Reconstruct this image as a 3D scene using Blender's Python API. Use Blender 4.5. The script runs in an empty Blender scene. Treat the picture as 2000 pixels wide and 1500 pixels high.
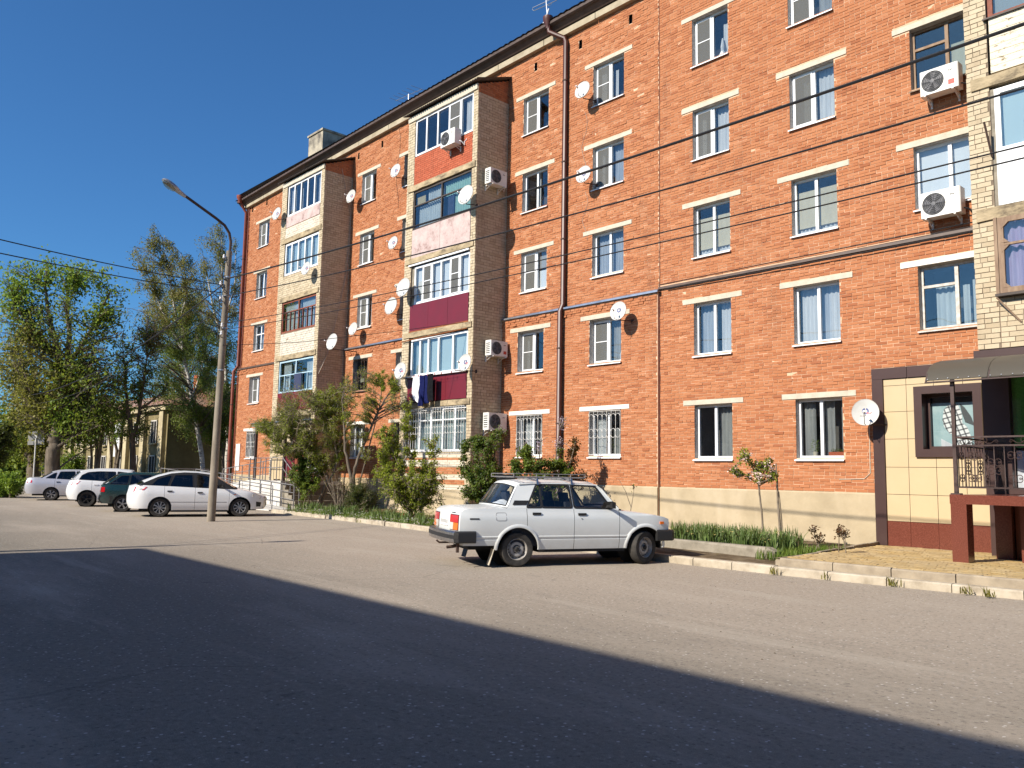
import bpy, bmesh, math, random
import numpy as np
from mathutils import Vector, Matrix, geometry
random.seed(11)
rng = np.random.default_rng(11)
C = bpy.context.scene.collection
PI = math.pi

# ------------------------------------------------------------------ camera
FPX, PITCH, ROLL, YAW = 1601.52, math.radians(6.2267), math.radians(1.0139), math.radians(-47.5395)
CAM = np.array([0.0, 0.0, 1.6])
YF = 18.84                       # plane of the long brick front
def cam_basis():
    cy, sy = math.cos(YAW), math.sin(YAW)
    fw = np.array([sy*math.cos(PITCH), cy*math.cos(PITCH), math.sin(PITCH)])
    r0 = np.array([cy, -sy, 0.0]); u0 = np.cross(r0, fw)
    r = math.cos(ROLL)*r0+math.sin(ROLL)*u0
    u = -math.sin(ROLL)*r0+math.cos(ROLL)*u0
    return r, u, fw
CR, CU, CF = cam_basis()
cd = bpy.data.cameras.new('camera'); cam = bpy.data.objects.new('camera', cd); C.objects.link(cam)
m = Matrix(((CR[0], CU[0], -CF[0], CAM[0]), (CR[1], CU[1], -CF[1], CAM[1]), (CR[2], CU[2], -CF[2], CAM[2]), (0, 0, 0, 1)))
cam.matrix_world = m
cd.sensor_width = 36; cd.lens = FPX/2000*36; cd.clip_end = 3000; cd.clip_start = 0.05
bpy.context.scene.camera = cam

# ------------------------------------------------------------------ light
SUN_EL, SUN_AZ = math.radians(34.3), math.radians(7.0)   # light travels towards +Y, a little to +X
world = bpy.data.worlds.new('World'); bpy.context.scene.world = world
world.use_nodes = True
wn = world.node_tree.nodes; wl = world.node_tree.links
sky = wn.new('ShaderNodeTexSky'); sky.sky_type = 'NISHITA'; sky.sun_disc = False
sky.sun_elevation = SUN_EL; sky.sun_rotation = PI+SUN_AZ
sky.altitude = 200; sky.air_density = 1.0; sky.dust_density = 0.7; sky.ozone_density = 3.0
bg = wn['Background']; bg.inputs['Strength'].default_value = 0.060
tint = wn.new('ShaderNodeMix'); tint.data_type = 'RGBA'; tint.blend_type = 'MULTIPLY'; tint.inputs['Factor'].default_value = 1.0
tint.inputs[7].default_value = (0.53, 1.03, 1.46, 1)          # deep blue spring sky, the same in every direction
wl.new(sky.outputs['Color'], tint.inputs[6]); wl.new(tint.outputs[2], bg.inputs['Color'])
sd = bpy.data.lights.new('sun', 'SUN'); sd.energy = 4.7; sd.angle = math.radians(0.53); sd.color = (1.0, 0.91, 0.78)
sun = bpy.data.objects.new('sun', sd); C.objects.link(sun); sun.location = (-20, -60, 60)
sdir = Vector((math.sin(SUN_AZ)*math.cos(SUN_EL), math.cos(SUN_AZ)*math.cos(SUN_EL), -math.sin(SUN_EL)))
sun.rotation_euler = sdir.to_track_quat('-Z', 'Y').to_euler()
vs = bpy.context.scene.view_settings
vs.view_transform = 'Standard'; vs.look = 'None'; vs.gamma = 1.0; vs.exposure = 0.68
try: vs.use_curve_mapping = False
except Exception: pass
try:
    cy = bpy.context.scene.cycles
    cy.max_bounces = 7; cy.transparent_max_bounces = 12; cy.caustics_reflective = False; cy.caustics_refractive = False
except Exception: pass

# ------------------------------------------------------------------ survey helpers (sight line -> place on a known plane)
def ray(px, py): return CF+CR*((px-1000)/FPX)-CU*((py-750)/FPX)
def onY(px, py, Y): v = ray(px, py); return v*(Y/v[1])+CAM
def onX(px, py, X): v = ray(px, py); return v*(X/v[0])+CAM
def onZ(px, py, z=0.0): v = ray(px, py); return v*((z-CAM[2])/v[2])+CAM
def dist(px, py, d): return ray(px, py)*d+CAM

# ------------------------------------------------------------------ objects
def root_of(o):
    while o.parent: o = o.parent
    return o
class MB:
    def __init__(s): s.v = []; s.f = []; s.mi = []
    def add(s, vs, fs, mi=0):
        b = len(s.v); s.v.extend([tuple(map(float, p)) for p in vs]); s.f.extend([tuple(i+b for i in f) for f in fs]); s.mi.extend([mi]*len(fs)); return s
    def box(s, x0, x1, y0, y1, z0, z1, mi=0):
        return s.add([(x0,y0,z0),(x1,y0,z0),(x1,y1,z0),(x0,y1,z0),(x0,y0,z1),(x1,y0,z1),(x1,y1,z1),(x0,y1,z1)],
              [(0,3,2,1),(4,5,6,7),(0,1,5,4),(1,2,6,5),(2,3,7,6),(3,0,4,7)], mi)
    def quad(s, a, b, c, d, mi=0): return s.add([a,b,c,d],[(0,1,2,3)], mi)
    def poly(s, pts, mi=0): return s.add(pts,[tuple(range(len(pts)))], mi)
    def tube(s, pts, r, n=6, cap=True, mi=0):
        pts = [Vector(p) for p in pts]; k = len(pts)
        rs = r if hasattr(r, '__len__') else [r]*k
        vs = []; prev = None
        for i, p in enumerate(pts):
            d = (pts[min(i+1,k-1)]-pts[max(i-1,0)])
            if d.length < 1e-9: d = Vector((0,0,1))
            d.normalize()
            if prev is None:
                a = Vector((0,0,1)) if abs(d.z) < .9 else Vector((1,0,0))
                e = d.cross(a).normalized()
            else:
                e = (prev-d*prev.dot(d))
                e = e.normalized() if e.length > 1e-6 else d.orthogonal().normalized()
            prev = e; g = d.cross(e)
            for j in range(n):
                t = 2*PI*j/n
                vs.append(p+(e*math.cos(t)+g*math.sin(t))*rs[i])
        fs = []
        for i in range(k-1):
            for j in range(n):
                fs.append((i*n+j, i*n+(j+1)%n, (i+1)*n+(j+1)%n, (i+1)*n+j))
        if cap: fs.append(tuple(range(n-1,-1,-1))); fs.append(tuple((k-1)*n+j for j in range(n)))
        return s.add(vs, fs, mi)
    def lathe(s, prof, o, ax, n=24, mi=0, close=False):
        """prof: (radius, height along ax)"""
        ax = Vector(ax).normalized(); e = ax.orthogonal().normalized(); g = ax.cross(e); o = Vector(o)
        vs = []; k = len(prof)
        for r, h in prof:
            for j in range(n):
                t = 2*PI*j/n; vs.append(o+ax*h+(e*math.cos(t)+g*math.sin(t))*r)
        fs = [(i*n+j, i*n+(j+1)%n, (i+1)*n+(j+1)%n, (i+1)*n+j) for i in range(k-1) for j in range(n)]
        return s.add(vs, fs, mi)
    def prism(s, poly, d, mi=0):
        """extrude a closed 3-D polygon by vector d"""
        n = len(poly); d = Vector(d); p = [Vector(q) for q in poly]
        vs = p+[q+d for q in p]
        fs = [tuple(range(n-1,-1,-1)), tuple(range(n,2*n))]+[(i,(i+1)%n,n+(i+1)%n,n+i) for i in range(n)]
        return s.add(vs, fs, mi)
    def grid(s, rows, mi=0):
        n = len(rows[0]); vs = [p for r in rows for p in r]
        fs = [(i*n+j, i*n+j+1, (i+1)*n+j+1, (i+1)*n+j) for i in range(len(rows)-1) for j in range(n-1)]
        return s.add(vs, fs, mi)
    def mesh(s, name, mats, off=(0,0,0), smooth=False, angle=35, fix=False):
        me = bpy.data.meshes.new(name)
        o = Vector(off)
        me.from_pydata([tuple(Vector(p)-o) for p in s.v], [], s.f)
        for mt in (mats if isinstance(mats, (list, tuple)) else [mats]): me.materials.append(mt)
        if any(s.mi): me.polygons.foreach_set('material_index', s.mi)
        if fix:
            bm = bmesh.new(); bm.from_mesh(me); bmesh.ops.remove_doubles(bm, verts=bm.verts, dist=1e-4)
            bmesh.ops.recalc_face_normals(bm, faces=bm.faces); bm.to_mesh(me); bm.free()
        me.update()
        if smooth:
            me.polygons.foreach_set('use_smooth', [True]*len(me.polygons))
            me.set_sharp_from_angle(angle=math.radians(angle))
        return me
    def build(s, name, mats, parent=None, local=False, **k):
        off = (0,0,0)
        if parent is not None and not local: off = root_of(parent).location
        ob = bpy.data.objects.new(name, s.mesh(name, mats, off, **k)); C.objects.link(ob)
        if parent is not None: ob.parent = parent
        return ob
def tag(o, label=None, cat=None, group=None, kind=None):
    if label: o['label'] = label
    if cat: o['category'] = cat
    if group: o['group'] = group
    if kind: o['kind'] = kind
    return o
def thing(name, label, cat, loc=(0,0,0), rz=0, group=None):
    o = bpy.data.objects.new(name, None); C.objects.link(o); o.empty_display_size = .2
    o.location = Vector([float(a) for a in loc]); o.rotation_euler = (0,0,rz)
    return tag(o, label, cat, group)
def struct(name, mb, mt, parent=None, **k):
    o = mb.build(name, mt, parent, **k); o['kind'] = 'structure'; return o
def fast_mesh(name, verts, faces, mt, n=4, flat=True):
    """verts (N,3) array, faces (M,n) array"""
    me = bpy.data.meshes.new(name); verts = np.asarray(verts, np.float32); faces = np.asarray(faces, np.int32)
    me.vertices.add(len(verts)); me.vertices.foreach_set('co', verts.ravel())
    me.loops.add(faces.size); me.loops.foreach_set('vertex_index', faces.ravel())
    me.polygons.add(len(faces)); me.polygons.foreach_set('loop_start', np.arange(0, faces.size, n, dtype=np.int32))
    me.polygons.foreach_set('loop_total', np.full(len(faces), n, np.int32))
    for q in (mt if isinstance(mt, (list, tuple)) else [mt]): me.materials.append(q)
    me.update(calc_edges=True); me.validate()
    if flat: me.shade_flat()
    return me
def link(name, me, parent=None):
    o = bpy.data.objects.new(name, me); C.objects.link(o)
    if parent is not None: o.parent = parent
    return o

# ------------------------------------------------------------------ materials
def hexc(h):
    h = h.lstrip('#'); c = [int(h[i:i+2],16)/255 for i in (0,2,4)]
    return tuple((x/12.92 if x <= .04045 else ((x+.055)/1.055)**2.4) for x in c)
class NT:
    def __init__(s, name):
        s.m = bpy.data.materials.new(name); s.m.use_nodes = True; s.t = s.m.node_tree; s.n = s.t.nodes; s.l = s.t.links
        s.p = s.n['Principled BSDF']; s.out = s.n['Material Output']
    def new(s, t, **k):
        q = s.n.new(t)
        for a, b in k.items(): setattr(q, a, b)
        return q
    def pos(s):
        return s.new('ShaderNodeNewGeometry').outputs['Position']
    def obj(s):
        return s.new('ShaderNodeTexCoord').outputs['Object']
    def noise(s, co, scale, detail=3, rough=.55, stretch=None):
        if stretch:
            mp = s.new('ShaderNodeMapping'); mp.inputs['Scale'].default_value = stretch; s.l.new(co, mp.inputs['Vector']); co = mp.outputs['Vector']
        q = s.new('ShaderNodeTexNoise'); q.inputs['Scale'].default_value = scale; q.inputs['Detail'].default_value = detail; q.inputs['Roughness'].default_value = rough
        s.l.new(co, q.inputs['Vector']); return q.outputs['Fac']
    def ramp(s, fac, stops, interp='LINEAR'):
        q = s.new('ShaderNodeValToRGB'); q.color_ramp.interpolation = interp; e = q.color_ramp.elements
        while len(e) < len(stops): e.new(.5)
        for i, (p, c) in enumerate(stops):
            e[i].position = p; e[i].color = (c[0], c[1], c[2], 1) if hasattr(c, '__len__') else (c, c, c, 1)
        s.l.new(fac, q.inputs['Fac']); return q.outputs['Color']
    def mix(s, fac, a, b, mode='MIX'):
        q = s.new('ShaderNodeMix', data_type='RGBA', blend_type=mode)
        for sock, v in ((q.inputs['Factor'], fac), (q.inputs[6], a), (q.inputs[7], b)):
            if hasattr(v, 'links') or hasattr(v, 'is_linked'): s.l.new(v, sock)
            elif hasattr(v, '__len__'): sock.default_value = (v[0], v[1], v[2], 1)
            else: sock.default_value = v
        return q.outputs[2]
    def math(s, op, a, b=None):
        q = s.new('ShaderNodeMath', operation=op)
        for i, v in enumerate((a, b)):
            if v is None: continue
            if hasattr(v, 'is_linked'): s.l.new(v, q.inputs[i])
            else: q.inputs[i].default_value = v
        return q.outputs[0]
    def col(s, c):
        if hasattr(c, 'is_linked'): s.l.new(c, s.p.inputs['Base Color'])
        else: s.p.inputs['Base Color'].default_value = (c[0], c[1], c[2], 1)
        return s
    def bump(s, h, strength=.3, dist=.01):
        q = s.new('ShaderNodeBump'); q.inputs['Strength'].default_value = strength; q.inputs['Distance'].default_value = dist
        s.l.new(h, q.inputs['Height']); s.l.new(q.outputs['Normal'], s.p.inputs['Normal']); return s
    def set(s, rough=.6, metal=0, spec=.5, coat=0):
        s.p.inputs['Roughness'].default_value = rough; s.p.inputs['Metallic'].default_value = metal
        s.p.inputs['Specular IOR Level'].default_value = spec; s.p.inputs['Coat Weight'].default_value = coat
        return s
def simple(name, c, c2=None, scale=6, rough=.6, metal=0, spec=.4, bump=0, bscale=40, coat=0, local=False, lo=.35, hi=.65, stretch=None):
    t = NT(name); co = t.obj() if local else t.pos()
    if c2 is not None:
        n = t.noise(co, scale, 4, .6, stretch); t.col(t.ramp(n, [(lo, c), (hi, c2)]))
    else: t.col(c)
    if bump: t.bump(t.noise(co, bscale, 4), bump, .01)
    t.set(rough, metal, spec, coat)
    return t.m
def glass_mat(name, tint=(.75,.8,.8), base=.05, gain=1.0, rough=.02, wav=0.0):
    t = NT(name); t.n.remove(t.p)
    tr = t.new('ShaderNodeBsdfTransparent'); tr.inputs['Color'].default_value = (*tint, 1)
    gl = t.new('ShaderNodeBsdfGlossy'); gl.inputs['Roughness'].default_value = rough; gl.inputs['Color'].default_value = (.95,.97,1,1)
    fr = t.new('ShaderNodeLayerWeight'); fr.inputs['Blend'].default_value = .5
    f = t.math('ADD', t.math('MULTIPLY', t.math('POWER', fr.outputs['Facing'], 4.0), gain*.8), base)
    f = t.math('MINIMUM', f, .95)
    if wav:
        b = t.new('ShaderNodeBump'); b.inputs['Strength'].default_value = wav; b.inputs['Distance'].default_value = .05
        t.l.new(t.noise(t.pos(), 1.3, 1), b.inputs['Height']); t.l.new(b.outputs['Normal'], gl.inputs['Normal'])
    mx = t.new('ShaderNodeMixShader'); t.l.new(f, mx.inputs['Fac']); t.l.new(tr.outputs[0], mx.inputs[1]); t.l.new(gl.outputs[0], mx.inputs[2])
    t.l.new(mx.outputs[0], t.out.inputs['Surface']); return t.m
def brick_mat(name, stops, dirt=(.25,.1,.05), spots=.25):
    t = NT(name); g = t.new('ShaderNodeNewGeometry'); oi = t.new('ShaderNodeObjectInfo')
    r = t.math('FRACT', t.math('ADD', g.outputs['Random Per Island'], oi.outputs['Random']))
    base = t.ramp(r, stops)
    n1 = t.noise(g.outputs['Position'], 38, 4, .65); n2 = t.noise(g.outputs['Position'], .55, 4, .6)
    c = t.mix(t.ramp(n1, [(.42, 0), (.72, spots*1.6)]), base, dirt)
    c = t.mix(t.ramp(n2, [(.35, 0), (.75, .30)]), c, t.mix(.5, c, stops[-1][1]))
    st = t.noise(g.outputs['Position'], 1.4, 4, .65, (1,1,.22)); c = t.mix(t.ramp(st, [(.58,0),(.74,.30)]), c, (.16,.075,.045))
    n3 = t.noise(g.outputs['Position'], 6, 3, .6)
    c = t.mix(t.ramp(n3, [(.64, 0), (.8, .16)]), c, (.50,.30,.18))
    t.col(c).bump(n1, .5, .006).set(.85, 0, .2)
    return t.m
M = {}
M['brick'] = brick_mat('red_brick', [(0,(.30,.106,.048)),(.06,(.36,.134,.060)),(.40,(.40,.158,.071)),(.75,(.425,.173,.079)),(.95,(.435,.188,.092)),(1,(.31,.108,.05))], (.29,.105,.050), .09)
M['brick_corbel'] = M['brick']
M['brick_y'] = brick_mat('silicate_brick', [(0,(.41,.33,.22)),(.3,(.50,.415,.285)),(.8,(.55,.46,.325)),(1,(.45,.37,.25))], (.30,.24,.165), .18)
M['brick_w'] = brick_mat('white_brick', [(0,(.52,.47,.39)),(.5,(.58,.53,.44)),(1,(.62,.57,.48))], (.40,.34,.27), .15)
M['brick_r2'] = brick_mat('smooth_red_brick', [(0,(.36,.085,.042)),(.5,(.41,.10,.05)),(1,(.45,.12,.062))], (.3,.09,.045), .1)
M['mortar'] = simple('mortar', (.66,.45,.30), (.56,.35,.22), 3, .95, bump=.5, bscale=60)
M['mortar_dark'] = simple('mortar_dark', (.16,.12,.085), (.24,.185,.13), 4, .95, bump=.5, bscale=60)
M['mortar_red'] = simple('mortar_dark_joint', (.14,.05,.03), (.2,.08,.05), 4, .95)
def render_mat():
    t = NT('plinth_render'); p = t.pos()
    n = t.noise(p, .9, 5, .65); n2 = t.noise(p, 5, 4, .6); n3 = t.noise(p, 2.2, 3, .5, (1,1,.25))
    c = t.ramp(n, [(.3,(.34,.275,.18)),(.55,(.44,.36,.24)),(.75,(.49,.41,.29))])
    c = t.mix(t.ramp(n3, [(.55,0),(.8,.5)]), c, (.56,.47,.34))
    c = t.mix(t.ramp(n2, [(.6,0),(.8,.35)]), c, (.30,.25,.18))
    t.col(c).bump(t.noise(p, 45, 4), .35, .01).set(.9,0,.2); return t.m
M['plinth'] = render_mat()
M['lintel'] = simple('lintel_concrete', (.54,.485,.39), (.43,.385,.305), 5, .9, bump=.35, bscale=50, lo=.4, hi=.75)
M['lintel_w'] = simple('lintel_white', (.78,.74,.68), (.62,.57,.5), 7, .8, bump=.2, bscale=50, lo=.45, hi=.8)
def slab_mat():
    t = NT('balcony_slab_concrete'); p = t.pos()
    n = t.noise(p, 2.2, 5, .7, (1,1,2.2)); n2 = t.noise(p, 12, 4, .6)
    c = t.ramp(n, [(.34,(.14,.11,.075)),(.48,(.34,.27,.17)),(.7,(.49,.39,.25))])
    c = t.mix(t.ramp(n2, [(.55,0),(.75,.5)]), c, (.22,.17,.11))
    t.col(c).bump(n2, .6, .015).set(.9,0,.2); return t.m
M['slab'] = slab_mat()
M['cornice'] = simple('cornice_board', (.42,.36,.26), (.30,.25,.17), 2.5, .85, bump=.2, bscale=30)
M['pvc'] = simple('white_pvc', (.80,.81,.82), (.74,.75,.77), 3, .35, spec=.5)
M['wood_old'] = simple('weathered_window_wood', (.20,.13,.085), (.30,.21,.14), 14, .8, bump=.4, bscale=60, stretch=(1,1,.2))
M['wood_red'] = simple('red_brown_wood', (.26,.075,.04), (.17,.05,.03), 10, .7, bump=.3)
M['wood_white'] = simple('grey_white_paint', (.60,.58,.54), (.42,.38,.33), 9, .7, bump=.2)
M['wood_blue'] = simple('pale_blue_paint', (.42,.58,.68), (.32,.46,.56), 8, .6, bump=.1)
M['wood_dark'] = simple('dark_brown_paint', (.045,.034,.03), (.07,.05,.04), 8, .6)
M['glass'] = glass_mat('window_glass', (.90,.92,.92), .075, 1.0, .0, .03)
M['glass_old'] = glass_mat('old_window_glass', (.84,.88,.88), .08, 1.0, .01, .12)
M['glass_pale'] = glass_mat('milky_glass', (.82,.88,.88), .10, 1.2, .05)
def screen_mat():
    t = NT('insect_screen'); t.n.remove(t.p)
    tr = t.new('ShaderNodeBsdfTransparent'); tr.inputs['Color'].default_value = (1,1,1,1)
    df = t.new('ShaderNodeBsdfDiffuse'); df.inputs['Color'].default_value = (.17,.17,.16,1)
    mx = t.new('ShaderNodeMixShader'); mx.inputs['Fac'].default_value = .62
    t.l.new(tr.outputs[0], mx.inputs[1]); t.l.new(df.outputs[0], mx.inputs[2]); t.l.new(mx.outputs[0], t.out.inputs['Surface']); return t.m
M['screen'] = screen_mat()
def curtain_mat(name, c, c2, trans=.3):
    t = NT(name); n = t.noise(t.pos(), 9, 3, .6, (1,1,.12))
    cc = t.ramp(n, [(.35, c), (.65, c2)]); t.col(cc).set(.9, 0, .1)
    tr = t.new('ShaderNodeBsdfTranslucent'); t.l.new(cc, tr.inputs['Color'])
    mx = t.new('ShaderNodeMixShader'); mx.inputs['Fac'].default_value = trans
    t.l.new(t.p.outputs[0], mx.inputs[1]); t.l.new(tr.outputs[0], mx.inputs[2]); t.l.new(mx.outputs[0], t.out.inputs['Surface']); return t.m
M['cur_white'] = curtain_mat('white_curtain', (.74,.76,.80), (.60,.63,.68))
M['cur_grey'] = curtain_mat('grey_curtain', (.42,.43,.43), (.30,.31,.32))
M['cur_cream'] = curtain_mat('cream_blind', (.68,.62,.46), (.62,.56,.41))
M['cur_mint'] = curtain_mat('mint_curtain', (.44,.68,.62), (.52,.74,.68))
M['cur_lilac'] = curtain_mat('lilac_curtain', (.58,.42,.66), (.66,.52,.74))
M['cur_blue'] = curtain_mat('blue_curtain', (.36,.41,.50), (.50,.55,.63))
M['blind_grey'] = curtain_mat('grey_blind', (.42,.43,.45), (.46,.47,.49))
M['blind_white'] = curtain_mat('white_blind', (.70,.74,.80), (.72,.76,.82), .15)
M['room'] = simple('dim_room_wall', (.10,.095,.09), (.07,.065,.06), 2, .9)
M['reveal'] = simple('window_reveal_plaster', (.50,.47,.43), (.36,.33,.30), 9, .9, bump=.4, bscale=40)
M['steel_white'] = simple('white_painted_steel', (.74,.73,.70), (.60,.57,.52), 12, .5)
M['steel_grey'] = simple('grey_painted_rail', (.20,.20,.21), (.14,.13,.13), 10, .45, spec=.5)
M['galv'] = simple('galvanised_flashing', (.46,.50,.56), (.30,.33,.38), 3, .35, .85)
M['flash_brown'] = simple('brown_flashing', (.075,.05,.04), (.11,.075,.06), 4, .5)
M['pipe'] = simple('brown_red_pipe', (.055,.017,.013), (.085,.026,.019), 2, .45, spec=.5)
M['pipe2'] = simple('rust_red_pipe', (.24,.055,.03), (.17,.045,.028), 2, .5, spec=.4)
M['maroon'] = simple('maroon_sheet', (.145,.011,.022), (.125,.012,.021), 2, .42, spec=.45)
M['rust'] = simple('rusty_edge', (.30,.10,.03), (.18,.06,.02), 20, .9)
def pink_mat():
    t = NT('stained_fibre_board'); p = t.pos(); n = t.noise(p, 2.3, 5, .7); n2 = t.noise(p, 18, 3)
    c = t.ramp(n, [(.38,(.52,.42,.39)),(.55,(.44,.33,.31)),(.68,(.24,.15,.13))])
    c = t.mix(t.ramp(n2, [(.45,0),(.7,.3)]), c, (.6,.52,.5)); t.col(c).set(.85,0,.2); return t.m
M['pink'] = pink_mat()
def peel_mat():
    t = NT('peeling_board_paint'); p = t.pos(); n = t.noise(p, 5, 6, .75, (1,1,2.5)); n2 = t.noise(p, 1.6, 3)
    c = t.ramp(n, [(.30,(.16,.13,.09)),(.40,(.34,.28,.19)),(.44,(.66,.60,.47)),(.8,(.70,.64,.52))])
    t.col(c).bump(n, .5, .02).set(.8,0,.2); return t.m
M['peel'] = peel_mat()
M['plastic'] = simple('ribbed_white_plastic', (.76,.77,.77), None, rough=.35)
M['tile'] = simple('cream_facade_tile', (.53,.415,.255), (.51,.395,.24), 1.5, .3, spec=.5)
M['frame_br'] = simple('dark_brown_composite', (.055,.030,.027), (.062,.035,.031), 2, .35, spec=.45)
def granite():
    t = NT('red_brown_granite'); p = t.pos(); n = t.noise(p, 70, 3, .7); n2 = t.noise(p, 2, 4)
    c = t.ramp(n, [(.35,(.09,.026,.017)),(.55,(.15,.045,.03)),(.68,(.20,.07,.05)),(.78,(.34,.16,.12))])
    c = t.mix(t.ramp(n2, [(.3,0),(.8,.4)]), c, (.17,.05,.034)); t.col(c).set(.22,0,.5); return t.m
M['granite'] = granite()
M['canopy'] = None
def canopy_mat():
    t = NT('smoked_polycarbonate'); t.col((.085,.075,.058)).set(.45,0,.4)
    tr = t.new('ShaderNodeBsdfTransparent'); tr.inputs['Color'].default_value = (.35,.30,.22,1)
    mx = t.new('ShaderNodeMixShader'); mx.inputs['Fac'].default_value = .12
    t.l.new(t.p.outputs[0], mx.inputs[1]); t.l.new(tr.outputs[0], mx.inputs[2]); t.l.new(mx.outputs[0], t.out.inputs['Surface']); return t.m
M['canopy'] = canopy_mat()
M['iron'] = simple('brown_wrought_iron', (.052,.030,.026), (.07,.045,.04), 20, .4, spec=.5)
M['iron_grey'] = simple('rusty_iron', (.05,.035,.03), (.09,.05,.035), 20, .8)
M['black'] = simple('black_rubber', (.014,.014,.015), (.022,.021,.021), 20, .75)
M['cable'] = simple('black_cable', (.012,.012,.014), None, rough=.6)
M['cable_l'] = simple('grey_cable', (.40,.34,.28), None, rough=.6)
M['ac'] = simple('white_ac_casing', (.72,.72,.69), (.67,.66,.62), 4, .4, spec=.4)
M['ac_dark'] = simple('dark_grille', (.05,.052,.055), None, rough=.6)
M['dish'] = simple('white_dish', (.52,.52,.50), (.46,.455,.43), 6, .4)
M['dish_b'] = simple('logo_blue', (.03,.05,.19), None, rough=.4)
M['dish_r'] = simple('logo_red', (.55,.03,.04), None, rough=.4)
M['dish_g'] = simple('dish_back_grey', (.10,.10,.11), None, rough=.5)
M['red_sticker'] = simple('red_sticker', (.48,.06,.04), None, rough=.5)
M['cloth_w'] = simple('white_cloth', (.74,.75,.80), (.66,.68,.74), 12, .9)
M['cloth_n'] = simple('navy_cloth', (.008,.011,.06), (.014,.018,.08), 12, .95, spec=.05)
M['cloth_k'] = simple('black_cloth', (.007,.008,.010), (.013,.013,.015), 12, .95, spec=.05)
M['concrete'] = simple('old_concrete', (.30,.265,.21), (.20,.175,.135), 5, .95, bump=.6, bscale=30)
M['ramp_w'] = simple('whitewashed_ramp', (.62,.60,.56), (.50,.48,.44), 3, .85, bump=.2)
def kerb_mat():
    t = NT('kerb_stone'); p = t.pos(); n = t.noise(p, 3.5, 5, .65); n2 = t.noise(p, 30, 3); oi = t.new('ShaderNodeObjectInfo')
    c = t.ramp(n, [(.32,(.24,.20,.15)),(.5,(.42,.365,.285)),(.7,(.52,.465,.375))])
    c = t.mix(t.math('MULTIPLY', oi.outputs['Random'], .35), c, (.42,.36,.27))
    t.col(c).bump(n2, .5, .01).set(.9,0,.2); return t.m
M['kerb'] = kerb_mat()
M['edging'] = simple('paving_edging', (.36,.30,.22), (.25,.205,.15), 4, .9, bump=.4, bscale=30)
def paver_mat():
    t = NT('yellow_paver'); g = t.new('ShaderNodeNewGeometry'); oi = t.new('ShaderNodeObjectInfo')
    r = t.math('FRACT', t.math('ADD', g.outputs['Random Per Island'], oi.outputs['Random']))
    c = t.ramp(r, [(0,(.38,.26,.11)),(.5,(.45,.32,.14)),(1,(.50,.38,.20))])
    n = t.noise(g.outputs['Position'], 1.2, 4, .6); c = t.mix(t.ramp(n, [(.4,0),(.75,.5)]), c, (.42,.35,.24))
    t.col(c).bump(t.noise(g.outputs['Position'], 60, 3), .4, .005).set(.9,0,.2); return t.m
M['paver'] = paver_mat()
M['joint'] = simple('paving_joint_sand', (.20,.15,.09), (.13,.10,.06), 8, .95)
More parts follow.
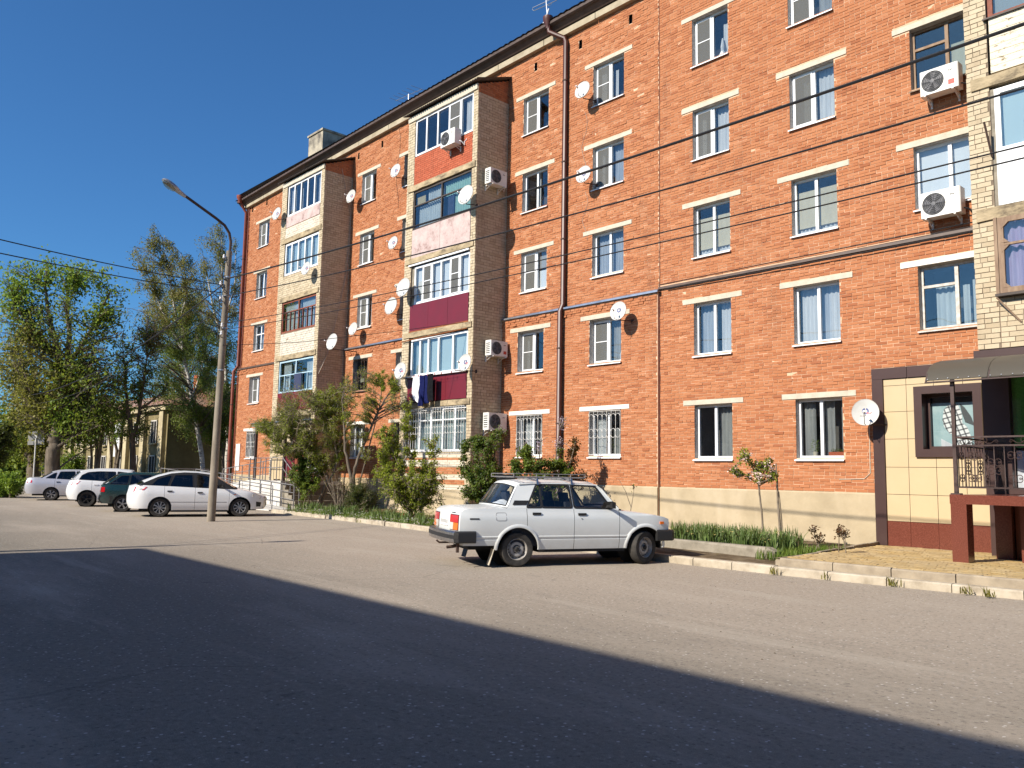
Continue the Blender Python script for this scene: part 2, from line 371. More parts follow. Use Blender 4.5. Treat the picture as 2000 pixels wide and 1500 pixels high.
def asphalt_mat():
    t = NT('road_asphalt'); p = t.pos()
    sx = t.new('ShaderNodeSeparateXYZ'); t.l.new(p, sx.inputs[0])
    wob = t.noise(p, .35, 4, .6, (.35,1,1)); wob2 = t.noise(p, 2.2, 4, .6, (.5,1,1))
    yy = t.math('ADD', sx.outputs['Y'], t.math('MULTIPLY', t.math('SUBTRACT', wob, .5), 5.0))
    f = t.new('ShaderNodeMapRange'); f.inputs['From Min'].default_value = 3.6; f.inputs['From Max'].default_value = 9.0
    t.l.new(yy, f.inputs['Value'])
    dust_shade = t.math('ADD', t.math('MULTIPLY', f.outputs['Result'], .78), .22)
    fine = t.noise(p, 140, 2, .7); mid = t.noise(p, 24, 4, .65); big = t.noise(p, .6, 4, .6, (.3,1,1))
    a = t.ramp(fine, [(.30,(.079,.074,.060)),(.5,(.140,.129,.104)),(.66,(.202,.185,.150)),(.76,(.42,.40,.34))])  # near tone: dust-free road, lowered further to deepen the house's cast shade
    b = t.ramp(fine, [(.25,(.285,.240,.19)),(.5,(.365,.310,.248)),(.75,(.42,.36,.29))])
    c = t.mix(dust_shade, a, b)
    c = t.mix(t.ramp(mid, [(.35,.28),(.6,0)]), c, (.13,.115,.10))
    c = t.mix(t.ramp(big, [(.5,0),(.7,.55)]), c, (.40,.345,.28))
    c = t.mix(t.ramp(wob2, [(.6,0),(.8,.5)]), c, (.16,.145,.13))
    # worn tyre lanes, cracks and oil spots
    vo = t.new('ShaderNodeTexVoronoi', feature='DISTANCE_TO_EDGE'); vo.inputs['Scale'].default_value = .22; 
    wv = t.new('ShaderNodeMix', data_type='VECTOR'); wv.inputs['Factor'].default_value = .12
    nz = t.new('ShaderNodeTexNoise'); nz.inputs['Scale'].default_value = 1.6; nz.inputs['Detail'].default_value = 5; t.l.new(p, nz.inputs['Vector'])
    t.l.new(p, wv.inputs[4]); t.l.new(nz.outputs['Color'], wv.inputs[5]); t.l.new(wv.outputs[1], vo.inputs['Vector'])
    crack = t.ramp(vo.outputs['Distance'], [(0,.4),(.0035,0)])
    gate = t.ramp(t.noise(p, .25, 2), [(.52,0),(.6,1)])
    c = t.mix(t.math('MULTIPLY', crack, gate), c, (.05,.045,.04))
    sp = t.ramp(t.noise(p, 1.5, 5, .6), [(.69,0),(.73,.5)]); c = t.mix(sp, c, (.055,.052,.05))
    grain = t.noise(p, 16, 4, .85); c = t.mix(t.ramp(grain, [(.30,.55),(.47,0)]), c, (.075,.07,.062)); c = t.mix(t.ramp(grain, [(.53,0),(.72,.36)]), c, (.43,.40,.35))
    vs_ = t.new('ShaderNodeTexVoronoi'); vs_.inputs['Scale'].default_value = 26; t.l.new(p, vs_.inputs['Vector']); sx2 = t.new('ShaderNodeSeparateColor'); t.l.new(vs_.outputs['Color'], sx2.inputs[0])
    wsp = t.math('MULTIPLY', t.ramp(vs_.outputs['Distance'], [(.22,1),(.34,0)]), t.ramp(sx2.outputs[0], [(.86,0),(.88,1)])); c = t.mix(t.math('MULTIPLY', wsp, .5), c, (.66,.64,.60))
    dsp = t.math('MULTIPLY', t.ramp(vs_.outputs['Distance'], [(.25,1),(.4,0)]), t.ramp(sx2.outputs[1], [(.80,0),(.82,1)])); c = t.mix(t.math('MULTIPLY', dsp, .45), c, (.05,.047,.043))
    seam = t.noise(p, .9, 5, .7, (.12,1,1)); c = t.mix(t.ramp(seam, [(.57,0),(.66,.35)]), c, (.42,.375,.31))
    t.col(c); h = t.math('ADD', fine, t.math('MULTIPLY', mid, .6)); t.bump(h, .55, .008).set(.88,0,.22); return t.m
M['asphalt'] = asphalt_mat()
def soil_mat():
    t = NT('garden_soil'); p = t.pos(); n = t.noise(p, 4, 5, .65); n2 = t.noise(p, 40, 3)
    c = t.ramp(n, [(.35,(.085,.06,.036)),(.55,(.16,.12,.075)),(.7,(.24,.19,.12))]); t.col(c).bump(n2, .9, .03).set(.95,0,.1); return t.m
M['soil'] = soil_mat()
M['earth'] = simple('far_earth', (.12,.10,.06), (.09,.095,.04), .3, .95, bump=.5, bscale=5)
def leaf_mat(name, stops, trans=.45, rough=.5):
    t = NT(name); g = t.new('ShaderNodeNewGeometry')
    c = t.ramp(g.outputs['Random Per Island'], stops); t.col(c).set(rough, 0, .3)
    tr = t.new('ShaderNodeBsdfTranslucent'); t.l.new(t.mix(.5, c, (.30,.34,.04), 'MIX'), tr.inputs['Color'])
    mx = t.new('ShaderNodeMixShader'); mx.inputs['Fac'].default_value = trans
    t.l.new(t.p.outputs[0], mx.inputs[1]); t.l.new(tr.outputs[0], mx.inputs[2]); t.l.new(mx.outputs[0], t.out.inputs['Surface']); return t.m
M['leaf_bright'] = leaf_mat('bright_maple_leaf', [(0,(0.091,0.164,0.021)),(.5,(0.171,0.289,0.032)),(1,(0.282,0.404,0.052))])
M['leaf_olive'] = leaf_mat('olive_spring_leaf', [(0,(0.124,0.116,0.028)),(.5,(0.207,0.192,0.040)),(1,(0.310,0.282,0.069))])
M['leaf_mid'] = leaf_mat('mid_green_leaf', [(0,(0.069,0.112,0.019)),(.5,(0.138,0.204,0.026)),(1,(0.252,0.326,0.047))])
M['leaf_birch'] = leaf_mat('birch_catkin_leaf', [(0,(0.155,0.143,0.040)),(.5,(0.217,0.208,0.054)),(.8,(0.259,0.228,0.065)),(1,(0.310,0.198,0.072))])
M['leaf_birch_g'] = leaf_mat('birch_green_leaf', [(0,(0.088,0.133,0.031)),(.5,(0.155,0.214,0.044)),(1,(0.243,0.306,0.068))])
M['leaf_bush'] = leaf_mat('feathery_bush_leaf', [(0,(0.130,0.182,0.019)),(.5,(0.246,0.301,0.029)),(1,(0.391,0.434,0.054))])
M['leaf_dark'] = leaf_mat('dark_lilac_leaf', [(0,(0.046,0.081,0.019)),(.5,(0.090,0.150,0.026)),(1,(0.167,0.230,0.037))])
M['leaf_yew'] = leaf_mat('conifer_needle', [(0,(0.034,0.046,0.016)),(.6,(0.062,0.086,0.026)),(1,(0.104,0.119,0.035))])
M['leaf_grass'] = leaf_mat('iris_leaf', [(0,(0.065,0.111,0.029)),(.5,(0.111,0.169,0.046)),(.85,(0.169,0.240,0.078)),(1,(0.260,0.299,0.143))], .25)
M['leaf_lawn'] = leaf_mat('lawn_grass', [(0,(0.065,0.117,0.018)),(.6,(0.117,0.195,0.026)),(1,(0.195,0.247,0.052))], .3)
M['leaf_red'] = leaf_mat('red_brown_leaf', [(0,(.07,.022,.012)),(1,(.13,.05,.022))])
M['petal_w'] = simple('white_petal', (.72,.70,.66), None, rough=.7)
M['petal_p'] = simple('pale_pink_petal', (.70,.52,.47), None, rough=.7)
M['petal_l'] = simple('lilac_petal', (.42,.35,.44), None, rough=.7)
M['petal_y'] = simple('yellow_petal', (.72,.60,.22), None, rough=.7)
M['petal_r'] = simple('red_petal', (.55,.03,.015), None, rough=.7)
M['bark'] = simple('dark_bark', (.10,.078,.057), (.18,.145,.11), 9, .95, bump=.9, bscale=18, stretch=(1,1,.25))
M['bark_l'] = simple('grey_brown_bark', (.25,.205,.155), (.16,.125,.09), 9, .95, bump=.8, bscale=20, stretch=(1,1,.3))
def birch_bark():
    t = NT('birch_bark'); p = t.pos(); n = t.noise(p, 5, 4, .7, (.5,.5,2.5)); 
    t.col(t.ramp(n, [(.36,(.06,.05,.045)),(.46,(.55,.52,.48)),(.7,(.66,.63,.58))])).set(.8,0,.2); return t.m
M['bark_b'] = birch_bark()
M['pole'] = simple('lamp_post_concrete', (.29,.25,.195), (.18,.15,.115), 3, .9, bump=.4, bscale=40, stretch=(1,1,.3))
M['alu'] = simple('lamp_grey_metal', (.42,.43,.45), (.34,.35,.37), 8, .35, .6)
M['porcelain'] = simple('porcelain', (.75,.75,.76), None, rough=.25)
M['lens'] = glass_mat('lamp_lens', (.75,.72,.62), .10, 1.0, .15)
M['sign_back'] = simple('sign_back_grey', (.30,.30,.29), (.26,.26,.25), 5, .6)
M['ochre'] = simple('shaded_ochre_wall', (.22,.18,.09), (.17,.135,.065), 1.4, .9, bump=.3, bscale=14)  # darker than the true plaster: tree shade is put into the wall colour
M['ochre_d'] = simple('pilaster_plaster', (.50,.43,.27), (.36,.30,.19), 1.6, .9, bump=.3, bscale=14)
M['rooftile'] = simple('old_roof_sheet', (.26,.22,.18), (.30,.12,.07), .9, .9, bump=.3, bscale=8)
M['roof'] = simple('grey_slate_sheet', (.10,.085,.075), (.06,.05,.045), 3, .9, bump=.3, bscale=20)
M['chimney'] = simple('weathered_chimney', (.42,.37,.28), (.09,.08,.07), 1.6, .9, bump=.5, bscale=20, lo=.42, hi=.66)
M['far_wall'] = simple('street_house_plaster', (.46,.40,.32), (.40,.34,.27), 1, .9)
M['dark_void'] = simple('dark_opening', (.012,.011,.011), None, rough=.9)
M['grn_fabric'] = simple('green_netting', (.05,.26,.05), (.09,.36,.075), 30, .95, bump=.6, bscale=60)
M['navy_void'] = simple('dark_blue_cloth', (.02,.03,.08), (.04,.05,.10), 8, .8)

# ================================================================== GROUND
mb = MB(); mb.quad((-900,-500,-.03),(700,-500,-.03),(700,900,-.03),(-900,900,-.03)); struct('ground', mb, M['earth'])
KERB = [(6,13.9),(-1.0,13.15),(-3.69,12.95),(-7.3,12.68),(-8.9,12.66),(-12,12.88),(-17.7,13.5),(-22.35,13.95),(-25.5,14.15),(-28.6,14.2)]
mb = MB()
road = [(6,13.9,0),(30,14.5,0),(30,-7.4,0),(-140,-7.4,0),(-140,13.5,0),(-56,13.2,0),(-47,12.6,0),(-44,13.3,0),(-43,16.5,0),(-28.7,16.5,0)]+[(x,y,0) for x,y in reversed(KERB)][:-1]
tris = geometry.tessellate_polygon([[Vector(p) for p in road]])
mb.add(road, [t for t in tris]); struct('road', mb, M['asphalt'], fix=True)
def kerb_line(pts, w, h0, h1, L, name, mt, parent):
    n = 0
    for (xa,ya),(xb,yb) in zip(pts, pts[1:]):
        l = math.hypot(xb-xa, yb-ya); k = max(1, round(l/L)); dx, dy = (xb-xa)/l, (yb-ya)/l
        nx, ny = dy, -dx                      # pieces lie on the far side of the line
        if ny < 0: nx, ny = -nx, -ny
        for i in range(k):
            a = i*l/k+.006; b = (i+1)*l/k-.006; j = random.uniform(-.012,.012); zz = h1+random.uniform(-.012,.008)
            p = [(xa+dx*a+nx*j, ya+dy*a+ny*j), (xa+dx*b+nx*(j+.006), ya+dy*b+ny*(j+.006))]
            c = .022
            q = [(p[0][0],p[0][1]),(p[1][0],p[1][1]),(p[1][0]+nx*w,p[1][1]+ny*w),(p[0][0]+nx*w,p[0][1]+ny*w)]
            t = [(q[0][0]+nx*c,q[0][1]+ny*c),(q[1][0]+nx*c,q[1][1]+ny*c),q[2],q[3]]
            m2 = MB(); m2.add([(x,y,h0) for x,y in q]+[(x,y,zz-c) for x,y in q]+[(x,y,zz) for x,y in t],
                [(0,1,5,4),(1,2,6,5),(2,3,7,6),(3,0,4,7),(4,5,9,8),(5,6,10,9),(6,7,11,10),(7,4,8,11),(8,9,10,11)])
            m2.build(name, mt, parent); n += 1
    return n
# verge behind the kerb and the paved forecourt of the shop
mb = MB(); front = [(x, y+.1) for x,y in KERB if x <= -7.3]
vg = [(x,y,.11) for x,y in front]+[(-28.6,YF,.11),(-7.4,YF,.11)]
mb.add(vg, [t for t in geometry.tessellate_polygon([[Vector(p) for p in vg]])]); verge = struct('verge', mb, M['soil'], fix=True)
mb = MB(); vg = [(-28.6,14.3,.06),(-28.6,YF,.06),(-43.2,YF,.06),(-43.2,16.45,.06),(-28.6,16.45,.06)]
mb = MB(); mb.quad((-43.4,16.4,.03),(-28.6,16.4,.03),(-28.6,YF,.03),(-43.4,YF,.03)); struct('entrance_pavement', mb, M['concrete'])
kr = thing('kerb', None, None, (-12,12.8,0)); kr['kind'] = 'structure'
kerb_line(KERB, .17, -.02, .135, .98, 'kerb_stone', M['kerb'], kr)
# forecourt: base slab and single pavers
FC = [(-7.45,12.93),(6,14.15),(6,YF-.02),(-8.18,YF-.02)]
def fz(y): return .255-.10*(y-13.1)/(YF-13.1)
pv = thing('pavement', None, None, (-4,15,0)); pv['kind'] = 'structure'
mb = MB(); mb.add([(x,y,fz(y)-.012) for x,y in FC],[(0,1,2,3)]); mb.build('paving_bed', M['joint'], pv)
kerb_line([(6,13.98),(-1.0,13.32),(-3.69,13.11),(-7.3,12.87)], .10, .0, .262, .98, 'edging_stone', M['edging'], pv)
kerb_line([(-7.42,12.95),(-8.25,YF-.05)], .09, .0, .235, .98, 'edging_stone', M['edging'], pv)
PA = []
for r in range(0, 58):
    y = 13.0+r*.1025
    for c in range(-1, 66):
        x = -8.3+c*.2+(.1 if r % 2 else 0)
        if x+.1 > -2.6: continue
        xl = -7.42-.83*(y-12.95)/5.9
        if x < xl+.06: continue
        yl = 12.87+(x+7.3)*(.24/3.61)+.14
        if y < yl: continue
        PA.append((x+.003, x+.197, y+.003, y+.0995, fz(y)+random.uniform(-.004,.003)))
PA.sort(key=lambda b: (b[0])**2+(b[2])**2)
pm_ = MB(); pm_.box(-.5,.5,-.5,.5,-1,0); pme = pm_.mesh('paver', M['paver'])
for b in PA[:300]:
    o = link('paving_stone', pme, pv); o.location = ((b[0]+b[1])/2+4, (b[2]+b[3])/2-15, b[4]); o.scale = (b[1]-b[0], b[3]-b[2], .02)
mb = MB()
for b in PA[300:]: mb.box(b[0],b[1],b[2],b[3],b[4]-.02,b[4])
o = mb.build('paving_stones', M['paver'], pv); o['kind'] = 'stuff'
# low concrete edge of the flower bed
mb = MB(); mb.prism([(-11.2,14.36,.05),(-11.2,14.36,.29),(-8.22,14.05,.31),(-8.02,13.98,.25),(-8.02,13.98,.05)], (0.02,.16,0))
bd = mb.build('flower_bed_edge', M['concrete']); tag(bd, 'low rough concrete edging in front of the iris bed', 'garden edging')

# ================================================================== APARTMENT BLOCK
B = thing('apartment_building', 'five-storey red brick apartment block with cream brick balcony stacks', 'building', (-24,YF,0))
BRK = []      # (key, o, u, n, u0,u1,z0,z1,out)
def lay(key, o, u, n, u0, u1, z0, z1, holes=(), L=.25, H=.065, g=.012, out=.010, var=.0035, ulim=None, chip=.012):
    o = np.array(o, float); u = np.array(u, float); n = np.array(n, float)
    z = z0; r = 0
    while z+H*.6 < z1:
        zt = min(z+H, z1); ua, ub = (u0, u1) if ulim is None else ulim(z+H*.5)
        free = [(ua, ub)]
        for h0, h1, a0, a1 in holes:
            if a0 < zt-.012 and a1 > z+.012:
                nf = []
                for a, b in free:
                    if h1 <= a or h0 >= b: nf.append((a, b)); continue
                    if h0 > a: nf.append((a, h0-.004))
                    if h1 < b: nf.append((h1+.004, b))
                free = nf
        off = u0+(0 if r % 2 else -(L+g)/2)+random.uniform(-.02,.02)
        if r % 6 == 5: st = L/2-g/2
        else: st = L
        for a, b in free:
            k = math.floor((a-off)/(st+g)); x = off+k*(st+g)
            while x < b:
                p, q = max(x, a), min(x+st, b)
                if q-p > .03:
                    e = out+random.gauss(0, var); rr = random.random()
                    if rr < chip: e = .001+random.uniform(0,.003)
                    dz = random.gauss(0, .0015)
                    BRK.append((key, o, u, n, p, q, z+dz, zt+dz, max(e, .001)))
                x += st+g
        z += H+g; r += 1
def wall_grid(mb, x0, x1, z0, z1, y, holes, mi=0):
    xs = sorted({x0, x1}|{min(max(v, x0), x1) for h in holes for v in h[:2]}); zs = sorted({z0, z1}|{min(max(v, z0), z1) for h in holes for v in h[2:]})
    for a, b in zip(xs, xs[1:]):
        for c, d in zip(zs, zs[1:]):
            mx, mz = (a+b)/2, (c+d)/2
            if b-a < 1e-6 or d-c < 1e-6 or any(h[0] < mx < h[1] and h[2] < mz < h[3] for h in holes): continue
            mb.quad((a,y,c),(b,y,c),(b,y,d),(a,y,d), mi)
COL = {'A':(-13.15,-11.97),'B':(-10.17,-8.98),'C':(-7.16,-5.72),'D':(-16.95,-15.68),'E':(-20.22,-18.98),'F':(-30.70,-29.55),'G':(-40.90,-39.68),'H':(-27.46,-26.25)}
SILL = [2.10,4.93,7.70,10.52,13.30]
YL = YF-.10                     # the two lowest storeys stand 10 cm proud left of the joint
XJ = -14.33; ZS = 6.88
WIN = []
for c, (x0, x1) in COL.items():
    for k in range(5):
        if c == 'C' and k == 0: continue
        z0 = SILL[k]; z1 = z0+1.44
        if c in 'DEFGH':
            z1 = z0+1.44; z0 = z1-1.36
            if c in 'D' and k == 3: z0 += .0
        if k == 4: z1 -= .04
        WIN.append((c, k, x0, x1, z0, z1))
VENTS = [(-15.49,-15.35),(-17.60,-17.46),(-19.71,-19.57),(-29.25,-29.11),(-31.15,-31.01),(-40.2,-40.06),(-41.9,-41.76),(-22.6,-22.46),(-11.4,-11.26)]
holes_all = [(w[2],w[3],w[4],w[5]) for w in WIN]
vh = [(a,b,15.55,15.85) for a,b in VENTS]
lint = []
for c, k, x0, x1, z0, z1 in WIN:
    l, r_ = .37, .33
    if c == 'C': l, r_ = .38, .1
    lint.append((x0-l, x1+r_, z1+.015, z1+.145, c, k))
lh = [(a,b,c,d) for a,b,c,d,_,_ in lint]
up = [h for h in holes_all if not (h[1] < XJ and h[2] < ZS)]
dn = [h for h in holes_all if (h[1] < XJ and h[2] < ZS)]
mb = MB()
ZT = 16.45
wall_grid(mb, -42.4, XJ, ZS-.01, ZT, YF, up+vh)
wall_grid(mb, XJ, 3.0, 0.0, ZT, YF, up+vh+[(-7.26,-5.95,2.13,3.64)])
wall_grid(mb, -42.4, XJ, 0.0, ZS, YL, dn)
mb.quad((XJ,YL,0),(XJ,YF,0),(XJ,YF,ZS),(XJ,YL,ZS))
mb.quad((-42.4,YL,ZS),(XJ,YL,ZS),(XJ,YF,ZS),(-42.4,YF,ZS))
mb.quad((-42.4,YL,0),(-42.4,32,0),(-42.4,32,ZT),(-42.4,YL,ZT)); mb.quad((3,YF,0),(3,32,0),(3,32,ZT),(3,YF,ZT))
mb.quad((-42.4,32,0),(3,32,0),(3,32,ZT),(-42.4,32,ZT))
mb.build('front_wall', M['mortar'], B)
mb = MB()
for a,b in VENTS: mb.add([(a,YF+.12,15.55),(b,YF+.12,15.55),(b,YF+.12,15.85),(a,YF+.12,15.85),(a,YF,15.55),(b,YF,15.55),(b,YF,15.85),(a,YF,15.85)],[(0,1,2,3),(0,4,5,1),(1,5,6,2),(2,6,7,3),(3,7,4,0)])
mb.build('wall_vent', M['dark_void'], B)
# bricks of the front, skipped where a balcony stack stands against the wall
U = (1,0,0); NF = (0,-1,0); O = (0,YF,0); OL = (0,YL,0)
allh = up+vh+lh; lowh = dn+lh
blk = [(-35.35,-31.75,0,15.3),(-25.0,-21.3,0,15.3)]
shop_h = [(-8.2,3,0,4.12),(-5.3,3,0,ZT)]
lay('brick', O, U, NF, XJ+.02, -5.2, 1.31, ZT, allh+shop_h+[(XJ,-5.4,6.955,7.045)], chip=.02)
lay('brick', O, U, NF, -42.4, XJ-.02, 6.99, ZT, allh+blk, var=.005, chip=.03)
lay('brick', OL, U, NF, -42.4, XJ-.02, 1.31, 6.60, lowh+blk)
lay('brick', OL, U, NF, -42.4, XJ-.02, 6.60, 6.86, lowh+blk, L=.17, out=.028, var=.012)
# plinth
for x0, x1, y in ((-42.42,-35.5,YL),(-31.5,-25.15,YL),(-21.05,XJ+.004,YL),(XJ+.006,-8.2,YF)):
    mb = MB(); mb.add([(x0,y-.035,-.05),(x1,y-.035,-.05),(x1,y-.035,1.27),(x0,y-.035,1.27),(x0,y+.0,1.305),(x1,y+.0,1.305),(x1,y,-.05),(x0,y,-.05)],[(0,1,2,3),(3,2,5,4),(1,6,5,2),(0,3,4,7)]); mb.build('plinth', M['plinth'], B)
# lintels
for a,b,c,d,cc,k in lint:
    y = YL if (b < XJ+.4 and c < ZS and cc in 'DEFGH') else YF
    m2 = MB(); j = random.uniform(-.01,.01)
    m2.add([(a+j,y-.024,c),(b+j,y-.024,c+random.uniform(-.004,.004)),(b+j,y-.024,d),(a+j,y-.024,d),(a+j,y+.05,c),(b+j,y+.05,c),(b+j,y+.05,d),(a+j,y+.05,d)],[(0,1,2,3),(0,4,5,1),(1,5,6,2),(2,6,7,3),(3,7,4,0)])
    m2.build('lintel', M['lintel_w'] if (k == 0 and cc in 'DEFG') or (cc == 'C' and k == 1) else M['lintel'], B)
# string course flashings and eave
mb = MB()
mb.prism([(XJ,YF,7.045),(XJ,YF-.075,7.02),(XJ,YF-.08,6.955),(XJ,YF,6.96)], (8.85,0,0)); mb.build('string_course_flashing', M['flash_brown'], B)
mb = MB(); mb.prism([(-42.42,YF,7.0),(-42.42,YL-.07,6.93),(-42.42,YL-.07,6.86),(-42.42,YF,6.88)], (6.9,0,0)); mb.build('string_course_flashing', M['flash_brown'], B)
for x0, x1 in ((-21.02,XJ+.03),(-31.55,-25.1)):
    n = 5; 
    for i in range(n):
        a = x0+(x1-x0)*i/n; b = x0+(x1-x0)*(i+1)/n+.03; e = .004*i
        m2 = MB(); m2.prism([(a,YF,6.99+e),(a,YL-.085,6.915+e*.5),(a,YL-.09,6.865),(a,YF,6.885)], (b-a,0,0)); m2.build('flashing_sheet', M['galv'], B)
EZ = [(-42.9,-.43),(-35.9,-.25),(-27,-.08),(-19,0),(3.2,.04)]
def ez(x):
    for (a,p),(b,q) in zip(EZ, EZ[1:]):
        if x <= b: return p+(q-p)*(x-a)/(b-a)
    return 0
for i,(x0,x1) in enumerate(zip(np.arange(-42.6,3,2.35), list(np.arange(-42.6+2.35,3,2.35))+[3.0])):
    m2 = MB(); a, b = x0+.012, x1-.012; p, q = ez(a)*.8, ez(b)*.8
    m2.add([(a,YF-.17,16.20+p),(b,YF-.17,16.20+q),(b,YF-.17,16.41+q),(a,YF-.17,16.41+p),(a,YF+.02,16.20+p),(b,YF+.02,16.20+q),(b,YF+.02,16.41+q),(a,YF+.02,16.41+p)],[(0,1,2,3),(0,4,5,1),(1,5,6,2),(2,6,7,3),(3,7,4,0)])
    m2.build('cornice_board', M['cornice'], B)
mb = MB(); xs = np.linspace(-42.9,3.2,40)
prof = [(YF-.40,16.60),(YF-.46,16.64),(YF-.47,16.73),(YF-.45,16.735),(YF-.44,16.66),(YF-.38,16.63),(YF-.20,16.45)]
mb.grid([[(x, y, z+ez(x)) for y, z in prof] for x in xs]); mb.build('gutter', M['flash_brown'], B)
mb = MB(); rows = []
for x in np.linspace(-43,3.3,360):
    w = .022*math.cos(x*2*PI/.30); rows.append([(x,y,z+ez(x)*f+w) for y,z,f in ((YF-.52,16.76,1),(YF+2,17.35,.6),(YF+6.2,18.45,.3),(33,16.7,.3))])
mb.grid(rows); mb.build('roof', M['roof'], B)
mb = MB(); mb.quad((-42.8,YF-.46,16.62),(3.1,YF-.46,16.66),(3.1,YF,16.5),(-42.8,YF,16.3)); mb.build('eave_soffit', M['wood_dark'], B)
Yc = YF+1.4; ca, cb, ct = onY(602,300,Yc)[0], onY(629,300,Yc)[0], onY(604,266,Yc)[2]
ch = MB(); ch.box(ca,cb,Yc,Yc+3.6,16.9,ct-.1); ch.box(ca-.06,cb+.06,Yc-.06,Yc+3.66,ct-.1,ct); ch.build('chimney', M['chimney'], B)
ch = MB(); ch.box(-42.2,-41.6,YF+.5,YF+1.1,16.2,16.95); ch.box(-41.2,-40.7,YF+.7,YF+1.2,16.3,17.2); ch.build('chimney', M['brick_r2'], B)
# downpipes
def downpipe(pts, r, mt, clamps):
    m2 = MB(); m2.tube(pts, r, 10); o = m2.build('downpipe', mt, B, smooth=True)
    for x,y,z in clamps:
        m3 = MB(); m3.tube([(x,y,z-.02),(x,y,z+.02)], r*1.18, 10); m3.box(x-.012,x+.012,y,y+.14,z-.012,z+.012); m3.build('pipe_clamp', M['iron_grey'], o)
    return o
dpp = downpipe([(-18.62,YF-.43,16.66),(-18.60,YF-.41,16.40),(-18.14,YF-.13,16.10),(-18.10,YF-.12,15.95),(-18.10,YF-.12,7.05),(-18.10,YL-.15,6.80),(-18.10,YL-.15,.5),(-18.10,YL-.28,.28)], .085, M['pipe'], [(-18.1,YF-.12,z) for z in (14.6,11.8,9.2)]+[(-18.1,YL-.15,z) for z in (5.6,3.2,1.6)])
m2 = MB(); m2.lathe([(.07,-.12),(.08,0),(.17,.16),(.175,.30),(.15,.30)], (-18.62,YF-.45,16.62), (0,0,1), 12); m2.build('rain_hopper', M['pipe'], dpp, smooth=True)
dpp = downpipe([(-42.42,YF-.5,16.28),(-42.44,YF-.3,15.9),(-42.40,YF-.12,15.6),(-42.40,YF-.12,7.1),(-42.5,YL-.2,6.8),(-42.5,YL-.2,.3)], .075, M['pipe2'], [(-42.4,YF-.12,z) for z in (13,9.6)]+[(-42.5,YL-.2,z) for z in (5,2)])
m2 = MB(); m2.lathe([(.08,-.12),(.09,0),(.18,.16),(.185,.30),(.15,.30)], (-42.42,YF-.5,16.2), (0,0,1), 12); m2.build('rain_hopper', M['pipe2'], dpp, smooth=True)
downpipe([(-42.15,YF-.06,15.9),(-42.15,YF-.06,7.1),(-42.25,YL-.06,6.7),(-42.25,YL-.06,.4)], .03, M['pipe2'], [])
# vertical settlement joint
mb = MB(); pts = []
for i in range(121):
    z = 1.3+i*.125; pts.append((XJ+.01+random.uniform(-.012,.012), YF-.012 if z > ZS else YF-.012, z))
mb.tube(pts, .017, 4); mb.build('settlement_joint', M['mortar_red'], B)

# ------------------------------------------------------------------ windows
def wave_curtain(x0, x1, z0, z1, y, amp=.025, per=.11, n=None, gather=0):
    n = n or max(8, int((x1-x0)/.025)); rows = []
    ph = random.uniform(0,6)
    for zi, t in ((z0,0),((z0+z1)/2,.5),(z1,1)):
        row = []
        for i in range(n+1):
            s = i/n; x = x0+(x1-x0)*s
            row.append((x, y+amp*math.sin(ph+2*PI*(x/per)+.5*math.sin(x*7))*(1-.3*t), zi))
        rows.append(row)
    m2 = MB(); m2.grid(rows); return m2
def ring(mb, x0, x1, z0, z1, y0, y1, w):
    mb.box(x0,x1,y0,y1,z0,z0+w); mb.box(x0,x1,y0,y1,z1-w,z1); mb.box(x0,x0+w,y0,y1,z0+w,z1-w); mb.box(x1-w,x1,y0,y1,z0+w,z1-w)
def room(mb, x0, x1, z0, z1, y, d=.7):
    e = .0
    mb.add([(x0-e,y,z0-e),(x1+e,y,z0-e),(x1+e,y,z1+e),(x0-e,y,z1+e),(x0-e,y+d,z0-e),(x1+e,y+d,z0-e),(x1+e,y+d,z1+e),(x0-e,y+d,z1+e)],[(4,5,6,7),(0,4,7,3),(1,2,6,5),(3,7,6,2),(0,1,5,4)])
def grille_bars(x0, x1, z0, z1, y, n, par, mt=None):
    m2 = MB(); w = (x1-x0)/n
    m2.tube([(x0,y,z0),(x1,y,z0)],.009,4); m2.tube([(x0,y,z1),(x1,y,z1)],.009,4)
    for i in range(n+1): m2.tube([(x0+w*i,y,z0),(x0+w*i,y,z1)],.008,4)
    H = z1-z0
    for zc in (z0+H*.86, z0+H*.52, z0+H*.46):
        up_ = zc > z0+H*.5
        for i in range(n):
            pts = []
            for j in range(7):
                t = PI*j/6; pts.append((x0+w*(i+.5)-w*.5*math.cos(t), y-.004, zc+(.09 if not up_ else -.0)*0+(w*.55*math.sin(t))*(1 if up_ else -1)))
            m2.tube(pts,.007,4)
    return m2.build('window_grille', mt or M['steel_white'], par, smooth=False)
